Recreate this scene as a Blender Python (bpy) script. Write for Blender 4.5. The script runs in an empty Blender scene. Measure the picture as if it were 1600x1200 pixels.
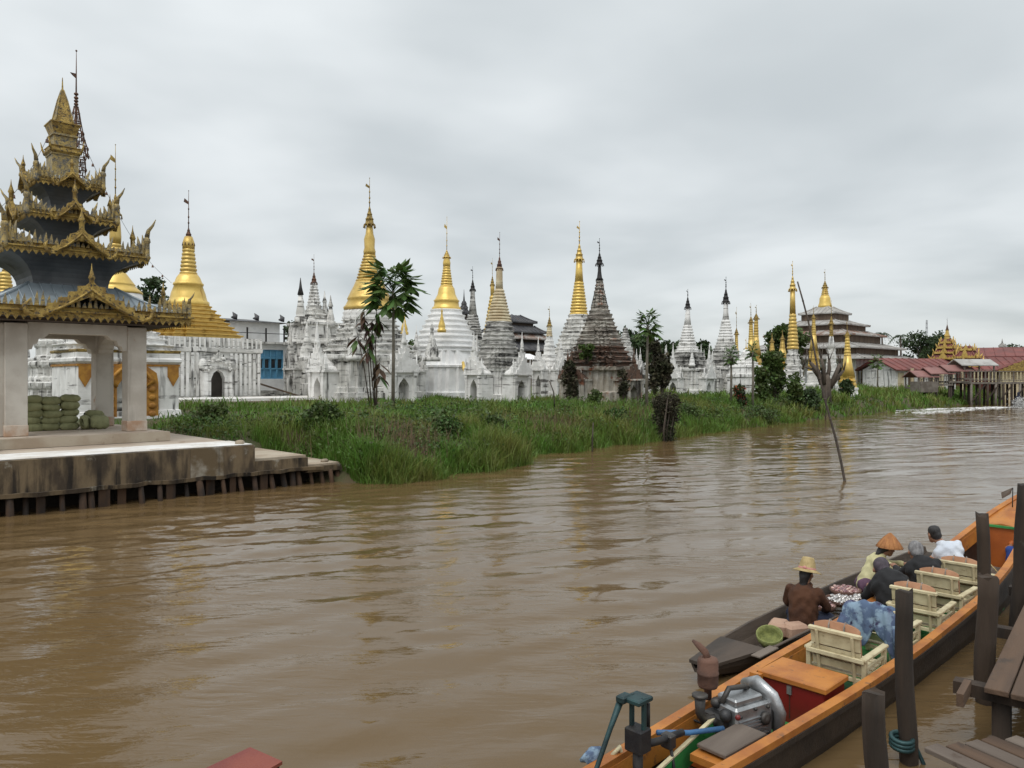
import bpy, bmesh, math, random
import numpy as np
from mathutils import Vector, Matrix

random.seed(7)
rng = np.random.default_rng(11)
scene = bpy.context.scene
col = scene.collection
PI = math.pi
R = math.radians

# ------------------------------------------------------------------ camera
CAMZ, FOC, HOR = 3.0, 1200.0, 588.0
cam_d = bpy.data.cameras.new('camera')
cam_d.sensor_width = 36.0
cam_d.lens = 36.0 * FOC / 1600.0
cam_d.shift_y = (HOR - 600.0) / 1600.0
cam_d.clip_start = 0.1
cam_d.clip_end = 3000
cam = bpy.data.objects.new('camera', cam_d)
col.objects.link(cam)
cam.location = (0, 0, CAMZ)
cam.rotation_euler = (R(90), 0, 0)
scene.camera = cam

# ------------------------------------------------------------------ light
scene.view_settings.view_transform = 'Standard'
scene.view_settings.look = 'None'
scene.view_settings.gamma = 1.0
scene.view_settings.use_curve_mapping = False
scene.view_settings.exposure = 0.12
SUN_EL, SUN_AZ = 60.0, 205.0      # azimuth clockwise from +Y (behind the camera, to the left)

world = bpy.data.worlds.new('World')
scene.world = world
world.use_nodes = True
wn = world.node_tree.nodes
wl = world.node_tree.links
wn.clear()
def wnode(t, **kw):
    n = wn.new(t)
    for k, v in kw.items(): setattr(n, k, v)
    return n
w_out = wnode('ShaderNodeOutputWorld')
w_bg = wnode('ShaderNodeBackground')
w_bg2 = wnode('ShaderNodeBackground')
w_add = wnode('ShaderNodeAddShader')
w_sky = wnode('ShaderNodeTexSky', sky_type='NISHITA')
w_sky.sun_disc = False
w_sky.sun_elevation = R(SUN_EL)
w_sky.sun_rotation = R(SUN_AZ)
w_bg2.inputs['Strength'].default_value = 0.012
wl.new(w_sky.outputs[0], w_bg2.inputs['Color'])
w_tc = wnode('ShaderNodeTexCoord')
w_sep = wnode('ShaderNodeSeparateXYZ')
wl.new(w_tc.outputs['Generated'], w_sep.inputs[0])
def wmath(op, a, b):
    m = wnode('ShaderNodeMath', operation=op)
    for i, x in enumerate((a, b)):
        if x is None: continue
        if isinstance(x, (int, float)): m.inputs[i].default_value = x
        else: wl.new(x, m.inputs[i])
    return m.outputs[0]
den = wmath('ADD', wmath('MAXIMUM', w_sep.outputs['Z'], 0.0), 0.17)
w_cx = wmath('DIVIDE', w_sep.outputs['X'], den)
w_cy = wmath('DIVIDE', w_sep.outputs['Y'], den)
w_comb = wnode('ShaderNodeCombineXYZ')
wl.new(w_cx, w_comb.inputs[0]); wl.new(w_cy, w_comb.inputs[1]); w_comb.inputs[2].default_value = 3.7
w_n1 = wnode('ShaderNodeTexNoise'); w_n1.inputs['Scale'].default_value = 0.62
w_n1.inputs['Detail'].default_value = 5; w_n1.inputs['Roughness'].default_value = 0.45
w_n1.inputs['Distortion'].default_value = 0.5
w_n2 = wnode('ShaderNodeTexNoise'); w_n2.inputs['Scale'].default_value = 1.9
w_n2.inputs['Detail'].default_value = 4; w_n2.inputs['Roughness'].default_value = 0.4
wl.new(w_comb.outputs[0], w_n1.inputs['Vector']); wl.new(w_comb.outputs[0], w_n2.inputs['Vector'])
w_mix = wmath('ADD', wmath('MULTIPLY', w_n1.outputs['Fac'], 0.72), wmath('MULTIPLY', w_n2.outputs['Fac'], 0.28))
w_ramp = wnode('ShaderNodeValToRGB')
w_ramp.color_ramp.interpolation = 'EASE'
w_ramp.color_ramp.elements[0].position = 0.34
w_ramp.color_ramp.elements[0].color = (0.50, 0.535, 0.545, 1)
w_ramp.color_ramp.elements[1].position = 0.62
w_ramp.color_ramp.elements[1].color = (0.745, 0.775, 0.78, 1)
wl.new(w_mix, w_ramp.inputs[0])
# an overcast dome: the cloud deck is brighter overhead than low down
w_str = wmath('ADD', 0.86, wmath('MULTIPLY', wmath('MAXIMUM', w_sep.outputs['Z'], 0.0), 0.5))
wl.new(w_str, w_bg.inputs['Strength'])
wl.new(w_ramp.outputs[0], w_bg.inputs['Color'])
wl.new(w_bg.outputs[0], w_add.inputs[0]); wl.new(w_bg2.outputs[0], w_add.inputs[1])
wl.new(w_add.outputs[0], w_out.inputs['Surface'])

sun_d = bpy.data.lights.new('sun', 'SUN')
sun_d.energy = 1.5
sun_d.angle = R(40)
sun_d.color = (1.0, 0.97, 0.92)
sun = bpy.data.objects.new('sun', sun_d)
col.objects.link(sun)
az = R(SUN_AZ)
sdir = Vector((math.sin(az) * math.cos(R(SUN_EL)), math.cos(az) * math.cos(R(SUN_EL)), math.sin(R(SUN_EL))))
sun.rotation_euler = sdir.to_track_quat('Z', 'Y').to_euler()

# ------------------------------------------------------------------ frames
RIV = 44.0
ROT = R(RIV)
UX, UY = math.cos(ROT), math.sin(ROT)
def W(s, n, z=0.0):
    """river frame: s along the channel, n across it towards the temple"""
    return Vector((UX * s - UY * n, UY * s + UX * n, z))
def at(px, Z, z=0.0):
    return Vector(((px - 800.0) / FOC * Z, Z, z))
def hz(y, Z):
    return CAMZ + (HOR - y) / FOC * Z
def SN(p):
    return UX * p[0] + UY * p[1], -UY * p[0] + UX * p[1]

# ------------------------------------------------------------------ materials
MATS = {}
def pm(name, c1, c2=None, rough=0.8, metal=0.0, scale=2.0, streak=None, spots=None, bump=0.25, bscale=25.0,
       band=None, spec=0.5, stretch=(1, 1, 1), island=0.0, detail=5.0, lo=0.35, hi=0.65, trans=0.0, bdist=0.02):
    """procedural principled material. streak=(colour, threshold, scale): run-down stains; spots: blotches;
    band=(colour, threshold, zscale): stains along ledges; island: value jitter for each loose piece"""
    m = bpy.data.materials.new(name)
    m.use_nodes = True
    nt = m.node_tree; N = nt.nodes; L = nt.links
    b = N['Principled BSDF']
    b.inputs['Roughness'].default_value = rough
    b.inputs['Metallic'].default_value = metal
    b.inputs['Specular IOR Level'].default_value = spec
    tc = N.new('ShaderNodeTexCoord')
    oi = N.new('ShaderNodeObjectInfo')
    off = N.new('ShaderNodeVectorMath'); off.operation = 'SCALE'
    off.inputs[0].default_value = (17.3, 9.1, 5.7)
    L.new(oi.outputs['Random'], off.inputs['Scale'])
    base = N.new('ShaderNodeVectorMath'); base.operation = 'ADD'
    L.new(tc.outputs['Object'], base.inputs[0]); L.new(off.outputs[0], base.inputs[1])
    def noise(sc, st=(1, 1, 1), det=5.0, ro=0.55):
        mp = N.new('ShaderNodeMapping'); mp.inputs['Scale'].default_value = st
        L.new(base.outputs[0], mp.inputs['Vector'])
        n = N.new('ShaderNodeTexNoise'); n.inputs['Scale'].default_value = sc
        n.inputs['Detail'].default_value = det; n.inputs['Roughness'].default_value = ro
        L.new(mp.outputs[0], n.inputs['Vector'])
        return n.outputs['Fac']
    def ramp(f, a, c):
        r = N.new('ShaderNodeMapRange'); r.interpolation_type = 'SMOOTHSTEP'
        r.inputs['From Min'].default_value = a; r.inputs['From Max'].default_value = c
        L.new(f, r.inputs['Value']); return r.outputs[0]
    def mix(fac, a, c):
        mx = N.new('ShaderNodeMix'); mx.data_type = 'RGBA'
        L.new(fac, mx.inputs['Factor'])
        for sock, x in ((mx.inputs[6], a), (mx.inputs[7], c)):
            if isinstance(x, tuple): sock.default_value = (*x, 1)
            else: L.new(x, sock)
        return mx.outputs[2]
    def mul(a, c):
        mm = N.new('ShaderNodeMath'); mm.operation = 'MULTIPLY'
        L.new(a, mm.inputs[0])
        if isinstance(c, float): mm.inputs[1].default_value = c
        else: L.new(c, mm.inputs[1])
        return mm.outputs[0]
    colr = mix(ramp(noise(scale, stretch, detail), lo, hi), c1, c2 or tuple(x * 0.75 for x in c1))
    if spots:
        c, th, sc = spots
        colr = mix(ramp(noise(sc, (1, 1, 1), 7.0, 0.65), th, th + 0.1), colr, c)
    if streak:
        c, th, sc = streak
        k = mul(ramp(noise(sc, (1, 1, 0.09), 5.0, 0.6), th, th + 0.14), ramp(noise(sc * 0.22, (1, 1, 0.8), 4.0), 0.36, 0.6))
        colr = mix(k, colr, c)
    if band:
        c, th, sc = band
        k = mul(ramp(noise(1.1, (0.35, 0.35, sc), 4.0, 0.6), th, th + 0.12), ramp(noise(1.7, (1, 1, 1), 4.0), 0.38, 0.58))
        colr = mix(k, colr, c)
    if island:
        ge = N.new('ShaderNodeNewGeometry')
        hs = N.new('ShaderNodeHueSaturation')
        r = N.new('ShaderNodeMapRange'); r.inputs['To Min'].default_value = 1 - island; r.inputs['To Max'].default_value = 1 + island
        L.new(ge.outputs['Random Per Island'], r.inputs['Value']); L.new(r.outputs[0], hs.inputs['Value'])
        r2 = N.new('ShaderNodeMapRange'); r2.inputs['To Min'].default_value = 0.5 - island * 0.07; r2.inputs['To Max'].default_value = 0.5 + island * 0.03
        L.new(ge.outputs['Random Per Island'], r2.inputs['Value']); L.new(r2.outputs[0], hs.inputs['Hue'])
        L.new(colr, hs.inputs['Color']); colr = hs.outputs[0]
    L.new(colr, b.inputs['Base Color'])
    if trans:
        tr = N.new('ShaderNodeBsdfTranslucent'); L.new(colr, tr.inputs['Color'])
        ms = N.new('ShaderNodeMixShader'); ms.inputs[0].default_value = trans
        L.new(b.outputs[0], ms.inputs[1]); L.new(tr.outputs[0], ms.inputs[2])
        L.new(ms.outputs[0], N['Material Output'].inputs['Surface'])
    if bump:
        bn = N.new('ShaderNodeBump'); bn.inputs['Strength'].default_value = bump; bn.inputs['Distance'].default_value = bdist
        L.new(noise(bscale, stretch, 6.0, 0.65), bn.inputs['Height'])
        L.new(bn.outputs[0], b.inputs['Normal'])
    MATS[name] = m
    return m

DIRT = (0.045, 0.043, 0.04)
pm('plaster_clean', (0.86, 0.86, 0.855), (0.76, 0.76, 0.755), 0.85, streak=((0.40, 0.40, 0.39), 0.64, 2.4), bump=0.15)
pm('plaster_white', (0.83, 0.82, 0.80), (0.70, 0.69, 0.665), 0.9, streak=((0.10, 0.098, 0.092), 0.535, 3.6), band=((0.12, 0.112, 0.104), 0.545, 4.2), bump=0.3)
pm('plaster_old', (0.76, 0.75, 0.72), (0.55, 0.54, 0.51), 0.95, scale=1.4, streak=(DIRT, 0.50, 3.8), band=((0.055, 0.052, 0.048), 0.505, 4.6), spots=((0.10, 0.096, 0.09), 0.60, 4.0), bump=0.45)
pm('plaster_grey', (0.55, 0.54, 0.51), (0.34, 0.33, 0.31), 0.95, scale=1.6, streak=(DIRT, 0.50, 2.6), band=(DIRT, 0.48, 3.6), bump=0.5)
pm('plaster_cream', (0.66, 0.58, 0.40), (0.50, 0.40, 0.25), 0.8, scale=1.5, band=((0.24, 0.16, 0.08), 0.54, 5.0), bump=0.25)
pm('brick_ruin', (0.15, 0.082, 0.055), (0.085, 0.06, 0.045), 0.95, scale=2.2, spots=((0.36, 0.33, 0.29), 0.56, 2.2), streak=((0.045, 0.04, 0.034), 0.50, 2.6), bump=0.9, bscale=9.0, bdist=0.08)
pm('stone_ruin', (0.42, 0.395, 0.35), (0.24, 0.21, 0.18), 0.95, scale=2.0, spots=((0.24, 0.105, 0.06), 0.57, 1.6), band=((0.07, 0.06, 0.05), 0.51, 4.5), bump=0.8, bscale=10.0, bdist=0.06)
pm('ruin_plaster', (0.55, 0.52, 0.46), (0.36, 0.32, 0.26), 0.95, scale=1.6, spots=((0.27, 0.11, 0.06), 0.54, 1.1), streak=((0.06, 0.052, 0.045), 0.52, 2.0), bump=0.7, bdist=0.05)
pm('gold', (0.66, 0.47, 0.14), (0.54, 0.36, 0.09), 0.40, 0.40, scale=2.5, streak=((0.24, 0.13, 0.02), 0.56, 2.2), bump=0.12, spec=0.6)
pm('gold_bright', (0.76, 0.54, 0.15), (0.66, 0.45, 0.11), 0.38, 0.36, scale=2.0, streak=((0.38, 0.2, 0.03), 0.60, 2.0), bump=0.1, spec=0.6)
pm('gold_old', (0.46, 0.32, 0.085), (0.24, 0.155, 0.042), 0.45, 0.4, scale=6.0, spots=((0.07, 0.058, 0.042), 0.52, 13.0), bump=1.0, bscale=32, bdist=0.035)
pm('gold_tarnish', (0.46, 0.34, 0.12), (0.25, 0.21, 0.13), 0.5, 0.4, scale=7.0, spots=((0.11, 0.115, 0.12), 0.52, 12.0), bump=1.0, bscale=32, bdist=0.035)
pm('ochre_paint', (0.45, 0.22, 0.03), (0.30, 0.13, 0.02), 0.6, 0.1, scale=4.0, bump=0.3)
pm('rust_iron', (0.17, 0.085, 0.05), (0.08, 0.05, 0.04), 0.7, 0.4, scale=8.0)
pm('black_iron', (0.025, 0.025, 0.028), (0.045, 0.042, 0.04), 0.6, 0.5, scale=8.0)
pm('dark_metal', (0.075, 0.08, 0.086), (0.125, 0.13, 0.136), 0.5, 0.55, scale=1.4, bump=0.15, streak=((0.03, 0.028, 0.026), 0.56, 1.5))
pm('roof_metal', (0.34, 0.395, 0.43), (0.25, 0.285, 0.31), 0.45, 0.45, scale=1.4, streak=((0.12, 0.115, 0.11), 0.56, 1.8), bump=0.1)
pm('roof_grey', (0.43, 0.42, 0.40), (0.32, 0.305, 0.285), 0.65, 0.15, scale=0.8, streak=((0.12, 0.085, 0.065), 0.54, 1.0), bump=0.2)
pm('roof_rusty', (0.40, 0.38, 0.355), (0.25, 0.15, 0.11), 0.65, 0.15, scale=0.5, lo=0.45, hi=0.6, streak=((0.12, 0.05, 0.035), 0.53, 0.9), bump=0.2)
pm('roof_dark', (0.06, 0.06, 0.066), (0.10, 0.098, 0.10), 0.6, 0.2, scale=0.8, streak=((0.14, 0.08, 0.05), 0.60, 1.0), bump=0.2)
pm('roof_red', (0.20, 0.055, 0.045), (0.135, 0.042, 0.036), 0.6, 0.05, scale=0.7, streak=((0.12, 0.04, 0.03), 0.55, 1.2), bump=0.2)
pm('roof_pink', (0.27, 0.13, 0.115), (0.20, 0.10, 0.09), 0.65, 0.05, scale=0.7, streak=((0.16, 0.08, 0.07), 0.56, 1.2), bump=0.2)
pm('wood_dark', (0.062, 0.042, 0.029), (0.034, 0.025, 0.019), 0.85, scale=3.0, stretch=(1, 1, 0.15), bump=0.6, bscale=18)
pm('wood_wall', (0.15, 0.105, 0.072), (0.09, 0.062, 0.044), 0.85, scale=2.0, stretch=(1, 1, 0.2), bump=0.4, bscale=14)
pm('wood_red', (0.13, 0.03, 0.022), (0.08, 0.022, 0.018), 0.7, scale=2.0, bump=0.3)
pm('wood_grey', (0.20, 0.175, 0.15), (0.12, 0.10, 0.082), 0.9, scale=2.0, bump=0.4)
pm('pillar_plaster', (0.57, 0.53, 0.47), (0.44, 0.395, 0.34), 0.9, scale=1.3, spots=((0.40, 0.25, 0.16), 0.62, 1.2), streak=((0.28, 0.25, 0.21), 0.56, 1.6), bump=0.25)
pm('pillar_base', (0.42, 0.27, 0.18), (0.54, 0.46, 0.38), 0.9, scale=3.0, bump=0.4)
pm('concrete_floor', (0.50, 0.43, 0.35), (0.40, 0.32, 0.25), 0.85, scale=0.9, spots=((0.30, 0.22, 0.16), 0.60, 1.6), bump=0.25)
pm('concrete_step', (0.42, 0.36, 0.28), (0.33, 0.26, 0.19), 0.9, scale=1.2, spots=((0.20, 0.14, 0.09), 0.60, 2.0), bump=0.3)
pm('whitewash', (0.78, 0.775, 0.76), (0.60, 0.56, 0.51), 0.8, scale=1.1, spots=((0.47, 0.40, 0.33), 0.58, 2.6), bump=0.2)
pm('wall_stain', (0.18, 0.13, 0.075), (0.055, 0.039, 0.025), 0.9, scale=2.2, stretch=(1, 1, 0.35), lo=0.40, hi=0.62, spots=((0.31, 0.285, 0.23), 0.60, 1.5), streak=((0.018, 0.013, 0.009), 0.46, 3.6), bump=0.8)
pm('wall_stain_light', (0.34, 0.31, 0.255), (0.13, 0.092, 0.05), 0.9, scale=1.3, lo=0.42, hi=0.58, streak=((0.04, 0.03, 0.02), 0.48, 2.0), bump=0.5)
pm('pile_wood', (0.060, 0.032, 0.015), (0.016, 0.011, 0.008), 0.9, scale=3.0, stretch=(1, 1, 0.25), bump=0.7, bscale=12, island=0.3)
pm('mud', (0.035, 0.025, 0.016), (0.02, 0.014, 0.009), 0.95, scale=1.5, bump=0.6)
pm('soil_grass', (0.050, 0.066, 0.020), (0.095, 0.068, 0.036), 0.95, scale=0.35, bump=0.8, bscale=6, bdist=0.1)
pm('paving_tan', (0.36, 0.29, 0.22), (0.27, 0.20, 0.145), 0.9, scale=1.0, bump=0.4)
pm('sack', (0.29, 0.295, 0.15), (0.215, 0.22, 0.105), 0.8, scale=5, bump=0.5, bscale=60)
pm('blue_paint', (0.15, 0.40, 0.60), (0.12, 0.32, 0.48), 0.6, scale=2.0, streak=((0.06, 0.13, 0.18), 0.6, 3.0))
pm('glass_dark', (0.02, 0.024, 0.028), (0.035, 0.04, 0.045), 0.15, bump=0)
pm('interior_dark', (0.035, 0.03, 0.026), (0.05, 0.042, 0.035), 0.9, bump=0)
pm('cream_paint', (0.60, 0.53, 0.34), (0.47, 0.40, 0.245), 0.6, scale=7.0, spots=((0.27, 0.21, 0.13), 0.60, 14.0), bump=0.25, bscale=20)
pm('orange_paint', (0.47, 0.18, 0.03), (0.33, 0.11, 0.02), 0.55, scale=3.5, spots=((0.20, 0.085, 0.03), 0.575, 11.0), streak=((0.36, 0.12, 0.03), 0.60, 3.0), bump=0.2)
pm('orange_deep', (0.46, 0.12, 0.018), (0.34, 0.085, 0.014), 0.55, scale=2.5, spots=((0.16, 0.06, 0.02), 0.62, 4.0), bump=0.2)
pm('green_paint', (0.035, 0.26, 0.06), (0.025, 0.17, 0.045), 0.5, scale=2.5, spots=((0.07, 0.11, 0.05), 0.62, 4.0), bump=0.2)
pm('hull_dark', (0.022, 0.016, 0.013), (0.042, 0.029, 0.021), 0.55, scale=3.0, bump=0.3)
pm('box_red', (0.19, 0.014, 0.012), (0.13, 0.012, 0.011), 0.4, scale=2.0, spots=((0.08, 0.02, 0.016), 0.66, 5.0), bump=0.1)
pm('red_paint', (0.22, 0.055, 0.035), (0.16, 0.035, 0.028), 0.6, scale=3.0, bump=0.2)
pm('engine_metal', (0.50, 0.51, 0.52), (0.32, 0.33, 0.335), 0.38, 0.8, scale=6.0, spots=((0.10, 0.08, 0.06), 0.62, 6.0), bump=0.25)
pm('engine_dark', (0.05, 0.05, 0.052), (0.09, 0.08, 0.07), 0.5, 0.6, scale=6.0)
pm('rust', (0.16, 0.085, 0.06), (0.09, 0.052, 0.04), 0.85, 0.2, scale=5.0, bump=0.5)
pm('teal_iron', (0.03, 0.075, 0.078), (0.018, 0.035, 0.038), 0.5, 0.4, scale=5.0, bump=0.2)
pm('blue_pipe', (0.04, 0.14, 0.30), (0.035, 0.10, 0.22), 0.45, scale=4.0)
pm('plank_grey', (0.185, 0.15, 0.122), (0.10, 0.076, 0.06), 0.85, scale=2.5, stretch=(0.12, 1, 1), bump=0.6, bscale=20, spots=((0.08, 0.055, 0.04), 0.62, 3.0))
pm('plank_brown', (0.115, 0.068, 0.040), (0.058, 0.036, 0.024), 0.8, scale=2.5, stretch=(0.12, 1, 1), bump=0.6, bscale=20, streak=((0.05, 0.035, 0.026), 0.58, 3.0))
pm('post_wood', (0.048, 0.031, 0.020), (0.016, 0.012, 0.009), 0.9, scale=3.5, stretch=(1, 1, 0.12), bump=0.8, bscale=16, spots=((0.075, 0.072, 0.055), 0.64, 4.0))
pm('sampan_wood', (0.078, 0.056, 0.041), (0.036, 0.028, 0.022), 0.8, scale=3.0, stretch=(0.2, 1, 1), bump=0.5, bscale=16, spots=((0.19, 0.15, 0.12), 0.64, 2.5))
pm('skin', (0.30, 0.15, 0.09), (0.25, 0.12, 0.07), 0.55, scale=6.0, bump=0.05)
pm('hair_black', (0.012, 0.010, 0.010), (0.02, 0.018, 0.018), 0.5, scale=30, stretch=(1, 1, 0.2), bump=0.6, bscale=80)
pm('hair_grey', (0.24, 0.235, 0.235), (0.13, 0.125, 0.13), 0.6, scale=30, stretch=(1, 1, 0.2), bump=0.6, bscale=80)
pm('hair_purple', (0.075, 0.055, 0.075), (0.045, 0.036, 0.045), 0.6, scale=30, stretch=(1, 1, 0.2), bump=0.6, bscale=80)
pm('cloth_brown', (0.080, 0.030, 0.012), (0.050, 0.019, 0.009), 0.9, scale=4, bump=0.5, bscale=18)
pm('cloth_cream', (0.56, 0.52, 0.30), (0.46, 0.42, 0.23), 0.9, scale=4, bump=0.5, bscale=18)
pm('cloth_black', (0.009, 0.009, 0.010), (0.015, 0.015, 0.017), 0.85, scale=4, bump=0.5, bscale=18)
pm('cloth_white', (0.66, 0.70, 0.76), (0.54, 0.58, 0.65), 0.9, scale=4, bump=0.5, bscale=18)
pm('cloth_navy', (0.018, 0.024, 0.05), (0.012, 0.015, 0.03), 0.9, scale=4, bump=0.4, bscale=18)
pm('cloth_blue', (0.03, 0.07, 0.30), (0.02, 0.05, 0.2), 0.9, scale=4, bump=0.4, bscale=18)
pm('cloth_plum', (0.12, 0.06, 0.10), (0.08, 0.04, 0.07), 0.9, scale=4, bump=0.4, bscale=18)
pm('cloth_pattern', (0.22, 0.31, 0.40), (0.08, 0.12, 0.20), 0.9, scale=7, lo=0.45, hi=0.55, spots=((0.025, 0.02, 0.06), 0.55, 6.0), streak=((0.05, 0.02, 0.07), 0.52, 5.0), bump=0.5, bscale=14)
pm('cushion', (0.42, 0.22, 0.125), (0.33, 0.165, 0.09), 0.85, scale=5, bump=0.3, bscale=30)
pm('cushion_grey', (0.30, 0.26, 0.22), (0.2, 0.17, 0.15), 0.85, scale=5, bump=0.3, bscale=30)
pm('straw', (0.46, 0.35, 0.17), (0.34, 0.25, 0.11), 0.85, scale=14, bump=0.6, bscale=50)
pm('straw_orange', (0.43, 0.19, 0.065), (0.30, 0.125, 0.045), 0.8, scale=14, bump=0.5, bscale=50)
pm('ribbon_pink', (0.5, 0.22, 0.2), None, 0.8, bump=0)
pm('basket_green', (0.25, 0.27, 0.09), (0.16, 0.18, 0.06), 0.85, scale=18, bump=0.7, bscale=40)
pm('paper_tan', (0.42, 0.27, 0.19), (0.34, 0.21, 0.15), 0.8, scale=4, bump=0.3)
pm('silver', (0.65, 0.63, 0.60), (0.45, 0.42, 0.40), 0.25, 0.9, scale=20, bump=0.3, island=0.3)
pm('trinket', (0.42, 0.30, 0.26), (0.28, 0.14, 0.13), 0.35, 0.3, scale=25, lo=0.45, hi=0.55, island=0.6, bump=0)
pm('leaf_papaya', (0.055, 0.115, 0.024), (0.085, 0.155, 0.035), 0.5, scale=1.5, island=0.45, bump=0, trans=0.25)
pm('leaf_dark', (0.030, 0.055, 0.018), (0.045, 0.078, 0.024), 0.55, scale=0.6, island=0.5, bump=0, trans=0.2)
pm('leaf_mid', (0.055, 0.095, 0.022), (0.085, 0.13, 0.032), 0.55, scale=0.8, island=0.5, bump=0, trans=0.25)
pm('leaf_brown', (0.10, 0.052, 0.028), (0.065, 0.042, 0.022), 0.75, scale=1.2, island=0.5, bump=0, trans=0.15)
pm('leaf_dead', (0.06, 0.048, 0.027), (0.04, 0.048, 0.02), 0.85, scale=2.0, island=0.5, bump=0)
pm('flower_red', (0.30, 0.08, 0.03), (0.22, 0.05, 0.02), 0.7, scale=3, island=0.4, bump=0)
pm('grass_blade', (0.092, 0.19, 0.024), (0.185, 0.20, 0.048), 0.6, scale=0.45, lo=0.40, hi=0.70, island=0.45, bump=0, trans=0.3)
pm('weed_leaf', (0.05, 0.105, 0.022), (0.09, 0.13, 0.035), 0.6, scale=0.6, island=0.5, bump=0, trans=0.25)
pm('dry_stalk', (0.17, 0.115, 0.065), (0.11, 0.075, 0.045), 0.8, scale=3.0, island=0.4, bump=0)
pm('bark', (0.115, 0.09, 0.07), (0.065, 0.05, 0.04), 0.9, scale=4.0, stretch=(1, 1, 0.3), bump=0.7, bscale=14)
pm('bark_pale', (0.24, 0.21, 0.17), (0.16, 0.14, 0.11), 0.9, scale=4.0, stretch=(1, 1, 0.8), bump=0.5, bscale=14)
pm('bamboo', (0.075, 0.055, 0.04), (0.045, 0.035, 0.028), 0.7, scale=5.0, bump=0.3)
pm('foam', (0.75, 0.75, 0.74), (0.6, 0.59, 0.57), 0.7, scale=3.0, bump=0.4)
pm('wire_grey', (0.14, 0.14, 0.15), None, 0.6, 0.3, bump=0)
pm('lead_stone', (0.36, 0.30, 0.22), (0.25, 0.2, 0.15), 0.9, bump=0.4)

# muddy river water
def water_mat():
    m = bpy.data.materials.new('river_water'); m.use_nodes = True
    nt = m.node_tree; N = nt.nodes; L = nt.links
    b = N['Principled BSDF']
    tc = N.new('ShaderNodeTexCoord')
    mp = N.new('ShaderNodeMapping'); mp.inputs['Rotation'].default_value = (0, 0, R(-16)); mp.inputs['Scale'].default_value = (0.45, 1.5, 1)
    L.new(tc.outputs['Object'], mp.inputs['Vector'])
    n0 = N.new('ShaderNodeTexNoise'); n0.inputs['Scale'].default_value = 0.16; n0.inputs['Detail'].default_value = 3
    L.new(tc.outputs['Object'], n0.inputs['Vector'])
    mx = N.new('ShaderNodeMix'); mx.data_type = 'RGBA'
    L.new(n0.outputs['Fac'], mx.inputs['Factor'])
    mx.inputs[6].default_value = (0.112, 0.070, 0.030, 1); mx.inputs[7].default_value = (0.140, 0.092, 0.044, 1)
    L.new(mx.outputs[2], b.inputs['Base Color'])
    b.inputs['Roughness'].default_value = 0.06
    b.inputs['IOR'].default_value = 1.33
    b.inputs['Specular IOR Level'].default_value = 0.5
    n1 = N.new('ShaderNodeTexNoise'); n1.inputs['Scale'].default_value = 5.0; n1.inputs['Detail'].default_value = 4; n1.inputs['Roughness'].default_value = 0.5
    n1.inputs['Distortion'].default_value = 0.4
    L.new(mp.outputs[0], n1.inputs['Vector'])
    n2 = N.new('ShaderNodeTexNoise'); n2.inputs['Scale'].default_value = 0.35; n2.inputs['Detail'].default_value = 2
    L.new(tc.outputs['Object'], n2.inputs['Vector'])
    rg = N.new('ShaderNodeMapRange'); rg.inputs['From Min'].default_value = 0.38; rg.inputs['From Max'].default_value = 0.62
    rg.inputs['To Min'].default_value = 0.15; rg.inputs['To Max'].default_value = 1.0
    L.new(n2.outputs['Fac'], rg.inputs['Value'])
    mu = N.new('ShaderNodeMath'); mu.operation = 'MULTIPLY'
    L.new(n1.outputs['Fac'], mu.inputs[0]); L.new(rg.outputs[0], mu.inputs[1])
    bp = N.new('ShaderNodeBump'); bp.inputs['Strength'].default_value = 0.42; bp.inputs['Distance'].default_value = 0.04
    L.new(mu.outputs[0], bp.inputs['Height']); L.new(bp.outputs[0], b.inputs['Normal'])
    MATS['river_water'] = m
water_mat()

# ------------------------------------------------------------------ mesh helpers
def smooth01(x):
    x = max(0.0, min(1.0, x)); return x * x * (3 - 2 * x)

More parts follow.
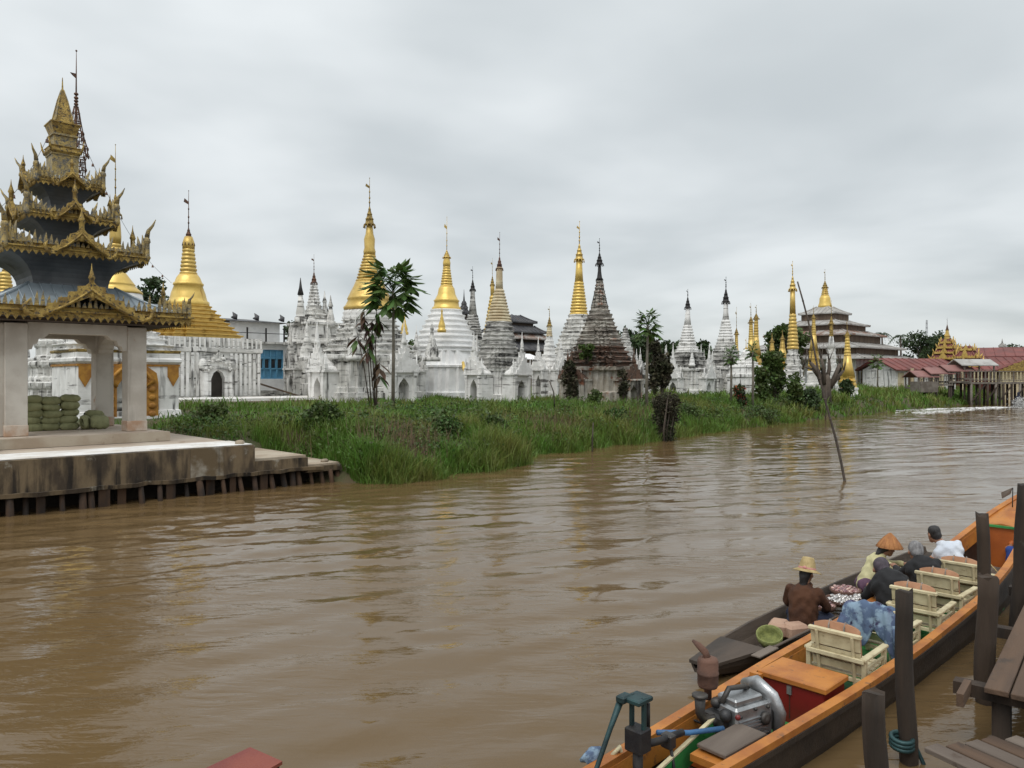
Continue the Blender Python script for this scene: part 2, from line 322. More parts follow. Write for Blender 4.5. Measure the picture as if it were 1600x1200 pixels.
class MB:
    def __init__(self): self.v = []; self.f = []; self.sm = []
    def add(self, vs, fs, smooth=False, M=None):
        o = len(self.v)
        if M is not None: vs = [M @ Vector(p) for p in vs]
        self.v.extend([tuple(p) for p in vs])
        self.f.extend([tuple(i + o for i in f) for f in fs])
        self.sm.extend([smooth] * len(fs)); return self
    def box(self, c, s, rz=0.0, M=None, bev=0.0, top=None):
        x, y, z = s[0] / 2, s[1] / 2, s[2] / 2
        tx, ty = (x, y) if top is None else (x * top, y * top)
        P = [(-x, -y, -z), (x, -y, -z), (x, y, -z), (-x, y, -z), (-tx, -ty, z), (tx, -ty, z), (tx, ty, z), (-tx, ty, z)]
        if bev > 0:
            b = min(bev, x * .45, y * .45, z * .45)
            P = []
            for zz, k in ((-z, b), (-z + b, 0), (z - b, 0), (z, b)):
                xx, yy = x - k, y - k
                P += [(-xx + b * .7 * (k == 0), -yy, zz), (xx - b * .7 * (k == 0), -yy, zz), (xx, -yy + b * .7 * (k == 0), zz), (xx, yy - b * .7 * (k == 0), zz),
                      (xx - b * .7 * (k == 0), yy, zz), (-xx + b * .7 * (k == 0), yy, zz), (-xx, yy - b * .7 * (k == 0), zz), (-xx, -yy + b * .7 * (k == 0), zz)]
            # end rings collapse to eight points with a small chamfer
            for r0 in (0, 24):
                for i in range(8):
                    pass
            fs = [tuple(range(7, -1, -1)), tuple(range(24, 32))]
            for r_ in range(3):
                for i in range(8):
                    j = (i + 1) % 8
                    fs.append((r_ * 8 + i, r_ * 8 + j, r_ * 8 + 8 + j, r_ * 8 + 8 + i))
            for r0 in (0, 24):
                zz = P[r0][2]; xx, yy = x - b, y - b; e = b * .35
                P[r0:r0 + 8] = [(-xx + e, -yy, zz), (xx - e, -yy, zz), (xx, -yy + e, zz), (xx, yy - e, zz), (xx - e, yy, zz), (-xx + e, yy, zz), (-xx, yy - e, zz), (-xx, -yy + e, zz)]
        else:
            fs = [(3, 2, 1, 0), (4, 5, 6, 7), (0, 1, 5, 4), (1, 2, 6, 5), (2, 3, 7, 6), (3, 0, 4, 7)]
        T = Matrix.Translation(c) @ Matrix.Rotation(rz, 4, 'Z')
        if M is not None: T = M @ T
        return self.add(P, fs, False, T)
    def sweep(self, plan, levels, smooth=False, cap=True, M=None):
        n = len(plan); vs = []; fs = []
        for sc, z in levels:
            sx, sy = sc if isinstance(sc, tuple) else (sc, sc)
            vs += [(p[0] * sx, p[1] * sy, z) for p in plan]
        for k in range(len(levels) - 1):
            for i in range(n):
                j = (i + 1) % n
                fs.append((k * n + i, k * n + j, k * n + n + j, k * n + n + i))
        if cap:
            fs.append(tuple(range(n - 1, -1, -1))); m = (len(levels) - 1) * n
            fs.append(tuple(range(m, m + n)))
        return self.add(vs, fs, smooth, M)
    def lathe(self, levels, n=20, smooth=True, M=None, cap=True):
        plan = [(math.cos(2 * PI * i / n), math.sin(2 * PI * i / n)) for i in range(n)]
        return self.sweep(plan, levels, smooth, cap, M)
    def tube(self, path, rad, n=8, smooth=True, cap=True, M=None, flat=1.0):
        P = [Vector(p) for p in path]; k = len(P); vs = []; fs = []
        if not isinstance(rad, (list, tuple)): rad = [rad] * k
        ref = None
        for i in range(k):
            d = (P[min(i + 1, k - 1)] - P[max(i - 1, 0)])
            if d.length < 1e-9: d = Vector((0, 0, 1))
            d.normalize()
            if ref is None:
                ref = Vector((1, 0, 0)) if abs(d.x) < 0.9 else Vector((0, 1, 0))
            a = (ref - d * ref.dot(d)); a.normalize(); bb = d.cross(a); ref = a
            for j in range(n):
                t = 2 * PI * j / n
                vs.append(P[i] + (a * math.cos(t) + bb * math.sin(t) * flat) * rad[i])
        for i in range(k - 1):
            for j in range(n):
                jj = (j + 1) % n
                fs.append((i * n + j, i * n + jj, i * n + n + jj, i * n + n + j))
        if cap:
            fs.append(tuple(range(n - 1, -1, -1))); m = (k - 1) * n; fs.append(tuple(range(m, m + n)))
        return self.add(vs, fs, smooth, M)
    def prism(self, poly, y0, y1, M=None, smooth=False):
        """poly: (x, z) outline, extruded along y"""
        n = len(poly)
        vs = [(p[0], y0, p[1]) for p in poly] + [(p[0], y1, p[1]) for p in poly]
        fs = [tuple(range(n)), tuple(range(2 * n - 1, n - 1, -1))]
        for i in range(n):
            j = (i + 1) % n
            fs.append((j, i, n + i, n + j))
        return self.add(vs, fs, smooth, M)
    def ball(self, c, r, n=10, m=7, M=None, smooth=True):
        rx, ry, rz = (r, r, r) if not isinstance(r, (tuple, list)) else r
        vs = [(c[0], c[1], c[2] - rz)]; fs = []
        for k in range(1, m):
            a = -PI / 2 + PI * k / m
            for i in range(n):
                t = 2 * PI * i / n
                vs.append((c[0] + rx * math.cos(a) * math.cos(t), c[1] + ry * math.cos(a) * math.sin(t), c[2] + rz * math.sin(a)))
        vs.append((c[0], c[1], c[2] + rz)); top = len(vs) - 1
        for i in range(n):
            j = (i + 1) % n
            fs.append((0, 1 + j, 1 + i)); fs.append((top, 1 + (m - 2) * n + i, 1 + (m - 2) * n + j))
            for k in range(m - 2):
                fs.append((1 + k * n + i, 1 + k * n + j, 1 + (k + 1) * n + j, 1 + (k + 1) * n + i))
        return self.add(vs, fs, smooth, M)
    def mesh(self, name):
        me = bpy.data.meshes.new(name)
        me.from_pydata(self.v, [], self.f)
        me.polygons.foreach_set('use_smooth', self.sm)
        me.update()
        return me
    def build(self, name, mat, parent=None, loc=None, rz=None):
        me = self.mesh(name)
        me.materials.append(MATS[mat])
        return link(name, me, parent, loc, rz)

def link(name, me, parent=None, loc=None, rz=None):
    o = bpy.data.objects.new(name, me); col.objects.link(o)
    if parent is not None: o.parent = parent
    if loc is not None: o.location = loc
    if rz is not None: o.rotation_euler = (0, 0, rz)
    return o

def tag(o, label=None, cat=None, group=None, kind=None):
    if label: o['label'] = label
    if cat: o['category'] = cat
    if group: o['group'] = group
    if kind: o['kind'] = kind
    return o
def thing(name, label, cat, loc=(0, 0, 0), rz=0.0, group=None):
    o = bpy.data.objects.new(name, None); col.objects.link(o)
    o.empty_display_size = 0.2
    o.location = loc; o.rotation_euler = (0, 0, rz)
    return tag(o, label, cat, group)
def copy_tree(o, parent=None):
    c = o.copy(); col.objects.link(c); c.parent = parent
    for ch in list(o.children): copy_tree(ch, c)
    return c
def np_mesh(name, V, F, mat, smooth=False):
    """V (n,3); F (m,k) all the same size"""
    me = bpy.data.meshes.new(name)
    V = np.asarray(V, dtype=np.float32); F = np.asarray(F, dtype=np.int32)
    me.vertices.add(len(V)); me.vertices.foreach_set('co', V.ravel())
    k = F.shape[1]
    me.loops.add(F.size); me.loops.foreach_set('vertex_index', F.ravel())
    me.polygons.add(len(F))
    me.polygons.foreach_set('loop_start', np.arange(0, F.size, k, dtype=np.int32))
    me.polygons.foreach_set('loop_total', np.full(len(F), k, dtype=np.int32))
    if smooth: me.polygons.foreach_set('use_smooth', np.ones(len(F), dtype=bool))
    me.update(calc_edges=True); me.validate()
    me.materials.append(MATS[mat])
    return me

# ------------------------------------------------------------------ terrain and river
BANK = [(-120, 22.0), (-30, 20.6), (8.0, 20.4), (10.6, 20.2), (11.6, 18.9), (12.6, 18.1), (16.5, 18.2), (19, 19.4), (21, 20.4), (29, 21.2), (38, 22.6), (56, 24.1), (85, 25.2), (140, 27), (400, 30)]
BS = np.array([b[0] for b in BANK], float); BN = np.array([b[1] for b in BANK], float)
def bank_n(s):
    return np.interp(s, BS, BN) + 0.22 * np.sin(s * 1.3) + 0.14 * np.sin(s * 2.9 + 1)
PROF_D = np.array([-8, -1.5, -0.3, 0.0, 0.8, 2.2, 4.5, 9, 20, 60, 2000.])
PROF_Z = np.array([-1.2, -0.8, -0.25, 0.03, 0.45, 0.92, 1.18, 1.30, 1.36, 1.42, 1.5])
def ground_z(s, n):
    s = np.asarray(s, float); n = np.asarray(n, float)
    d = n - bank_n(s)
    z = np.interp(d, PROF_D, PROF_Z)
    w = np.clip((d - 0.5) / 2.0, 0, 1)
    z = z + w * (0.06 * np.sin(s * 0.9 + n * 0.4) + 0.05 * np.sin(s * 0.37 - n * 0.7) + 0.03 * np.sin(s * 2.1 + 2 * n))
    pj = np.clip((10.6 - s) / 1.0, 0, 1) * np.clip((31.5 - n) / 2.5, 0, 1)   # lower under the landing stage
    z = z * (1 - pj) + np.minimum(z, 0.95) * pj
    pk = np.clip((12.4 - s) / 0.5, 0, 1) * np.clip((22.4 - n) / 0.6, 0, 1)
    z = z * (1 - pk) + np.minimum(z, 0.28) * pk
    return z
def steps(a, bpts):
    out = [a]
    for lim, st in bpts:
        while out[-1] < lim - 1e-6: out.append(min(lim, out[-1] + st))
    return np.array(out)

gs = steps(-150, [(-20, 10), (0, 2), (60, 0.6), (130, 2.0), (260, 12), (900, 80)])
gn = steps(12, [(34, 0.35), (70, 1.5), (140, 7), (1000, 86)])
S, Nn = np.meshgrid(gs, gn, indexing='ij')
Zg = ground_z(S, Nn)
V = np.stack([UX * S - UY * Nn, UY * S + UX * Nn, Zg], -1).reshape(-1, 3)
a, b_ = S.shape
idx = np.arange(a * b_).reshape(a, b_)
F = np.stack([idx[:-1, :-1], idx[1:, :-1], idx[1:, 1:], idx[:-1, 1:]], -1).reshape(-1, 4)
tag(link('ground', np_mesh('ground', V, F, 'soil_grass', True)), kind='structure')

ws = steps(-150, [(-12, 23), (0, 1.0), (24, 0.10), (45, 0.18), (80, 0.4), (160, 2.0), (900, 74)])
wnn = steps(-200, [(-8, 24), (1, 0.6), (22, 0.10), (30, 0.5)])
S, Nn = np.meshgrid(ws, wnn, indexing='ij')
X = UX * S - UY * Nn; Y = UY * S + UX * Nn
H = np.zeros_like(X)
r2 = np.random.default_rng(5)
patch = 0.55 + 0.45 * np.sin(X * 0.33 + 0.4 * np.sin(Y * 0.41)) * np.sin(Y * 0.27 + 0.8 + 0.5 * np.sin(X * 0.19))
for i in range(64):
    if i < 7: lam, sp, slope = 0.85 + 0.75 * r2.random(), 8, 0.024
    elif i < 12: lam, sp, slope = 2.0 + 2.0 * r2.random(), 16, 0.006
    else: lam, sp, slope = 0.26 * (3.0 ** r2.random()), 26, 0.0165
    th = R(108) + r2.normal() * R(sp)
    k = 2 * PI / lam
    slope *= 0.6 + 0.8 * r2.random()
    ph = r2.random() * 2 * PI
    arg = k * (X * math.cos(th) + Y * math.sin(th)) + ph + 0.9 * np.sin(0.5 * X + 0.31 * Y + i) + 0.5 * np.sin(1.1 * X - 0.6 * Y + 2 * i)
    gate = 0.5 + 0.5 * np.sin(0.23 * X * math.cos(i) + 0.31 * Y * math.sin(i * 1.7) + i)
    amp = slope / k
    H += amp * (np.sin(arg) + 0.3 * np.sin(2 * arg + 1.2)) * (patch if i >= 12 else (0.35 + 0.65 * gate))
V = np.stack([X, Y, H], -1).reshape(-1, 3)
a, b_ = S.shape
idx = np.arange(a * b_).reshape(a, b_)
F = np.stack([idx[:-1, :-1], idx[1:, :-1], idx[1:, 1:], idx[:-1, 1:]], -1).reshape(-1, 4)
tag(link('river_water', np_mesh('river_water', V, F, 'river_water', True)), kind='structure')

# ------------------------------------------------------------------ landing stage on the far bank
def flame_outline(w, h, spikes=6, curve=1.4, spike=0.12, flat=0.0):
    """a pointed pediment outline (x, z), spiky along its raking edges"""
    half = []
    for i in range(spikes * 2 + 1):
        t = i / (spikes * 2)
        x = w * (1 - t) ** curve * (1 - flat) + flat * w * (1 - t)
        z = h * t
        if i % 2 == 1 and i < spikes * 2 - 1:
            x += spike * w; z += spike * h * 0.9
        half.append((x, z))
    return half[:-1] + [(0, h * 1.08)] + [(-x, z) for x, z in reversed(half[:-1])]

jet = thing('landing_stage', 'stained concrete river landing with whitewashed edge, standing on rows of wooden piles', 'jetty', (0, 0, 0), ROT)
NJ = 19.4
MB().box((-1.41, 24.2, 0.93), (21.18, 9.6 - 0.02, 0.52)).build('platform', 'concrete_floor', jet)
MB().box((-1.4, NJ + 0.72, 1.204), (21.16, 1.42, 0.012)).build('painted_edge', 'whitewash', jet)
x = -12.0
for L_, mt in ((19.5, 'wall_stain'), (0.85, 'wall_stain_light'), (0.83, 'wall_stain')):
    MB().box((x + L_ / 2, NJ + 0.0, 0.825), (L_ - 0.004, 0.30, 0.73)).build('wall_panel', mt, jet)
    x += L_
# ragged ledge under the wall
lp = MB()
pts = []
for i in range(90):
    s_ = -12 + 23.2 * i / 89
    pts.append((s_, NJ - 0.20 + 0.02 * math.sin(i * 1.7) + random.uniform(-.035, .035), 0.435 + random.uniform(-.018, .018)))
vs = []; fs = []
for i, p in enumerate(pts):
    for (dy, dz) in ((0, 0.05), (0.5, 0.05), (0.5, -0.05), (0.02, -0.045)):
        vs.append((p[0], p[1] + dy, p[2] + dz))
for i in range(len(pts) - 1):
    for j in range(4):
        k = (j + 1) % 4
        fs.append((i * 4 + j, i * 4 + 4 + j, i * 4 + 4 + k, i * 4 + k))
lp.add(vs, fs).build('ledge', 'wall_stain', jet)
MB().box((-0.3, NJ + 1.2, -0.1), (23.6, 1.2, 1.0)).build('retaining_core', 'mud', jet)
x = -11.5
while x < 11.75:
    kind = random.random()
    top = 0.42 if x < 10.9 else 0.36
    m = MB()
    lean = random.uniform(-.05, .05)
    if kind < 0.7:
        r = random.uniform(0.055, 0.10)
        y = NJ - 0.02 + random.uniform(-.10, .10)
        m.tube([(x, y - .22 - random.uniform(0, .08), -0.6), (x + lean * .5, y - .12, 0.0), (x + lean, y + random.uniform(-.02, .02), top)], [r, r * 0.95, r * 0.88], 8)
    else:
        m.box((x, NJ + 0.02 - random.uniform(0, .2), -0.2), (random.uniform(.14, .26), 0.05, 1.2), rz=random.uniform(-.12, .12))
    m.build('pile', 'pile_wood', jet)
    x += random.uniform(0.20, 0.42)
# lower landings towards the grass
MB().box((9.97, 21.2, 0.63), (1.54, 3.6, 0.36)).build('step', 'concrete_step', jet)
MB().box((9.97, NJ + 0.02, 0.60), (1.55, 0.26, 0.30)).build('step_face', 'wall_stain', jet)
MB().box((11.28, 20.6, 0.42), (1.06, 2.4, 0.22)).build('step', 'concrete_step', jet)
MB().box((11.28, NJ + 0.02, 0.40), (1.07, 0.24, 0.16)).build('step_face', 'wall_stain', jet)
for (s_, n_, z_, r_, lab) in ((8.95, NJ + 0.25, 1.24, 0.10, 'small tan stone on the corner of the whitewashed landing edge'), (11.5, NJ + 0.3, 0.56, 0.09, 'small orange brown stone on the lowest landing step')):
    m = MB(); m.ball((0, 0, 0), (r_ * 1.3, r_, r_ * 0.75), 9, 6)
    m.v = [tuple(c * (1 + random.uniform(-.12, .12)) for c in p) for p in m.v]
    tag(m.build('stone', 'lead_stone', None, W(s_, n_, z_), 0.4), lab, 'stone')

# ------------------------------------------------------------------ riverside pavilion with a tiered spire
PO = at(97.6, 21.73, 1.2)
pav = thing('pavilion', 'open white pillared pavilion with tiered gilded roof and spire beside the river', 'pavilion', PO, ROT)
m = MB(); m.box((0.05, -0.1, 0.125), (4.15, 4.4, 0.25)); m.build('plinth', 'concrete_step', pav)
MB().box((0.05, -0.1, 0.254), (3.95, 4.2, 0.02)).build('floor_slab', 'concrete_floor', pav)
CT = 3.17
for (x, y) in ((-1.45, -1.45), (1.45, -1.45), (1.45, 1.45), (-1.45, 1.45)):
    m = MB(); m.box((x, y, 0.264 + (CT - 0.264) / 2), (0.50, 0.50, CT - 0.264), bev=0.02)
    if (x, y) == (-1.45, -1.45): m.box((x - 0.33, y + 0.12, 0.264 + (CT - 0.264) / 2), (0.34, 0.5, CT - 0.28), bev=0.02)
    p_ = m.build('pillar', 'pillar_plaster', pav)
    m = MB(); m.box((x, y, 0.264 + 0.15), (0.53, 0.53, 0.3), bev=0.02); m.build('pillar_foot', 'pillar_base', p_)
# lintels with bracketed corners
def lintel_poly(L_, h):
    a = L_ / 2
    pts = [(-a, h), (a, h), (a, -0.42)]
    for (dx, z) in ((0.10, -0.42), (0.14, -0.30), (0.22, -0.27), (0.26, -0.15), (0.40, -0.11), (0.50, 0.0)): pts.append((a - dx, z))
    for (dx, z) in reversed(((0.10, -0.42), (0.14, -0.30), (0.22, -0.27), (0.26, -0.15), (0.40, -0.11), (0.50, 0.0))): pts.append((-a + dx, z))
    pts.append((-a, -0.42)); return pts
for k in range(4):
    m = MB(); m.prism(list(reversed(lintel_poly(2.40, 0.28))), -1.45 - 0.19, -1.45 + 0.19, M=Matrix.Rotation(k * PI / 2, 4, 'Z') @ Matrix.Translation((0, 0, 2.92)))
    m.build('lintel', 'pillar_plaster', pav)
MB().box((0, 0, CT + 0.09), (4.7, 4.7, 0.10)).build('ceiling', 'wood_dark', pav)

def sq(a): return [(-a, -a), (a, -a), (a, a), (-a, a)]
SQ = [(-1, -1), (1, -1), (1, 1), (-1, 1)]
def crest(mb, a, z, n, h, M):
    """a row of small leaf-shaped spikes along one eave (front side, rotated by M)"""
    for i in range(n):
        x = -a + 2 * a * (i + 0.5) / n; w = a / n * 0.8
        hh = h * random.uniform(0.35, 1.3)
        mb.prism([(x - w, z), (x + w, z), (x + w * 0.7, z + hh * .45), (x + w * 0.25, z + hh), (x - w * 0.6, z + hh * .5)], -a - 0.015, -a + 0.02, M)
def teeth(mb, a, z, n, h, M):
    for i in range(n):
        x = -a + 2 * a * (i + 0.5) / n; w = a / n * 0.92
        mb.prism([(x - w, z), (x, z - h), (x + w, z)], -a - 0.01, -a + 0.015, M)
def horn(mb, x, y, z, h, ang):
    """upright corner finial with a curled dark tip"""
    c, s_ = math.cos(ang), math.sin(ang)
    r = h * 0.075
    mb.lathe([(r * .8, z - h * .1), (r * 1.25, z), (r, z + h * .06), (r * .95, z + h * .38), (r * 1.3, z + h * .42), (r * 1.1, z + h * .5), (r * .5, z + h * .58)], 8, M=Matrix.Translation((x, y, 0)))
    mb.tube([(x, y, z + h * .55), (x + c * h * .04, y + s_ * h * .04, z + h * .72), (x + c * h * .16, y + s_ * h * .16, z + h * .86), (x + c * h * .24, y + s_ * h * .24, z + h * 1.02)], [r * .9, r * .7, r * .45, r * .12], 6)
    for q in range(5):      # fretwork wing behind the finial, along both eaves
        for da in (PI * .75, -PI * .75):
            dx, dy = math.cos(ang + da), math.sin(ang + da)
            d0 = h * (0.10 + 0.12 * q); hh = h * (0.62 - 0.11 * q) * random.uniform(.8, 1.15)
            mb.tube([(x + dx * d0, y + dy * d0, z - h * .05), (x + dx * d0 * .92, y + dy * d0 * .92, z + hh * .6), (x + dx * (d0 + h * .02), y + dy * (d0 + h * .02), z + hh)], [r * .7, r * .75, r * .1], 5)
def gable(a, w, h, z, proj, post, parent, big=False):
    """flame-edged gable board in the middle of one eave, with its dark void and a finial post"""
    out = flame_outline(w, h, 6 if big else 4, 1.25, 0.07)
    inn = [(w * .80, -0.02), (w * .55, h * .17), (w * .30, h * .36), (0, h * .56), (-w * .30, h * .36), (-w * .55, h * .17), (-w * .80, -0.02)]
    lip = [(w, -0.06)] + out + [(-w, -0.06)]
    poly = lip + list(reversed([(w * .84, -0.06)] + inn + [(-w * .84, -0.06)]))
    g = None
    for k in range(4):
        Mx = Matrix.Rotation(k * PI / 2, 4, 'Z')
        m = MB(); m.prism([(px_, pz + z) for px_, pz in reversed(poly)], -a - proj - 0.05, -a - proj + 0.05, Mx)
        # scroll volutes at both feet, and the finial
        for sx in (-1, 1):
            m.tube([(sx * w * .95, -a - proj, z - .05), (sx * w * 1.12, -a - proj, z + h * .05), (sx * w * 1.15, -a - proj, z + h * .22), (sx * w * 1.04, -a - proj, z + h * .42)], [h * .06, h * .07, h * .06, h * .01], 6, M=Mx)
            m.tube([(sx * w * .85, -a - proj - .05, z), (sx * w * .5, -a - proj - .06, z + h * .24), (sx * w * .22, -a - proj - .06, z + h * .5), (0, -a - proj - .06, z + h * .74)], h * .035, 5, M=Mx)
        r = post * 0.085
        m.lathe([(r, z + h * .45), (r * 1.3, z + h * .6), (r, z + h * .66), (r * .95, z + h * .66 + post * .45), (r * 1.35, z + h * .66 + post * .5), (r * .9, z + h * .66 + post * .62), (r * .3, z + h * .66 + post * .8), (0.004, z + h * .66 + post)], 8, M=Mx @ Matrix.Translation((0, -a - proj, 0)))
        g = m.build('gable_board', 'gold_old', parent)
        m = MB()      # roof of the gable running back into the main roof
        for sx in (-1, 1):
            P = [(0, -a - proj, z + h * .72), (sx * w * .9, -a - proj, z + 0.02), (sx * w * .9, -a + .25 * a, z + 0.04), (0, -a + .55 * a, z + h * .72)]
            Q = [(p[0], p[1], p[2] - 0.05) for p in P]
            m.add(P + Q, [(0, 1, 2, 3), (7, 6, 5, 4), (0, 4, 5, 1), (1, 5, 6, 2), (2, 6, 7, 3), (3, 7, 4, 0)], False, Mx)
        m.build('gable_roof', 'roof_metal' if big else 'gold_tarnish', g)
def tier(an, zn, ae, ze, fh, at_, zt, gw, gh, gpost, hornh, nteeth):
    lev = []
    for i in range(9):
        t = i / 8
        lev.append((an + (ae * 0.96 - an) * t ** 2.2, zn + (ze - zn) * (1 - (1 - t) ** 1.5)))
    MB().sweep(SQ, lev).build('flared_soffit', 'dark_metal', pav)
    m = MB()
    m.sweep(SQ, [(ae * .96, ze), (ae, ze + 0.02), (ae, ze + fh * .42), (ae * 1.025, ze + fh * .48), (ae * 1.025, ze + fh * .62), (ae * .99, ze + fh * .68), (ae * .99, ze + fh * .95), (ae * 1.01, ze + fh)])
    for k in range(4): teeth(m, ae * 1.0, ze + 0.03, nteeth, fh * .5, Matrix.Rotation(k * PI / 2, 4, 'Z'))
    fa = m.build('fascia', 'gold_old', pav)
    m = MB()
    for k in range(4): crest(m, ae * 1.0, ze + fh, int(nteeth * 1.3), fh * 1.35, Matrix.Rotation(k * PI / 2, 4, 'Z'))
    m.build('crest', 'gold_tarnish', fa)
    lev = []
    for i in range(6):
        t = i / 5
        lev.append((ae * .98 + (at_ - ae * .98) * t, ze + fh * .9 + (zt - ze - fh * .9) * t ** 1.5))
    m = MB(); m.sweep(SQ, lev)
    for k in range(4):      # standing seams
        Mx = Matrix.Rotation(k * PI / 2, 4, 'Z')
        nr = 9
        for i in range(-nr, nr + 1):
            x = i / (nr + .5)
            tm = min(1.0, (1 - abs(x)) / max(1e-3, 1 - at_ / ae))
            if tm < .12: continue
            y1 = -(ae * .98 + (at_ - ae * .98) * tm); z1 = ze + fh * .9 + (zt - ze - fh * .9) * tm ** 1.5
            z0 = ze + fh * .9
            tmm = tm * .5; ym = -(ae * .98 + (at_ - ae * .98) * tmm); zm = z0 + (zt - z0) * tmm ** 1.5
            m.tube([(x * ae * .98, -ae * .98, z0 + .012), (x * ae * .98, ym, zm + .014), (x * ae * .98, y1, z1 + .012)], 0.014, 4, False, M=Mx)
    for k in range(4):      # hip ridges
        Mx = Matrix.Rotation(k * PI / 2, 4, 'Z')
        m.tube([(ae * .98 + (at_ - ae * .98) * t, -(ae * .98 + (at_ - ae * .98) * t), ze + fh * .9 + (zt - ze - fh * .9) * t ** 1.5 + .015) for t in (0, .25, .5, .75, 1)], 0.035, 6, M=Mx)
    m.build('roof', 'roof_metal', pav)
    gable(ae, gw, gh, ze + fh * .1, 0.10 + .04 * gw, gpost, pav, gw > 0.9)
    for k in range(4):
        ang = -PI / 4 + k * PI / 2
        m = MB(); horn(m, math.cos(ang) * ae * 1.414 * .98, math.sin(ang) * ae * 1.414 * .98, ze + fh * .6, hornh, ang)
        m.build('corner_finial', 'gold_tarnish', pav)
# lowest roof: eaves above the lintels (its soffit is nearly flat), then three tiers and the spire
tier(2.30, 3.22, 2.6, 3.30, 0.26, 1.05, 4.28, 1.30, 0.95, 0.75, 0.70, 30)
tier(0.92, 4.20, 1.74, 5.02, 0.22, 0.60, 5.42, 0.74, 0.74, 0.80, 1.05, 22)
tier(0.48, 5.34, 1.12, 6.04, 0.19, 0.44, 6.36, 0.50, 0.60, 0.70, 0.95, 17)
tier(0.36, 6.30, 0.84, 7.02, 0.17, 0.42, 7.36, 0.40, 0.44, 0.55, 0.85, 14)
m = MB(); m.sweep(SQ, [(.33, 7.25), (.33, 7.98), (.35, 7.98), (.35, 8.03)]); m.build('tower_block', 'gold_tarnish', pav)
m = MB(); m.sweep(SQ, [(.35, 8.02), (.40, 8.08), (.40, 8.13), (.36, 8.16), (.36, 8.19), (.38, 8.22), (.31, 8.25)]); m.build('cornice', 'gold_old', pav)
m = MB(); m.sweep(SQ, [(.28, 8.24), (.28, 8.52), (.32, 8.53), (.32, 8.57), (.28, 8.60)]); m.build('tower_block', 'gold_tarnish', pav)
m = MB(); m.sweep(SQ, [(.27, 8.59), (.28, 8.62), (.36, 8.86), (.38, 8.87), (.38, 8.90), (.24, 8.91)]); m.build('flared_cornice', 'gold_old', pav)
m = MB(); m.sweep(SQ, [(.22, 8.90), (.20, 9.05), (.10, 9.60), (.03, 9.9), (.02, 9.92), (.008, 10.25)]); m.build('spire', 'gold_old', pav)
for k in range(4):
    m = MB(); m.tube([(.225, -.225, 8.9), (.205, -.205, 9.05), (.105, -.105, 9.60), (.032, -.032, 9.9)], [.025, .023, .016, .01], 5, M=Matrix.Rotation(k * PI / 2, 4, 'Z')); m.build('spire_rib', 'gold_tarnish', pav)
    m = MB()
    for sx in (-.36, .36): m.tube([(sx, -.36, 8.05), (sx * 1.12, -.41, 8.2), (sx * 1.22, -.45, 8.42)], [.035, .03, .004], 5, M=Matrix.Rotation(k * PI / 2, 4, 'Z'))
    m.build('cornice_horn', 'gold_old', pav)

# rice sacks under the roof
def sack_mesh(name, L_, w, h):
    m = MB(); nu, nv = 12, 10
    vs = []; fs = []
    for i in range(nu + 1):
        u = -1 + 2 * i / nu
        end = (1 - abs(u) ** 2.8) ** .5 if abs(u) < 1 else 0.0
        for j in range(nv):
            t = 2 * PI * j / nv
            c, s_ = math.cos(t), math.sin(t)
            cy = math.copysign(abs(c) ** .6, c); cz = math.copysign(abs(s_) ** .75, s_)
            wob = 1 + random.uniform(-.09, .09)
            vs.append((u * L_ / 2, cy * w / 2 * (.55 + .45 * end) * wob, cz * h / 2 * (.22 + .78 * end) * wob))
    for i in range(nu):
        for j in range(nv):
            k = (j + 1) % nv
            fs.append((i * nv + j, i * nv + k, i * nv + nv + k, i * nv + nv + j))
    fs.append(tuple(range(nv))); fs.append(tuple(range(nu * nv + nv - 1, nu * nv - 1, -1)))
    m.add(vs, fs, True)
    me = m.mesh(name); me.materials.append(MATS['sack']); return me
sack_mes = [sack_mesh('rice_sack', 0.50, 0.42, 0.245) for _ in range(4)]
rowname = ['bottom', 'second lowest', 'middle', 'second highest', 'top']
colname = ['left stack by the wide pillar', 'middle stack', 'right stack']
for c_ in range(3):
    for r_ in range(5):
        o = link('rice_sack', sack_mes[(c_ * 5 + r_) % 4])
        lx = -0.68 + 0.46 * c_ + random.uniform(-.05, .05); ly = 0.30 + random.uniform(-.07, .07)
        p = PO + Matrix.Rotation(ROT, 3, 'Z') @ Vector((lx, ly, 0.266 + 0.10 + 0.185 * r_ + (.03, 0, .045)[c_] * r_ * .35))
        o.location = p; o.rotation_euler = (random.uniform(-.05, .05), random.uniform(-.09, .09), ROT + random.uniform(-.25, .25)); sc_ = random.uniform(.92, 1.08); o.scale = (sc_, 1, random.uniform(.95, 1.1))
        tag(o, 'olive rice sack, %s in the %s' % (rowname[r_], colname[c_]), 'sack', 'sacks piled inside the pavilion')
for (lx, ly, rx, lab) in ((0.95, -0.05, 1.25, 'olive rice sack standing upright against the inner pillar'), (0.62, 0.12, 1.45, 'narrow olive sack wedged upright between the stacks and the standing sack')):
    o = link('rice_sack', sack_mes[1])
    o.location = PO + Matrix.Rotation(ROT, 3, 'Z') @ Vector((lx, ly, 0.47)); o.rotation_euler = (rx, 0.05, ROT + (0 if lx > .8 else 1.0))
    tag(o, lab, 'sack', 'sacks piled inside the pavilion')
o = link('rice_sack', sack_mes[2]); o.location = PO + Matrix.Rotation(ROT, 3, 'Z') @ Vector((0.92, 0.38, 0.266 + .42)); o.rotation_euler = (0, .05, ROT)
tag(o, 'olive rice sack lying behind and above the standing sack', 'sack', 'sacks piled inside the pavilion')
o = link('rice_sack', sack_mes[3]); o.location = PO + Matrix.Rotation(ROT, 3, 'Z') @ Vector((0.92, 0.50, 0.266 + .18)); o.rotation_euler = (0.9, .0, ROT)
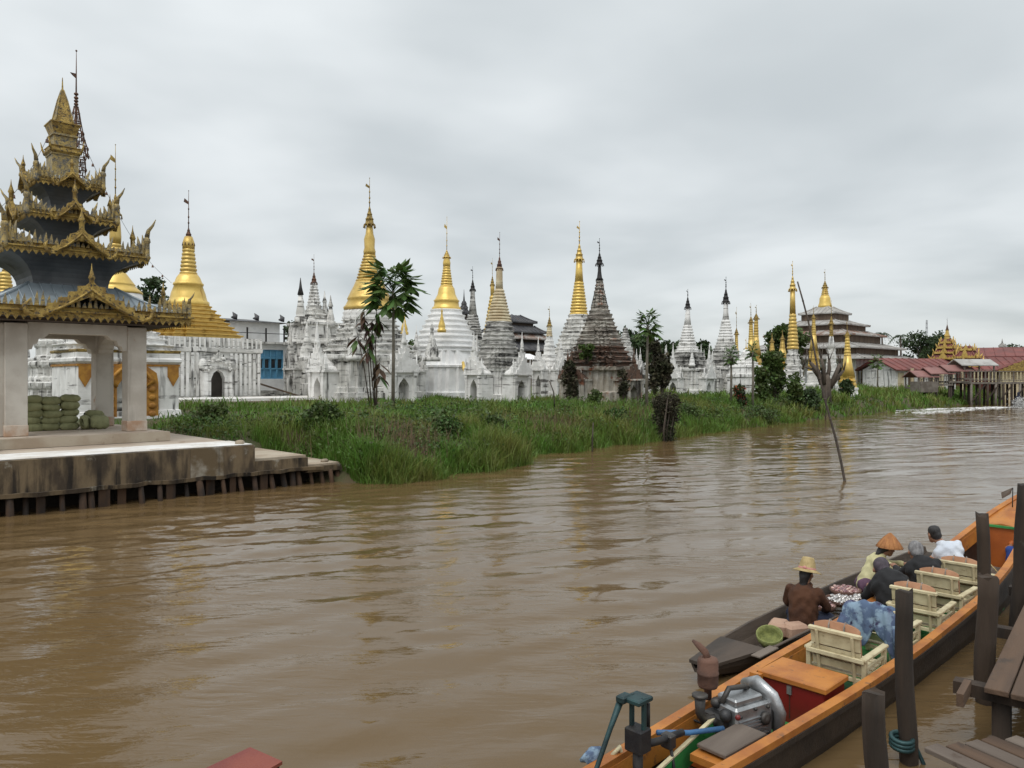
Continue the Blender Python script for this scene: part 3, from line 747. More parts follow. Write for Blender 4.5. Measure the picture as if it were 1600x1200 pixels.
tag(o, 'olive rice sack mostly hidden behind the standing sack', 'sack', 'sacks piled inside the pavilion')

# ------------------------------------------------------------------ stupas
_q = [(1, .42), (.9, .42), (.9, .64), (.77, .64), (.77, .77), (.64, .77), (.64, .9), (.42, .9), (.42, 1)]
RED = []
for k in range(4):
    c, s_ = [(1, 0), (0, 1), (-1, 0), (0, -1)][k]
    RED += [(p[0] * c - p[1] * s_, p[0] * s_ + p[1] * c) for p in _q]
OCT = [(math.cos(R(22.5 + 45 * i)) / math.cos(R(22.5)), math.sin(R(22.5 + 45 * i)) / math.cos(R(22.5))) for i in range(8)]
def lateral(plan, px):
    """apparent half width of a unit plan standing in the river frame, seen at this bearing"""
    b = math.atan2((px - 800) / FOC, 1.0)
    ax = (math.cos(b), -math.sin(b))
    c, s_ = math.cos(ROT), math.sin(ROT)
    return max((p[0] * c - p[1] * s_) * ax[0] + (p[0] * s_ + p[1] * c) * ax[1] for p in plan)
def terrace_levels(a0, z0, a1, z1, n):
    lev = []
    for i in range(n):
        a = a0 + (a1 - a0) * i / max(1, n - 1) if n > 1 else a0
        za = z0 + (z1 - z0) * i / n; h = (z1 - z0) / n
        lev += [(a * .985, za), (a, za + h * .08), (a, za + h * .2), (a * .965, za + h * .28), (a * .965, za + h * .62), (a * 1.0, za + h * .70), (a * 1.02, za + h * .80), (a * 1.02, za + h * .94), (a * .97, za + h)]
    return lev
def ring_levels(r0, z0, r1, z1, n, depth=.09):
    lev = []
    for i in range(n):
        t0 = i / n; h = (z1 - z0) / n
        r = r0 + (r1 - r0) * t0; rb = r0 + (r1 - r0) * (i + 1) / n
        za = z0 + (z1 - z0) * t0
        lev += [(r * (1 - depth), za), (r, za + h * .16), (r * 1.01, za + h * .42), (r * .985, za + h * .68), (rb * (1 - depth), za + h * .86)]
    lev.append((r1 * (1 - depth), z1))
    return lev
def hti(parent, z0, z1, hw, ztop, mat, vane=True):
    """iron umbrella crown: tiered flared skirts, shaft, beads and vane"""
    m = MB(); H_ = z1 - z0; lev = []
    for i in range(4):
        t = i / 4; r = hw * (1 - t) ** 1.15 + hw * .06; rn = hw * (1 - (i + 1) / 4) ** 1.15 + hw * .06
        za = z0 + H_ * (t ** 0.9); zb = z0 + H_ * (((i + 1) / 4) ** .9)
        lev += [(r * .96, za), (r, za + .02 * H_), (r * .72, za + (zb - za) * .35), (rn * .86, za + (zb - za) * .96)]
    m.lathe(lev, 14)
    for i in range(10):      # hanging leaves round the lowest skirt
        a_ = 2 * PI * i / 10
        m.tube([(hw * math.cos(a_), hw * math.sin(a_), z0 + .02 * H_), (hw * 1.06 * math.cos(a_), hw * 1.06 * math.sin(a_), z0 - .16 * H_)], [hw * .08, hw * .14], 4)
    crown = m.build('umbrella_crown', mat, parent)
    m = MB(); L_ = ztop - z1; r = max(0.012, hw * .07)
    m.tube([(0, 0, z1 - .05 * H_), (0, 0, z1 + L_ * .5), (0, 0, ztop)], [r * 1.3, r, r * .5], 6)
    for t in (.12, .28, .5): m.ball((0, 0, z1 + L_ * t), (r * 2.6 * (1 - t * .5), r * 2.6 * (1 - t * .5), r * 3.4), 8, 6)
    if vane: m.prism([(0, z1 + L_ * .62), (-hw * .9, z1 + L_ * .68), (-hw * .75, z1 + L_ * .78), (0, z1 + L_ * .70)], -.008, .008)
    m.ball((0, 0, ztop), r * 1.4, 6, 5)
    m.build('finial', mat, crown)
def porch(parent, d, w, h, hp, depth, mat, sides=(0, 1, 2, 3), spikes=5, pin=True, arch=.42, pedm=None):
    a = w * arch / 2; ha = h * .52
    poly = [(-w / 2, 0), (-a, 0), (-a, ha)]
    for t in (.25, .5, .75): poly.append((-a * (1 - t ** 2.0), ha + (h * .80 - ha) * t))
    poly.append((0, h * .84))
    for t in (.75, .5, .25): poly.append((a * (1 - t ** 2.0), ha + (h * .80 - ha) * t))
    poly += [(a, ha), (a, 0), (w / 2, 0), (w / 2, h), (-w / 2, h)]
    for k in sides:
        Mx = Matrix.Rotation(k * PI / 2, 4, 'Z')
        m = MB(); m.prism(poly, -d, -d + depth, Mx)
        for sx in (-1, 1):
            m.box((sx * w * .41, -d - .05, h * .5), (w * .11, .12, h * .985), M=Mx)
            m.box((sx * w * .41, -d - .06, h * .06), (w * .16, .18, h * .12), M=Mx)
            m.box((sx * w * .41, -d - .06, h * .93), (w * .15, .17, h * .08), M=Mx)
        m.box((0, -d + depth * .4, h + h * .03), (w * 1.12, depth * .8 + .36, h * .06), M=Mx)
        p = m.build('porch', mat, parent)
        m = MB(); m.box((0, -d + depth - .04, h * .45), (w * .8, .06, h * .9), M=Mx); m.build('niche_back', mat, p)
        m = MB()
        m.prism([(x, z + h * 1.06) for x, z in reversed(flame_outline(w * .58, hp, spikes, 1.75, .12))], -d - .10, -d + .12, Mx)
        m.prism([(x, z + h * 1.06) for x, z in reversed(flame_outline(w * .42, hp * .66, spikes - 1, 1.6, .10))], -d - .17, -d - .08, Mx)
        m.prism([(x, z + h * 1.06) for x, z in reversed(flame_outline(w * .44, hp * .42, 3, 1.3, .05))], -d + .11, -d + depth * .9, Mx)
        if pin:
            r = w * .055
            m.lathe([(r * 1.6, h * 1.06 + hp * .8), (r * 1.6, h * 1.06 + hp * .9), (r, h * 1.06 + hp), (r * 1.2, h * 1.06 + hp * 1.1), (r * .4, h * 1.06 + hp * 1.3), (.01, h * 1.06 + hp * 1.55)], 8, M=Mx @ Matrix.Translation((0, -d, 0)))
        for sx in (-1, 1):
            m.lathe([(w * .06, h * 1.05), (w * .06, h * 1.12), (w * .035, h * 1.2), (w * .04, h * 1.26), (.01, h * 1.26 + hp * .35)], 8, M=Mx @ Matrix.Translation((sx * w * .5, -d, 0)))
        m.build('pediment', pedm or mat, p)

def stupa(name, label, px, Z, secs, ht=None, gz=None, porches=None, pins=None, cat='stupa', group='stupas of the temple ground'):
    """secs are read off the photograph (rows, half widths in its pixels) and turned into metres at depth Z"""
    k = Z / FOC
    P = at(px, Z)
    s_, n_ = SN(P)
    g = float(ground_z(s_, n_)) if gz is None else gz
    t = thing(name, label, cat, (P.x, P.y, g), ROT, group)
    f = {'sq': lateral(RED, px), 'box': lateral(SQ, px), 'oct': lateral(OCT, px)}
    zz = lambda y: hz(y, Z) - g
    for sec in secs:
        kind, part, mat = sec[0], sec[1], sec[2]
        m = MB()
        if kind in ('rnd',):
            m.lathe([(hw * k, zz(y)) for y, hw in sec[3]], 22)
        elif kind == 'rings':
            _, _, _, y0, h0, y1, h1, n = sec
            m.lathe(ring_levels(h0 * k, zz(y0), h1 * k, zz(y1), n), 20)
        elif kind in ('sq', 'box', 'oct'):
            plan = {'sq': RED, 'box': SQ, 'oct': OCT}[kind]
            m.sweep(plan, [(hw * k / f[kind], zz(y)) for y, hw in sec[3]])
        elif kind in ('terr', 'terb', 'tero'):
            kk = {'terr': 'sq', 'terb': 'box', 'tero': 'oct'}[kind]
            plan = {'sq': RED, 'box': SQ, 'oct': OCT}[kk]
            _, _, _, y0, h0, y1, h1, n = sec
            m.sweep(plan, terrace_levels(h0 * k / f[kk], zz(y0), h1 * k / f[kk], zz(y1), n))
        elif kind == 'terc':
            _, _, _, y0, h0, y1, h1, n = sec
            m.lathe(terrace_levels(h0 * k, zz(y0), h1 * k, zz(y1), n), 24, smooth=False)
        m.build(part, mat, t)
    jr = random.Random(int(px * 10))
    for o in t.children:               # hand-built: nothing quite round or straight
        q = {'plaster_old': .022, 'plaster_grey': .022, 'plaster_white': .012, 'stone_ruin': .03}.get(o.data.materials[0].name, .006) * Z / 55
        for v in o.data.vertices: v.co += Vector((jr.uniform(-q, q), jr.uniform(-q, q), jr.uniform(-q, q) * .6))
    t.rotation_euler = (R(jr.uniform(-.5, .5)), R(jr.uniform(-.5, .5)), ROT)
    if ht:
        y0, y1, hw, yt, mt = ht
        hti(t, zz(y0), zz(y1), hw * k, zz(yt), mt)
    if porches:
        porch(t, **porches)
    if pins:      # corner pinnacles: (distance px, y base, y top, half width px, mat)
        d, yb, yt, hw, mt = pins
        r = hw * k; h0, h1 = zz(yb), zz(yt)
        for q in range(4):
            a = PI / 4 + q * PI / 2
            m = MB(); H_ = h1 - h0
            m.lathe([(r * 1.5, h0 - .1), (r * 1.5, h0 + H_ * .06), (r * 1.1, h0 + H_ * .08), (r * 1.25, h0 + H_ * .16), (r, h0 + H_ * .3), (r * .55, h0 + H_ * .45), (r * .62, h0 + H_ * .5), (r * .4, h0 + H_ * .56), (r * .25, h0 + H_ * .74), (r * .38, h0 + H_ * .78), (r * .1, h0 + H_ * .88), (.008, h1)], 12, M=Matrix.Translation((math.cos(a) * d * k, math.sin(a) * d * k, 0)))
            m.build('corner_pinnacle', mt, t)
    return t

def gy(px, Z):
    """picture row of the ground at this bearing and depth"""
    P = at(px, Z); s_, n_ = SN(P)
    return HOR + (CAMZ - float(ground_z(s_, n_))) * FOC / Z + 4
# 1 the shrine right behind the pavilion
B = gy(180, 32)
s1 = stupa('shrine_stupa', 'white shrine with gilded doorway and slim gold spire directly behind the pavilion', 180, 32, [
    ('box', 'base', 'plaster_white', [(B, 96), (B - 10, 96), (B - 11, 92), (B - 18, 91), (B - 19, 88), (572, 88)]),
    ('box', 'gilt_moulding', 'ochre_paint', [(573, 90), (570, 90), (569.6, 88)]),
    ('box', 'cornice', 'plaster_white', [(570, 88), (566, 93), (562, 93), (560, 90), (553, 90), (552, 86)]),
    ('box', 'gilt_cornice', 'gold_old', [(553, 89), (551, 91), (548.5, 91), (548, 86)]),
    ('terr', 'terrace', 'plaster_white', 549, 84, 508, 52, 4),
    ('rnd', 'drum', 'plaster_white', [(510, 48), (490, 44), (475, 41), (457, 38)]),
    ('rnd', 'bell', 'gold_bright', [(459, 39), (456, 39), (453.5, 36), (451, 33), (446, 28), (445, 29), (443, 27.5), (436, 22), (429, 17), (423, 13)]),
    ('rings', 'ringed_spire', 'gold', 424, 12, 380, 8, 7),
    ('rnd', 'lotus_bud', 'gold', [(381, 8), (370, 8.5), (352, 7.5), (335, 6), (325, 4)]),
], (336, 302, 9, 226, 'gold_old'), group=None)
m = MB()       # gilded flame surround of the shrine door
out = [(-1.02, 0), (-1.02, 1.5), (-.95, 1.9), (-.6, 2.15), (-.3, 2.3), (0, 2.75), (.3, 2.3), (.6, 2.15), (.95, 1.9), (1.02, 1.5), (1.02, 0)]
inn = [(.55, 0), (.55, 1.35), (.35, 1.65), (0, 1.85), (-.35, 1.65), (-.55, 1.35), (-.55, 0)]
FD = 88 * 32 / FOC / lateral(SQ, 180)
m.prism(list(reversed(out + inn)), -FD - .16, -FD + .02)
for sx in (-1, 1):
    for i in range(5): m.ball((sx * .78, -FD - .17, .25 + .33 * i), (.16, .05, .13), 8, 5)
    m.tube([(sx * .55, -FD - .18, 1.35), (sx * .8, -FD - .2, 1.6), (sx * .5, -FD - .2, 1.95), (0, -FD - .2, 2.4)], [.06, .09, .08, .03], 6)
gd = m.build('gilded_doorway', 'ochre_paint', s1)
MB().box((0, -FD - .01, .95), (1.1, .05, 1.9)).build('door_leaf', 'plaster_grey', gd)
for sx in (-1, 1):
    MB().prism([(sx * 1.65 - .22, 1.75), (sx * 1.65, 1.35), (sx * 1.65 + .22, 1.75), (sx * 1.65 + .22, 2.2), (sx * 1.65 - .22, 2.2)], -FD - .05, -FD + .01).build('gilt_bracket', 'ochre_paint', s1)

# tall iron crown of a stupa hidden behind the pavilion
t0 = stupa('crowned_stupa', 'tall openwork rusty iron crown rising behind the pavilion spire', 117, 38, [
    ('terr', 'terrace', 'plaster_old', 628, 70, 470, 40, 5),
    ('rnd', 'bell', 'gold', [(472, 38), (450, 34), (420, 26), (380, 16)]),
    ('rings', 'ringed_spire', 'gold', 382, 14, 318, 9, 8),
    ('rnd', 'lotus_bud', 'gold_old', [(320, 8), (300, 8), (275, 5), (262, 2)]),
], None, cat='stupa', group=None)
kz = 38 / FOC; zz0 = lambda y: hz(y, 38) - t0.location.z
m = MB(); rr = .018
prof = [(275, 13), (262, 14), (250, 13), (240, 17), (228, 16), (216, 12), (205, 10), (190, 7), (176, 5), (166, 3)]
for y, hw in prof:
    pts = [(hw * kz * math.cos(a), hw * kz * math.sin(a), zz0(y)) for a in [2 * PI * i / 14 for i in range(15)]]
    m.tube(pts, rr * 1.6, 4)
for i in range(12):
    a = 2 * PI * i / 12
    m.tube([(hw * kz * math.cos(a + .15 * (j % 2)), hw * kz * math.sin(a + .15 * (j % 2)), zz0(y)) for j, (y, hw) in enumerate(prof)], rr, 4)
for y, hw in prof[:7]:
    for i in range(9):
        a = 2 * PI * i / 9 + y
        m.ball((hw * kz * 1.02 * math.cos(a), hw * kz * 1.02 * math.sin(a), zz0(y) - .08), (.05, .05, .10), 5, 4)
cr = m.build('openwork_crown', 'rust_iron', t0)
m = MB(); m.tube([(0, 0, zz0(320)), (0, 0, zz0(165))], [.07, .05], 6); m.build('mast', 'rust_iron', cr)
m = MB(); m.tube([(0, 0, zz0(168)), (0, 0, zz0(120)), (0, 0, zz0(78))], [.045, .03, .012], 6)
for y in (162, 157, 152, 146): m.ball((0, 0, zz0(y)), (.11, .11, .08), 8, 5)
m.prism([(0, zz0(122)), (-.28, zz0(114)), (-.2, zz0(117)), (0, zz0(114))], -.01, .01); m.ball((0, 0, zz0(78)), .05, 6, 5)
m.build('finial', 'rust_iron', cr)
# strings of little bells running down from the crown
for (pa, Za, ya, pb, Zb, yb, lab, n) in ((104, 30, 150, -60, 26, 360, 'string of small bells hanging left from the pavilion spire', 9), (122, 38, 205, 268, 50, 442, 'long string of small bells hanging right from the iron crown', 8)):
    A = at(pa, Za, hz(ya, Za)); Bp = at(pb, Zb, hz(yb, Zb))
    tw = thing('bell_string', lab, 'bell string', A)
    pts = [A.lerp(Bp, i / 24) + Vector((0, 0, -1.1 * math.sin(PI * i / 24))) - A for i in range(25)]
    w_ = MB().tube(pts, .012, 4).build('wire', 'wire_grey', tw)
    for i in range(1, n):
        p = pts[int(i * 24 / n)]
        MB().lathe([(.015, .0), (.05, -.04), (.06, -.12), (.075, -.15)], 8, M=Matrix.Translation(p)).build('bell', 'rust_iron', tw)

stupa('stupa', 'gold ringed stupa top peeping past the left end of the pavilion roof', 6, 46, [
    ('terr', 'terrace', 'plaster_white', gy(6, 46), 44, 520, 34, 3), ('rnd', 'bell', 'gold', [(522, 32), (500, 28), (470, 16)]),
    ('rings', 'ringed_spire', 'gold', 470, 14, 425, 7, 8)], (426, 412, 6, 385, 'gold_old'))

# 2 the big gold stupa on a fluted white base
B = gy(294, 52)
s2 = stupa('gold_stupa', 'large gold stupa on a square white base with many dark streaked pilasters', 294, 52, [
    ('box', 'base', 'plaster_old', [(B, 108), (B - 5, 108), (B - 6, 104), (553, 104), (551, 107), (546, 107), (545, 104), (530, 104)]),
    ('terr', 'gilded_terrace', 'gold', 530, 80, 478, 34, 8),
    ('rnd', 'bell', 'gold_bright', [(480, 31), (472, 31), (470, 28), (466, 27), (458, 25), (447, 21), (446, 22.5), (443, 22.5), (442, 20.5), (434, 17.5), (429, 14)]),
    ('rings', 'ringed_spire', 'gold', 430, 13, 388, 8.5, 7),
    ('rnd', 'lotus_bud', 'gold', [(389, 9), (380, 9), (370, 6)]),
], (380, 355, 8.5, 298, 'rust_iron'), group=None)
k2 = 52 / FOC; a2 = 104 * k2 / lateral(SQ, 294); z2 = lambda y: hz(y, 52) - s2.location.z
NPIL = 22
GST = s2
for side in range(4):
    if side in (1, 2): continue
    Mx = Matrix.Rotation(side * PI / 2, 4, 'Z')
    for i in range(NPIL):
        x = -a2 + 2 * a2 * (i + .5) / NPIL
        if side == 0 and abs(x - .35) < 1.0: continue
        MB().box((x, -a2 - .05, (z2(553)) / 2 + .12), (a2 / NPIL * 1.05, .12, z2(553) - .25), M=Mx).build('pilaster', 'plaster_white', s2)
    m = MB()
    for i in range(NPIL + 1):
        x = -a2 + 2 * a2 * i / NPIL
        m.box((x, -a2 - .02, z2(538)), (.10, .14, z2(530) - z2(545)), M=Mx)
    m.build('parapet_fins', 'plaster_white', s2)
p = MB()
po = [(-.98, 0), (-.46, 0), (-.46, 1.35), (-.3, 1.75), (0, 1.95), (.3, 1.75), (.46, 1.35), (.46, 0), (.98, 0), (.98, 2.15), (-.98, 2.15)]
TR = Matrix.Translation((.35, 0, 0))
p.prism(po, -a2 - .55, -a2 - .02, TR)
for sx in (-1, 1): p.box((sx * .82, -a2 - .6, 1.05), (.26, .16, 2.1), M=TR); p.box((sx * .82, -a2 - .62, .12), (.4, .3, .24), M=TR)
pp = p.build('porch', 'plaster_white', s2)
MB().box((.35, -a2 - .03, 1.0), (1.1, .05, 2.0)).build('doorway', 'interior_dark', pp)
m = MB(); m.prism([(x, z + 1.95) for x, z in reversed(flame_outline(.85, 1.15, 6, 1.0, .12))], -a2 - .7, -a2 - .5, TR)
for i in range(26):
    a = PI * i / 25; rr_ = random.uniform(.62, .95)
    m.ball((.35 + math.cos(a) * rr_ * .95, -a2 - .72, 1.9 + math.sin(a) * rr_ * .9), random.uniform(.07, .14), 6, 4)
for sx in (-1, 1): m.ball((.35 + sx * 1.0, -a2 - .55, 2.25), (.30, .25, .42), 9, 6)
m.build('stucco_ornament', 'plaster_old', pp)
MB().box((1.0, -a2 - 3.2, .10), (11.5, 4.4, .22)).build('terrace_floor', 'whitewash', s2)
for i in range(14):
    MB().box((1.0 - 5.75 + 11.5 * (i + .5) / 14, -a2 - 5.42, -.14), (11.5 / 14 - .02, .12, .38)).build('kerb_block', 'paving_tan', s2)

# 5 the tall weathered stupa with gilded spire
B = gy(577, 52)
def D(px, Z, d): return d
stupa('gilded_stupa', 'tall weathered white stupa with the largest gilded ringed spire, behind the papaya tree', 577, 52, [
    ('sq', 'base', 'plaster_old', [(B, 84), (612, 84), (611, 79), (604, 79), (603, 76), (566, 76), (565, 79), (560, 82), (556, 82), (555, 74)]),
    ('terr', 'terrace', 'plaster_old', 556, 72, 522, 52, 4),
    ('tero', 'terrace', 'plaster_old', 523, 50, 500, 42, 3),
    ('rnd', 'lotus_band', 'plaster_white', [(501, 40), (497, 42), (493, 39), (490, 41), (486, 38), (484, 36)]),
    ('rnd', 'bell', 'gold', [(485, 39), (481, 40), (478, 37), (470, 33), (468, 34.5), (465, 33), (455, 28), (447, 24), (440, 21)]),
    ('rings', 'ringed_spire', 'gold', 441, 21, 398, 8.5, 9),
    ('rnd', 'lotus_bud', 'gold', [(399, 9), (393, 9.5), (388, 8), (374, 8.5), (366, 6), (350, 4.5)]),
], (352, 322, 8.5, 279, 'gold_old'),
    porches=dict(d=3.95, w=2.0, h=2.0, hp=2.1, depth=1.5, mat='plaster_white', spikes=6), pins=(98, 562, 500, 9, 'plaster_old'))
# 7 the freshly whitewashed stupa
B = gy(697, 58)
s7 = stupa('white_stupa', 'freshly whitewashed bell-shaped stupa with bright gold upper half and gold corner spires', 697, 58, [
    ('sq', 'base', 'plaster_clean', [(B, 72), (612, 72), (611, 68), (575, 66), (574, 69), (571, 69), (570, 62), (548, 56)]),
    ('terc', 'terrace', 'plaster_clean', 550, 55, 484, 25, 8),
    ('rnd', 'bell', 'gold_bright', [(486, 22.5), (481, 22.5), (479, 20), (472, 19), (470, 20.5), (468, 18), (460, 14), (451, 12.5), (448, 10.5)]),
    ('rings', 'ringed_spire', 'gold_bright', 449, 10, 416, 5.2, 8),
    ('rnd', 'lotus_bud', 'gold_bright', [(417, 5.5), (411, 6), (404, 4.5), (399, 3.6)]),
], (402, 390, 6, 339, 'gold'), pins=(66, 521, 484, 4.4, 'gold_bright'))
for (sx, k) in ((-1, 3), (1, 0), (-1, 0), (1, 3)):
    m = MB(); m.tube([(sx * 1.1, -3.25, 2.6), (sx * 1.25, -3.55, 2.1), (sx * 1.3, -3.8, 1.85), (sx * 1.3, -4.1, 2.05)], [.10, .14, .15, .05], 7, M=Matrix.Rotation(k * PI / 2, 4, 'Z'))
    m.build('gilt_scroll', 'gold_bright', s7)
# 8 grey cone behind it
stupa('stupa', 'slim grey cone stupa with small black crown, between the white and the cream stupas', 739, 70, [
    ('terr', 'base', 'plaster_grey', gy(739, 70), 26, 530, 18, 5), ('rings', 'cone', 'plaster_grey', 532, 17, 492, 7.5, 10),
    ('rnd', 'shaft', 'plaster_grey', [(493, 7), (470, 4), (452, 3)])], (453, 436, 4.6, 417, 'black_iron'))
# gold spire just left of the cream stupa
stupa('stupa', 'gold spire half hidden behind the cream ringed stupa', 769.5, 64, [
    ('terr', 'base', 'plaster_white', gy(769, 64), 22, 520, 16, 4), ('rings', 'ringed_spire', 'gold', 522, 14, 462, 3.6, 11), ('rnd', 'lotus_bud', 'gold', [(463, 3), (450, 3.2), (443, 2.4)])],
    (445, 430, 3.6, 404, 'gold_old'))
# 9 the cream ringed stupa
stupa('cream_stupa', 'grey weathered stupa with peach and cream ringed spire and brown crown', 778.5, 50, [
    ('sq', 'base', 'plaster_white', [(gy(778, 50), 34), (616, 34), (615, 31), (580, 30), (579, 33), (575, 33), (574, 30)]),
    ('terr', 'terrace', 'plaster_grey', 575, 36, 543, 30, 4),
    ('terc', 'drum', 'plaster_grey', 544, 28, 503, 20.5, 6),
    ('rings', 'ringed_spire', 'plaster_cream', 504, 20, 452, 7, 11),
    ('rnd', 'shaft', 'plaster_cream', [(453, 6.2), (440, 5.4), (428, 5), (418, 5)]),
], (420, 400, 5.6, 363, 'rust'), porches=dict(d=2.15, w=1.5, h=1.7, hp=1.7, depth=1.0, mat='plaster_white', spikes=5))
# 11 steep white shrine
stupa('pointed_shrine', 'narrow steep white shrine with gold tip and tall niche beside the cream stupa', 858, 56, [
    ('box', 'base', 'plaster_white', [(gy(858, 56), 22), (612, 22), (611, 20), (583, 20), (582, 21.5), (579, 21.5), (578, 18)]),
    ('terb', 'terrace', 'plaster_white', 579, 17, 545, 9, 4), ('terb', 'spire_base', 'plaster_white', 546, 8.5, 525, 5.5, 3),
    ('rings', 'ringed_spire', 'plaster_cream', 526, 5, 508, 3, 5)], (509, 494, 4.2, 479, 'gold_old'),
    porches=dict(d=1.15, w=1.15, h=2.0, hp=1.5, depth=.6, mat='plaster_white', spikes=5))
# 12 gold spire next to the ruin
stupa('gilded_stupa', 'peeling white stupa with plain tall gold spire just left of the brick ruin', 903, 60, [
    ('sq', 'base', 'plaster_old', [(gy(903, 60), 58), (610, 58), (609, 54), (578, 52), (577, 55), (573, 55), (572, 48)]),
    ('terr', 'terrace', 'plaster_old', 573, 47, 530, 32, 6), ('tero', 'terrace', 'plaster_old', 531, 30, 492, 16.5, 6),
    ('rings', 'ringed_spire', 'gold_bright', 493, 14.5, 440, 7, 11), ('rnd', 'lotus_bud', 'gold_bright', [(441, 6.6), (425, 5.6), (405, 4.4)])],
    (406, 380, 7.6, 346, 'gold'), porches=dict(d=3.0, w=1.6, h=1.9, hp=1.7, depth=.9, mat='plaster_old', spikes=5))
# 13 the brick ruin
B = gy(937, 47)
ruin = stupa('ruined_stupa', 'crumbling brick stupa with bare red brick base, grey terraces and black double crown', 937, 47, [
    ('sq', 'base', 'ruin_plaster', [(B, 55), (612, 54), (610, 50), (580, 48), (578, 54), (573, 55), (572, 50)]),
    ('terr', 'brick_terrace', 'brick_ruin', 573, 54, 542, 40, 4),
    ('terr', 'terrace', 'stone_ruin', 543, 38, 504, 24, 6),
    ('tero', 'terrace', 'stone_ruin', 505, 22, 478, 13.5, 4),
    ('rings', 'broken_spire', 'stone_ruin', 479, 12, 437, 4, 8),
    ('rnd', 'shaft', 'black_iron', [(438, 6.5), (434, 4), (424, 2.6), (412, 2.2)]),
], (413, 394, 6.2, 373, 'black_iron'), porches=dict(d=2.6, w=1.5, h=1.5, hp=1.2, depth=1.0, mat='ruin_plaster', spikes=4, pedm='brick_ruin'))
for o in list(ruin.children):          # broken outline
    me = o.data
    if o.name.split('.')[0] in ('brick_terrace', 'terrace', 'base', 'broken_spire', 'porch'):
        for v in me.vertices:
            q = 0.07 if o.name.startswith('brick') else 0.045
            v.co += Vector((random.uniform(-q, q), random.uniform(-q, q), random.uniform(-q, q) * .7))
k13 = 47 / FOC
m = MB()
for i in range(10):
    a = 2 * PI * i / 10
    m.tube([(.55 * math.cos(a), .55 * math.sin(a), hz(482, 47) - ruin.location.z), (.3 * math.cos(a + .05), .3 * math.sin(a + .05), hz(455, 47) - ruin.location.z), (.1 * math.cos(a), .1 * math.sin(a), hz(437, 47) - ruin.location.z)], .018, 4)
m.build('iron_stays', 'black_iron', ruin)
for i in range(60):                    # loose bricks lying round the base and on the ledges
    a = random.uniform(PI * .95, PI * 2.05); r_ = random.uniform(2.4, 3.6)
    MB().box((r_ * math.cos(a), r_ * math.sin(a), random.uniform(.02, .35)), (.26, .13, .08), rz=random.uniform(0, 3)).build('brick', 'brick_ruin', ruin)
# 14 small white pointed shrine right of the ruin
stupa('pointed_shrine', 'small white spired shrine close to the right side of the brick ruin', 977, 57, [
    ('box', 'base', 'plaster_white', [(gy(977, 57), 28), (612, 28), (611, 25), (575, 24), (574, 26), (571, 26), (570, 20)]),
    ('terb', 'terrace', 'plaster_old', 571, 19, 535, 9, 5), ('rings', 'cone', 'plaster_grey', 536, 8, 512, 2.5, 6)], None,
    porches=dict(d=1.35, w=1.2, h=1.9, hp=1.2, depth=.6, mat='plaster_white', spikes=4))
# white boundary wall between the shrines and the next group
bw = thing('boundary_wall', 'low white wall joining the shrines right of the brick ruin', 'wall', W(*SN(at(1010, 62)), 1.35), ROT + R(-38))
MB().box((0, 0, 1.3), (5.2, .35, 2.6)).build('wall', 'plaster_white', bw); MB().box((0, 0, 2.65), (5.4, .5, .12)).build('coping', 'plaster_old', bw)
# 15, 16 the two slim white stupas with black crowns
stupa('slim_stupa', 'slim white stupa with black crown, left and lower of the pair', 1073.5, 60, [
    ('sq', 'base', 'plaster_old', [(gy(1074, 60), 40), (609, 40), (608, 37), (580, 36), (579, 38), (576, 38), (575, 34)]),
    ('terr', 'terrace', 'plaster_grey', 576, 34, 550, 24, 4), ('terb', 'plinth', 'plaster_white', 551, 19, 537, 14, 3),
    ('rings', 'cone', 'plaster_white', 538, 13, 508, 6, 7), ('rnd', 'shaft', 'plaster_white', [(509, 5.6), (495, 4), (480, 2.8)])],
    (481, 463, 5, 452, 'black_iron'), porches=dict(d=1.95, w=1.4, h=1.5, hp=1.7, depth=.7, mat='plaster_white', spikes=5), pins=(34, 571, 540, 3.4, 'plaster_white'))
stupa('slim_stupa', 'slim white stupa with black crown, right and taller of the pair', 1133, 66, [
    ('sq', 'base', 'plaster_old', [(gy(1133, 66), 38), (609, 38), (608, 35), (578, 34), (577, 36), (574, 36), (573, 30)]),
    ('terr', 'terrace', 'plaster_grey', 574, 29, 548, 20, 4), ('tero', 'drum', 'plaster_old', 549, 18, 530, 13, 4),
    ('rings', 'cone', 'plaster_white', 531, 12, 500, 6, 7), ('rnd', 'shaft', 'plaster_white', [(501, 5.4), (488, 3.8), (471, 3.2)])],
    (472, 450, 6, 433, 'black_iron'), porches=dict(d=2.1, w=1.5, h=1.6, hp=1.6, depth=.7, mat='plaster_old', spikes=5))
# small gold spires further along
def gold_spire(px, Z, ytop, yh0, yh1, ycol, wc, ybell, wb, label, white=False, mat='gold'):
    B = gy(px, Z)
    return stupa('gold_spire', label, px, Z, [
        ('terr', 'base', 'plaster_white', B, wb * 1.55, ybell + (B - ybell) * .45, wb * 1.25, 2),
        ('terr', 'terrace', 'plaster_white' if white else mat, ybell + (B - ybell) * .45, wb * 1.1, ybell, wb * .9, 3),
        ('rnd', 'bell', 'plaster_white' if white else mat, [(ybell + 1, wb * .9), (ybell - (ybell - ycol) * .25, wb * .6), (ybell - (ybell - ycol) * .5, wb * .42)]),
        ('rings', 'ringed_spire', mat, ybell - (ybell - ycol) * .48, wb * .44, ycol, wc, 7)],
        (yh0, yh1, wc * 1.7, ytop, 'gold_old'), group='small gold spires among the shrubs')
gold_spire(1150.5, 66, 480, 522, 512, 521, 2.2, 560, 6, 'thin gold spire immediately right of the taller slim white stupa')
gold_spire(1174, 68, 474, 504, 494, 504, 2.6, 555, 9, 'left of the two gold spires standing close together')
gold_spire(1181, 72, 477, 498, 489, 497, 2.8, 555, 9, 'right of the two gold spires standing close together')
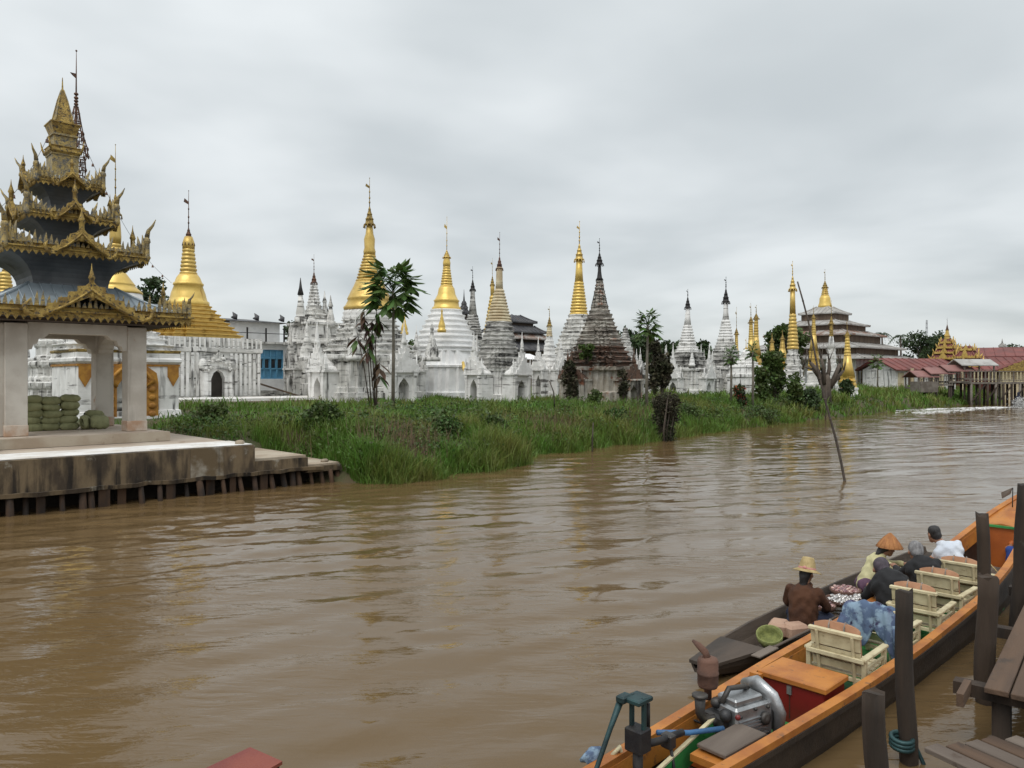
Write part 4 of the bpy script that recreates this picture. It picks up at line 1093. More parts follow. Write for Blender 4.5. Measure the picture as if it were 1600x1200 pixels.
gold_spire(1206, 74, 520, 534, 526, 534, 2.2, 565, 10, 'short gold spire behind the leafy shrubs left of the tallest column spire')
gold_spire(1222, 76, 516, 530, 522, 530, 2.4, 560, 10, 'short gold spire close to the left side of the tallest column spire')
gold_spire(1272, 78, 478, 497, 490, 497, 2.2, 548, 8, 'gold spire behind the leaning bamboo pole')
gold_spire(1299, 74, 470, 506, 494, 506, 2.4, 545, 7, 'spire with white bell and gold tip above the pollarded tree', white=True, mat='gold_old')
gold_spire(1325, 68, 500, 524, 516, 523, 2.6, 588, 12, 'gold cone spire standing alone right of the pollarded tree', mat='gold_bright')
stupa('column_spire', 'tallest slender gold spire beside the leaning bamboo pole', 1239, 68, [
    ('terr', 'base', 'plaster_white', gy(1239, 68), 22, 578, 15, 4), ('tero', 'drum', 'plaster_old', 579, 13, 545, 8, 4),
    ('rings', 'ringed_spire', 'gold', 546, 9, 490, 5, 10), ('rnd', 'column', 'gold', [(491, 4.6), (470, 3.9), (450, 3.6)])],
    (452, 430, 6, 408, 'gold'), group='small gold spires among the shrubs')
stupa('low_shrine', 'low white shrine with gold finial in front of the two close gold spires', 1166, 62, [
    ('sq', 'base', 'plaster_white', [(gy(1166, 62), 30), (600, 29), (590, 28), (589, 30), (585, 30), (584, 26), (575, 24), (574, 26), (571, 25), (570, 16)]),
    ('terr', 'terrace', 'plaster_white', 571, 18, 556, 10, 3), ('rnd', 'bell', 'plaster_white', [(557, 9), (550, 6), (546, 3)])], (549, 540, 3.5, 528, 'gold'), cat='shrine')
# 4 weathered shrine with a cluster of small spires
B = gy(491, 60)
s4 = stupa('spired_shrine', 'blackened white shrine crowned by a cluster of thin spires left of the tall gilded stupa', 491, 60, [
    ('box', 'body', 'plaster_old', [(B, 46), (600, 46), (599, 42), (540, 42), (538, 46), (534, 46), (533, 40), (510, 38), (508, 42), (505, 42), (504, 30), (495, 20)]),
    ('terr', 'terrace', 'plaster_old', 498, 22, 478, 12, 3), ('rings', 'ringed_spire', 'plaster_old', 479, 10.5, 440, 4, 8)],
    (442, 424, 5, 398, 'rust_iron'), porches=dict(d=2.0, w=1.7, h=2.2, hp=2.2, depth=.8, mat='plaster_old', spikes=6))
k4 = 60 / FOC; z4 = lambda y: hz(y, 60) - s4.location.z
for (lx, ly, yb, yt, hw, mt, ci) in ((-1.35, -.35, 505, 437, 6.5, 'plaster_old', 'black_iron'), (-.75, .55, 500, 457, 5, 'plaster_old', 'plaster_old'), (.9, -.05, 500, 453, 5, 'plaster_old', 'plaster_old'), (.75, -1.2, 508, 462, 5.5, 'plaster_old', 'plaster_old'), (1.45, .6, 508, 470, 5, 'plaster_old', 'plaster_old')):
    m = MB(); H_ = z4(yt) - z4(yb); r = hw * k4; z0_ = z4(yb)
    m.lathe([(r * 1.4, z0_ - .2), (r * 1.4, z0_ + H_ * .1), (r, z0_ + H_ * .14), (r * 1.1, z0_ + H_ * .2), (r * .7, z0_ + H_ * .4), (r * .45, z0_ + H_ * .62)], 12, M=Matrix.Translation((lx, ly, 0)))
    q = m.build('small_spire', mt, s4)
    m = MB(); m.lathe([(r * .42, z0_ + H_ * .60), (r * .75, z0_ + H_ * .62), (r * .35, z0_ + H_ * .78), (.02, z0_ + H_)], 10, M=Matrix.Translation((lx, ly, 0))); m.build('spire_cap', ci, q)

# ------------------------------------------------------------------ other buildings
def gnd(P):
    s_, n_ = SN(P); return float(ground_z(s_, n_))
# white two-storey building with the blue window; local x runs right along its front, origin at the right front corner
Pb = at(458, 62); gb = gnd(Pb)
bld = thing('white_building', 'two storey white plaster building with a blue shuttered window and dark roof', 'building', (Pb.x, Pb.y, gb), ROT)
zb = lambda y: hz(y, 60) - gb
m = MB()
wx0, wx1, wz0, wz1 = -3.0, -0.85, zb(592), zb(546)
m.box((-6.0 + .0, .15, (zb(537)) / 2), (6.0, .3, zb(537)))
m.box(((wx1 + 0) / 2, .15, zb(537) / 2), (-wx1, .3, zb(537)))
m.box(((wx0 + wx1) / 2, .15, wz0 / 2), (wx1 - wx0, .3, wz0)); m.box(((wx0 + wx1) / 2, .15, (wz1 + zb(537)) / 2), (wx1 - wx0, .3, zb(537) - wz1))
m.box((-.15, 3.3, zb(537) / 2), (.3, 6.0, zb(537)))
m.build('lower_wall', 'plaster_clean', bld)
MB().box((-4.6, 3.2, zb(537) + .08), (9.6, 7.0, .16)).build('string_course', 'plaster_old', bld)
MB().box((-4.9, 3.9, (zb(535) + zb(502)) / 2), (8.6, 5.6, zb(502) - zb(535))).build('upper_wall', 'plaster_clean', bld)
MB().box((-4.6, .2, .22), (9.4, .6, .5)).build('footing', 'plaster_grey', bld)
w = MB(); w.box(((wx0 + wx1) / 2, .2, (wz0 + wz1) / 2), (wx1 - wx0, .08, wz1 - wz0)); win = w.build('window', 'blue_paint', bld)
for i in range(5):
    x = wx0 + (wx1 - wx0) * i / 4
    MB().box((x, .10, (wz0 + wz1) / 2), (.09, .14, wz1 - wz0)).build('mullion', 'blue_paint', win)
for z in (wz0, wz0 + .8, wz0 + 1.65, wz1): MB().box(((wx0 + wx1) / 2, .09, z), (wx1 - wx0 + .1, .12, .10)).build('rail', 'blue_paint', win)
for i in range(4):
    x = wx0 + (wx1 - wx0) * (i + .5) / 4
    MB().box((x, .145, wz0 + 1.2), (.30, .02, .68)).build('pane', 'glass_dark', win)
    MB().box((x, .145, wz0 + 2.0), (.34, .02, .45)).build('pane', 'blue_paint', win)
for i in range(6):
    MB().box((-8.3 + 1.55 * i, .45, zb(524)), (.10, .10, zb(512) - zb(537))).build('railing_post', 'black_iron', bld)
MB().box((-4.5, .45, zb(520)), (8.0, .05, .05)).build('handrail', 'black_iron', bld)
m = MB()
for (x0, x1, y0, y1, z0, z1) in ((-9.3, -.3, .9, 6.9, zb(502), zb(494)),):
    P = [(x0 - .3, y0 - .4, z0), (x1 + .3, y0 - .4, z0), (x1 + .3, y1 + .4, z0), (x0 - .3, y1 + .4, z0), (x0 + 2, (y0 + y1) / 2, z1), (x1 - 2, (y0 + y1) / 2, z1)]
    m.add(P, [(0, 1, 5, 4), (1, 2, 5), (2, 3, 4, 5), (3, 0, 4), (3, 2, 1, 0)])
rf = m.build('roof', 'roof_dark', bld)
for x in (-7.2, -4.2, -2.4, -.2):
    MB().tube([(x, 1.6, zb(497)), (x + .1, 1.6, zb(492)), (x - .12, 1.6, zb(487))], [.28, .2, .02], 6).build('roof_ornament', 'roof_dark', rf)
# tattered hanging sheet of roof at the left
MB().box((-6.4, 1.2, zb(503)), (3.2, .3, .12)).build('eaves_board', 'wood_wall', bld)
tag(MB().box((0, 0, 0), (3.6, .22, .12)).build('fallen_beam', 'wood_wall', None, at(436, 57, gnd(at(436, 57)) + .62)), 'long dark beam leaning on rubble below the blue window', 'beam').rotation_euler = (0, R(18), R(10))
rb = MB()
for i in range(26): rb.box((random.uniform(-2.2, 2.2), random.uniform(-.5, .5), random.uniform(0, .25)), (random.uniform(.2, .5), random.uniform(.2, .4), random.uniform(.1, .25)), rz=random.uniform(0, 3))
tag(rb.build('rubble_heap', 'plaster_grey', None, at(428, 57.5, gnd(at(428, 57.5))), ROT), 'low heap of grey rubble below the blue window', 'rubble', kind='stuff')

def tiered_hall(name, label, px, Z, tiers, wall_y, wall_hw, wallm, roofm, midm, top=None, cat='building', openings=0, gilt=None):
    """square hall under stacked hip roofs; tiers = (eave y, eave hw, top y, top hw) from the lowest up"""
    k = Z / FOC; P = at(px, Z); g = gnd(P); f = lateral(SQ, px)
    t = thing(name, label, cat, (P.x, P.y, g), ROT)
    zz = lambda y: hz(y, Z) - g
    A = lambda h: h * k / f
    MB().sweep(SQ, [(A(wall_hw), -.3), (A(wall_hw), zz(wall_y))]).build('wall', wallm, t)
    if openings:
        for q in (0, 3):
            Mx = Matrix.Rotation(q * PI / 2, 4, 'Z'); a = A(wall_hw); H_ = zz(wall_y)
            for i in range(openings):
                x = -a + 2 * a * (i + .5) / openings
                o = MB().box((x, -a - .02, H_ * .45), (a / openings * .95, .10, H_ * .5), M=Mx).build('window', 'plaster_cream', t)
                MB().box((x, -a - .09, H_ * .45), (a / openings * .7, .04, H_ * .42), M=Mx).build('pane', 'interior_dark' if i % 2 else 'plaster_grey', o)
                MB().box((x + a / openings, -a - .03, H_ * .5), (a / openings * .18, .14, H_ * .98), M=Mx).build('pilaster', wallm, t)
    for i, (ye, he, yt, ht_) in enumerate(tiers):
        m = MB(); th = .14
        ze, zt = zz(ye), zz(yt)
        lev = [(A(he), ze - th), (A(he), ze)]
        for q in range(1, 5):
            u_ = q / 4; lev.append((A(he) + (A(ht_) - A(he)) * u_, ze + (zt - ze) * u_ ** 1.25))
        m.sweep(SQ, lev)
        for q in range(4):
            Mx = Matrix.Rotation(q * PI / 2, 4, 'Z')
            m.tube([(A(he) + (A(ht_) - A(he)) * u_, -(A(he) + (A(ht_) - A(he)) * u_), ze + (zt - ze) * u_ ** 1.25 + .03) for u_ in (0, .25, .5, .75, 1)], .09, 5, M=Mx)
            n_ = max(4, int(A(he) * 1.1))
            for j in range(-n_, n_ + 1):
                x = j / (n_ + .5); tm = min(1.0, (1 - abs(x)) / max(1e-3, 1 - ht_ / he))
                if tm < .1: continue
                pts = []
                for u_ in (0, tm * .5, tm): pts.append((x * A(he), -(A(he) + (A(ht_) - A(he)) * u_), ze + (zt - ze) * u_ ** 1.25 + .02))
                m.tube(pts, .035, 4, False, M=Mx)
        r = m.build('roof', roofm[i % len(roofm)], t)
        if gilt:
            m = MB()
            for q in range(4):
                Mx = Matrix.Rotation(q * PI / 2, 4, 'Z')
                crest(m, A(he), ze, 9, .28, Mx); m.box((0, -A(he) - .03, ze - .05), (A(he) * 2.04, .08, .22), M=Mx)
                m.prism([(x_, z_ + ze - .1) for x_, z_ in reversed(flame_outline(A(he) * .38, (zt - ze) * 1.2 + .3, 4, 1.1, .08))], -A(he) - .12, -A(he), Mx)
                m.tube([(A(he), -A(he), ze - .1), (A(he) * 1.04, -A(he) * 1.04, ze + .25), (A(he) * 1.12, -A(he) * 1.12, ze + .55)], [.1, .08, .01], 5, M=Mx)
            m.build('gilt_trim', gilt, r)
        if i + 1 < len(tiers):
            nb = tiers[i + 1]
            MB().sweep(SQ, [(A(ht_) * .98, zt - .15), (A(ht_) * .98, zz(nb[0]) - .05)]).build('clerestory', midm, t)
    if top:
        for sec in top:
            m = MB()
            if sec[0] == 'rings': m.lathe(ring_levels(sec[4] * k, zz(sec[3]), sec[6] * k, zz(sec[5]), sec[7]), 16)
            elif sec[0] == 'hti': hti(t, zz(sec[1]), zz(sec[2]), sec[3] * k, zz(sec[4]), sec[5]); continue
            elif sec[0] == 'box': m.sweep(SQ, [(A(h_), zz(y_)) for y_, h_ in sec[3]])
            else: m.lathe([(h_ * k, zz(y_)) for y_, h_ in sec[3]], 18)
            m.build(sec[1], sec[2], t)
    return t
# dark timber monastery behind the cream stupa
tiered_hall('timber_monastery', 'dark timber monastery with stacked grey roofs behind the cream stupa', 800, 86, [
    (548, 80, 536, 52), (530, 62, 519, 40), (520, 55, 510, 34), (504, 40, 493, 12)], 548, 58, 'wood_wall', ['roof_dark', 'roof_rusty', 'roof_dark', 'roof_dark'], 'wood_dark')
tiered_hall('roof_turret', 'small dark tiered turret behind the whitewashed stupa', 725, 90, [
    (489, 8, 484, 5), (482, 6, 478, 3.5), (476, 4, 471, 1.5)], 489, 6, 'wood_dark', ['roof_dark'], 'wood_dark', [('rnd', 'spire', 'roof_dark', [(473, 1.8), (462, .8), (452, .2)])], 'turret')
aw = thing('awning', 'small white sheet awning beside the pointed white shrine', 'awning', at(819, 66, hz(562, 66)), ROT)
m = MB(); m.add([(-1.5, -.8, 0), (1.5, -.8, 0), (1.5, .8, .5), (-1.5, .8, .5), (-1.5, -.8, .05), (1.5, -.8, .05), (1.5, .8, .55), (-1.5, .8, .55)], [(3, 2, 1, 0), (4, 5, 6, 7), (0, 1, 5, 4), (1, 2, 6, 5), (2, 3, 7, 6), (3, 0, 4, 7)]); m.build('sheet', 'plaster_clean', aw)
for (x, y) in ((-1.4, -.7), (1.4, -.7), (1.4, .7), (-1.4, .7)): MB().tube([(x, y, 0), (x, y, -3.1)], .04, 6).build('post', 'wood_grey', aw)
# big tiered monastery with gold stupa on top
tiered_hall('tiered_monastery', 'large monastery with five stacked grey hip roofs and gold stupa on its peak', 1289, 105, [
    (562, 132, 556, 108), (546, 118, 538, 82), (526, 90, 518.5, 60), (509.5, 66, 502, 35), (491, 39, 480, 12)], 560, 104, 'plaster_clean',
    ['roof_grey', 'roof_grey', 'roof_rusty', 'roof_grey', 'roof_grey'], 'wood_wall',
    [('rnd', 'bell', 'gold_bright', [(482, 11), (477, 10), (473, 8.5), (466, 8), (462, 6)]), ('rings', 'ringed_spire', 'gold', 463, 6, 448, 3, 5), ('hti', 449, 438, 4.6, 421, 'gold_old')], openings=11)
tiered_hall('monastery_wing', 'lower grey roofed wing at the left of the large tiered monastery', 1190, 104, [(572, 52, 566, 36), (558, 36, 549, 12)], 572, 42, 'wood_wall', ['roof_dark', 'roof_grey'], 'wood_dark')

# red roofed row house by the far landing
def gable_house(name, label, px, Z, L_, Dp, yr, ye, wallm, roofm, rz, cat='building', cols=0, g=None, doors=0, trim=None):
    P = at(px, Z); gg = gnd(P) if g is None else g
    t = thing(name, label, cat, (P.x, P.y, gg), rz)
    ze, zr = hz(ye, Z) - gg, hz(yr, Z) - gg
    MB().box((0, 0, ze / 2 - .1), (L_, Dp, ze + .2)).build('wall', wallm, t)
    m = MB(); o = .6
    for sy in (-1, 1):
        A_ = [(-L_ / 2 - o, sy * (Dp / 2 + o), ze - .15), (L_ / 2 + o, sy * (Dp / 2 + o), ze - .15), (L_ / 2 + o, 0, zr), (-L_ / 2 - o, 0, zr)]
        Bm = [(p[0], p[1], p[2] - .12) for p in A_]
        m.add(A_ + Bm, [(0, 1, 2, 3), (7, 6, 5, 4), (0, 4, 5, 1), (1, 5, 6, 2), (2, 6, 7, 3), (3, 7, 4, 0)])
        n_ = int(L_ / .9)
        for j in range(n_ + 1):
            x = -L_ / 2 - o + (L_ + 2 * o) * j / n_
            m.tube([(x, sy * (Dp / 2 + o), ze - .12), (x, 0, zr + .03)], .04, 4, False)
    rf_ = m.build('roof', roofm, t)
    m = MB(); m.prism([(-Dp / 2, ze - .2), (Dp / 2, ze - .2), (0, zr - .15)], -L_ / 2 + .02, L_ / 2 - .02, M=Matrix.Rotation(PI / 2, 4, 'Z')); m.build('gable_wall', wallm, t)
    if trim:
        for sx in (-1, 1):
            m = MB(); m.prism([(x_, z_ + ze - .3) for x_, z_ in reversed(flame_outline(Dp * .62, (zr - ze) * 1.35, 5, 1.0, .07))] , -L_ / 2 - .85, -L_ / 2 - .7, M=Matrix.Rotation(-PI / 2 if sx < 0 else PI / 2, 4, 'Z'))
            m.build('gilt_gable', trim, rf_)
    for i in range(doors):
        x = -L_ / 2 + L_ * (i + .5) / doors
        MB().box((x, -Dp / 2 - .03, ze * .42), (L_ / doors * .55, .08, ze * .78)).build('door' if i % 2 else 'window', 'wood_wall' if i % 2 else 'plaster_cream', t)
        MB().box((x + L_ / doors * .5, -Dp / 2 - .9, ze * .5), (.22, .22, ze)).build('veranda_post', 'plaster_cream', t)
    return t
gable_house('row_house', 'long low house with pinkish red roof right of the tiered monastery', 1420, 94, 9.5, 5, 560, 576, 'plaster_white', 'roof_red', R(20), doors=6)
tiered_hall('gilded_tower', 'gilded tower of many small red tiers rising above the red roofs', 1480, 104, [
    (570, 30, 564, 20), (560, 24, 554, 16), (551, 18, 546, 12), (543, 14, 538, 9), (535, 10, 530, 5)], 572, 22, 'wood_red', ['roof_red'], 'wood_red',
    [('box', 'spire_block', 'gold', [(532, 4), (526, 3.4), (525, 4), (522, 3), (514, 1.6)]), ('hti', 515, 506, 2.2, 497, 'rust_iron')], 'tower', gilt='gold')
gable_house('gilded_hall', 'red roofed hall with large gilded front gable right of the gilded tower', 1552, 108, 8, 7, 543, 556, 'wood_wall', 'roof_red', R(-28), trim='gold')
gable_house('red_hall', 'broad lower red roof in front of the gilded hall', 1574, 101, 10, 7, 558, 578, 'wood_red', 'roof_red', R(-8))
gable_house('red_annex', 'red roofed annex with a plain gable above the far pier railing', 1592, 94, 7, 4, 565, 577, 'plaster_cream', 'roof_red', R(62), trim='gold_old')
tiered_hall('roof_turret', 'thin grey turret above the red roofs at the right edge', 1566, 125, [(548, 7, 543, 4), (541, 5, 537, 1.5)], 550, 5, 'wood_red', ['roof_grey'], 'wood_red', [('rnd', 'spire', 'roof_grey', [(538, 1.5), (529, .3)])], 'turret')
gold_ridge = tiered_hall('gilded_porch', 'gilded tiered entrance roof between the gilded tower and the hall', 1512, 101, [(572, 26, 562, 16), (558, 18, 549, 10), (546, 11, 541, 3)], 574, 18, 'wood_red', ['roof_red'], 'ochre_paint', None, 'building', gilt='gold')
mast = thing('radio_mast', 'thin lattice radio mast standing behind the dark trees', 'mast', at(1448, 150, 1.4))
m = MB(); H_ = hz(500, 150) - 1.4
for a in range(3): m.tube([(.5 * math.cos(a * 2.1), .5 * math.sin(a * 2.1), 0), (.12 * math.cos(a * 2.1), .12 * math.sin(a * 2.1), H_)], .04, 4)
m.build('legs', 'wire_grey', mast)
for i in range(14):
    z_ = H_ * (i + 1) / 15; r_ = .5 - .38 * z_ / H_
    MB().tube([(r_, 0, z_), (r_ * math.cos(2.1), r_ * math.sin(2.1), z_ + .3), (r_ * math.cos(4.2), r_ * math.sin(4.2), z_), (r_, 0, z_ + .3)], .025, 4).build('brace', 'wire_grey', mast)

# far pier on stilts with its covered stair
def bx_between(m, A_, B_, w, h):
    A_, B_ = Vector(A_), Vector(B_); d = B_ - A_; L_ = d.length
    q = d.to_track_quat('X', 'Z').to_matrix().to_4x4()
    m.box((0, 0, 0), (L_, w, h), M=Matrix.Translation((A_ + B_) / 2) @ q)
pier = thing('far_pier', 'grey timber walkway on stilts with white railing at the far right bend', 'pier', at(1525, 80, 0), R(4))
dz = hz(597, 80)
m = MB(); m.box((6.0, 1.5, dz - .1), (13.5, 3.2, .2)); m.build('deck', 'wood_grey', pier)
for i in range(16):
    x = -.5 + .88 * i
    for y in (0, 3):
        MB().tube([(x, y, -1.0), (x + random.uniform(-.05, .05), y, dz - .15)], .12, 7).build('stilt', 'wood_dark' if i % 3 else 'wood_grey', pier)
for i in range(34):
    MB().box((-.6 + .39 * i, -.06, dz + .55), (.09, .07, 1.1)).build('baluster', 'cream_paint' if i % 4 else 'wood_grey', pier)
MB().box((6, -.06, dz + 1.12), (13.6, .12, .08)).build('handrail', 'wood_grey', pier)
MB().box((6, -.06, dz + .2), (13.6, .08, .08)).build('handrail', 'wood_grey', pier)
for i in range(9): bx_between(m := MB(), (-.5 + 1.5 * i, -.1, .4), (.9 + 1.5 * i, -.1, dz - .3), .08, .12); m.build('cross_brace', 'wood_dark', pier)
st = thing('covered_stair', 'stepped landing stair under four small pink roofs, left end of the far pier', 'stair', at(1475, 82, 0), R(6))
for i, (x, z, L_, ym) in enumerate(((-2.6, hz(587, 82), 2.6, 0), (-1.0, hz(582, 82), 2.8, 0), (1.0, hz(578, 82), 3.0, 0), (3.2, hz(569, 82), 4.2, 0))):
    m = MB()
    for sy in (-1, 1):
        A_ = [(x - L_ / 2, sy * 1.3, z - .1), (x + L_ / 2, sy * 1.3, z - .1), (x + L_ / 2, 0, z + .55), (x - L_ / 2, 0, z + .55)]
        Bm = [(p[0], p[1], p[2] - .1) for p in A_]
        m.add(A_ + Bm, [(0, 1, 2, 3), (7, 6, 5, 4), (0, 4, 5, 1), (1, 5, 6, 2), (2, 6, 7, 3), (3, 7, 4, 0)])
    m.build('roof', 'roof_pink' if i < 3 else 'roof_grey', st)
    zf = hz(606, 82) + i * .32
    MB().box((x, 0, zf), (L_ * .85, 2.4, .16)).build('landing', 'wood_grey', st)
    for sx in (-1, 1):
        for sy in (-1, 1): MB().box((x + sx * L_ * .4, sy * 1.1, (z - .1 + zf) / 2), (.12, .12, z - .1 - zf)).build('post', 'wood_grey', st)
        MB().tube([(x + sx * L_ * .38, -1.0, -1), (x + sx * L_ * .38, -1.0, zf)], .11, 6).build('stilt', 'wood_dark', st)
    for j in range(8):
        MB().box((x - L_ * .4 + L_ * .8 * j / 7, -1.16, zf + .5), (.06, .05, .9)).build('baluster', 'wood_grey', st)
    MB().box((x, -1.16, zf + .95), (L_ * .85, .07, .07)).build('handrail', 'wood_grey', st)
hut = thing('plank_platform', 'small square plank platform on posts in the grass left of the covered stair', 'platform', at(1444, 80, 0), R(10))
MB().box((0, 0, hz(612, 80) + .5), (2.0, 1.6, 1.1)).build('box', 'wood_grey', hut)
for (x, y) in ((-.9, -.7), (.9, -.7), (.9, .7), (-.9, .7)): MB().tube([(x, y, -.5), (x, y, hz(598, 80))], .08, 6).build('post', 'wood_dark', hut)

# speeding boat at the bend, its spray and wake
mb_ = thing('speeding_boat', 'tiny motorboat throwing white spray at the far right bend', 'boat', at(1590, 76, 0), R(60))
m = MB(); m.sweep([(1, 0), (.55, .3), (-.9, .34), (-1, 0.0), (-.9, -.34), (.55, -.3)], [((3.0, 1.2), -.1), ((3.6, 1.7), .55), ((3.4, 1.5), .55), ((3.2, 1.2), .2)]); m.build('hull', 'hull_dark', mb_)
m = MB(); m.lathe([(.16, .4), (.26, .6), (.24, 1.0), (.1, 1.15), (.12, 1.25), (.11, 1.4), (.02, 1.48)], 10, M=Matrix.Translation((-1.2, 0, 0)))
pp_ = m.build('person', 'cloth_navy', None, at(1590, 76, 0), R(60)); tag(pp_, 'person in dark clothes seated in the far speeding boat', 'person')
r3 = np.random.default_rng(3)
V = []; F = []
for i in range(1500):
    t = r3.random(); 
    x = -3.0 - 2.0 * t; y = r3.normal() * (.15 + .35 * t); z = max(.02, (1.25 * t * (1 - t) * 3.4) * r3.random() ** 1.5)
    sc = .018 + .035 * r3.random(); c = np.array([x, y, z]); o_ = len(V)
    d = r3.normal(size=(4, 3)) * sc
    V += [c + d[0], c + d[1], c + d[2], c + d[3]]; F += [(o_, o_ + 1, o_ + 2), (o_, o_ + 2, o_ + 3), (o_, o_ + 3, o_ + 1), (o_ + 1, o_ + 3, o_ + 2)]
sp = link('spray', np_mesh('spray', V, F, 'foam'), None, at(1590, 76, 0), R(60)); tag(sp, 'white spray thrown up behind the far speeding boat', 'spray', kind='stuff')
V = []; F = []
for i in range(420):
    t = r3.random() ** 1.4; x = -3.2 - 20 * t; sgn = 1 if r3.random() < .5 else -1
    y = sgn * (0.3 + 1.6 * t) + r3.normal() * (.3 + .5 * t); L_ = .15 + .4 * r3.random(); w_ = .015 + .025 * r3.random(); o_ = len(V); z = .03 + .01 * r3.random()
    V += [(x - L_, y - w_, z), (x + L_, y - w_ * .5, z), (x + L_ * .8, y + w_, z + .012), (x - L_, y + w_ * .6, z + .012)]; F += [(o_, o_ + 1, o_ + 2, o_ + 3)]
wk = link('wake_foam', np_mesh('wake_foam', V, F, 'foam'), None, at(1590, 76, 0), R(34)); tag(wk, 'thin foam streaks of the boat wake on the far water', 'wake', kind='stuff')

# ------------------------------------------------------------------ vegetation
def leaves_np(C, size, rg, up=0.3, aspect=0.42, fold=0.25):
    """one folded rhombus leaf (two triangles) at each centre"""
    n = len(C)
    d = rg.normal(size=(n, 3)); d[:, 2] = d[:, 2] * .6 + up; d /= np.linalg.norm(d, axis=1, keepdims=True)
    e = np.cross(d, rg.normal(size=(n, 3))); e /= np.linalg.norm(e, axis=1, keepdims=True) + 1e-9
    f = np.cross(d, e)
    L_ = (size * (.6 + .8 * rg.random(n)))[:, None]
    tip = C + d * L_; a = C + d * L_ * .45 + e * L_ * aspect + f * L_ * fold; b = C + d * L_ * .45 - e * L_ * aspect + f * L_ * fold
    V = np.stack([C, a, tip, b], 1).reshape(-1, 3)
    i = np.arange(n)[:, None] * 4
    F = np.concatenate([i + [0, 1, 2], i + [0, 2, 3]], 1).reshape(-1, 3)
    return V, F
def clump_points(rg, n, clumps):
    """clumps: (x,y,z,rx,ry,rz)"""
    c = np.array(clumps, float); vol = c[:, 3] * c[:, 4] * c[:, 5]
    k = rg.choice(len(c), n, p=vol / vol.sum())
    d = rg.normal(size=(n, 3)); d /= np.linalg.norm(d, axis=1, keepdims=True)
    r = rg.random(n)[:, None] ** .45
    return c[k, :3] + d * r * c[k, 3:6]
def tree(name, label, P, H_, cw, ch, nleaf, lsize, leafm, seed, trunk_r=.2, group=None, cat='tree', nclump=16, barkm='bark', low=0.45):
    rg = np.random.default_rng(seed)
    t = thing(name, label, cat, P, 0, group)
    m = MB(); m.tube([(0, 0, -.2), (.05, .02, H_ * .25), (-.06, .05, H_ * .5), (.03, 0, H_ * .72)], [trunk_r * 1.2, trunk_r, trunk_r * .8, trunk_r * .45], 9)
    cl = []
    for i in range(nclump):
        a = rg.random() * 2 * PI; rr_ = cw * (.25 + .65 * rg.random()); zc = H_ * low + (H_ * (1 - low)) * rg.random() * .86 + .06 * H_
        sh = math.sqrt(max(.08, 1 - ((zc - H_ * (low + (1 - low) * .42)) / (ch * .62)) ** 2))
        c = (rr_ * sh * math.cos(a), rr_ * sh * math.sin(a), zc)
        s_ = cw * (.20 + .22 * rg.random()); cl.append((*c, s_, s_, s_ * .75))
        m.tube([(0, 0, H_ * (.3 + .3 * rg.random())), (c[0] * .55, c[1] * .55, c[2] * .85), c], [trunk_r * .4, trunk_r * .25, trunk_r * .08], 5)
    m.build('trunk', barkm, t)
    C = clump_points(rg, nleaf, cl)
    V, F = leaves_np(C, lsize, rg)
    link('crown', np_mesh('crown', V, F, leafm), t)
    return t
def bush(name, label, P, w, h, n, lsize, leafm, seed, cat='shrub', group=None, stems=5, tall=False, extra=None):
    rg = np.random.default_rng(seed)
    t = thing(name, label, cat, P, 0, group)
    cl = []; m = MB()
    for i in range(stems + 4):
        a = rg.random() * 2 * PI; r_ = w * .6 * rg.random(); zc = h * (.25 + .65 * rg.random())
        if tall: r_ *= .6
        c = (r_ * math.cos(a), r_ * math.sin(a), zc); s_ = w * (.28 + .22 * rg.random()); cl.append((*c, s_, s_, s_ * (1.1 if tall else .8)))
        m.tube([(r_ * .2 * math.cos(a), r_ * .2 * math.sin(a), -.1), (c[0] * .6, c[1] * .6, zc * .6), c], [.035, .025, .01], 5)
    m.build('stem', 'bark', t)
    V, F = leaves_np(clump_points(rg, n, cl), lsize, rg)
    link('foliage', np_mesh('foliage', V, F, leafm), t)
    if extra:
        V, F = leaves_np(clump_points(rg, n // 4, cl), lsize, rg); link('blossom', np_mesh('blossom', V, F, extra), t)
    return t
def G(px, Z): P = at(px, Z); return Vector((P.x, P.y, gnd(P)))
# trees far behind
for (px, Z, H_, cw, mt, lab, seed) in (
        (228, 90, 13.0, 3.6, 'leaf_dark', 'dark tree top showing between the pavilion roof and the gold stupa', 21),
        (262, 95, 10.0, 2.8, 'leaf_dark', 'low dark tree top just left of the large gold stupa bell', 22),
        (1438, 140, 9.2, 4.6, 'leaf_dark', 'broad dark tree behind the row house, left half of the clump', 23),
        (1466, 150, 10.2, 4.4, 'leaf_dark', 'broad dark tree behind the gilded tower, right half of the clump', 24),
        (1588, 160, 7.6, 4.5, 'leaf_dark', 'distant dark tree above the red roofs at the right edge', 25),
        (995, 85, 6.2, 3.2, 'leaf_dark', 'dark round tree behind the small shrine right of the ruin', 26),
        (1050, 100, 5.6, 3.5, 'leaf_dark', 'low distant tree left of the slim white stupas', 27),
        (1112, 90, 5.4, 2.6, 'leaf_dark', 'small dark tree between the two slim white stupas', 28),
        (668, 100, 6.0, 3.0, 'leaf_mid', 'distant tree hidden low between the gilded and the whitewashed stupas', 29),
        (1230, 96, 7.8, 3.0, 'leaf_mid', 'tree at the left corner of the tiered monastery', 30),
        (480, 100, 9, 3, 'leaf_dark', 'distant tree behind the cluster of thin spires', 31)):
    tree('broadleaf_tree', lab, G(px, Z), H_, cw, H_ * .6, 2600, .42, mt, seed, .22, 'trees behind the temple buildings')
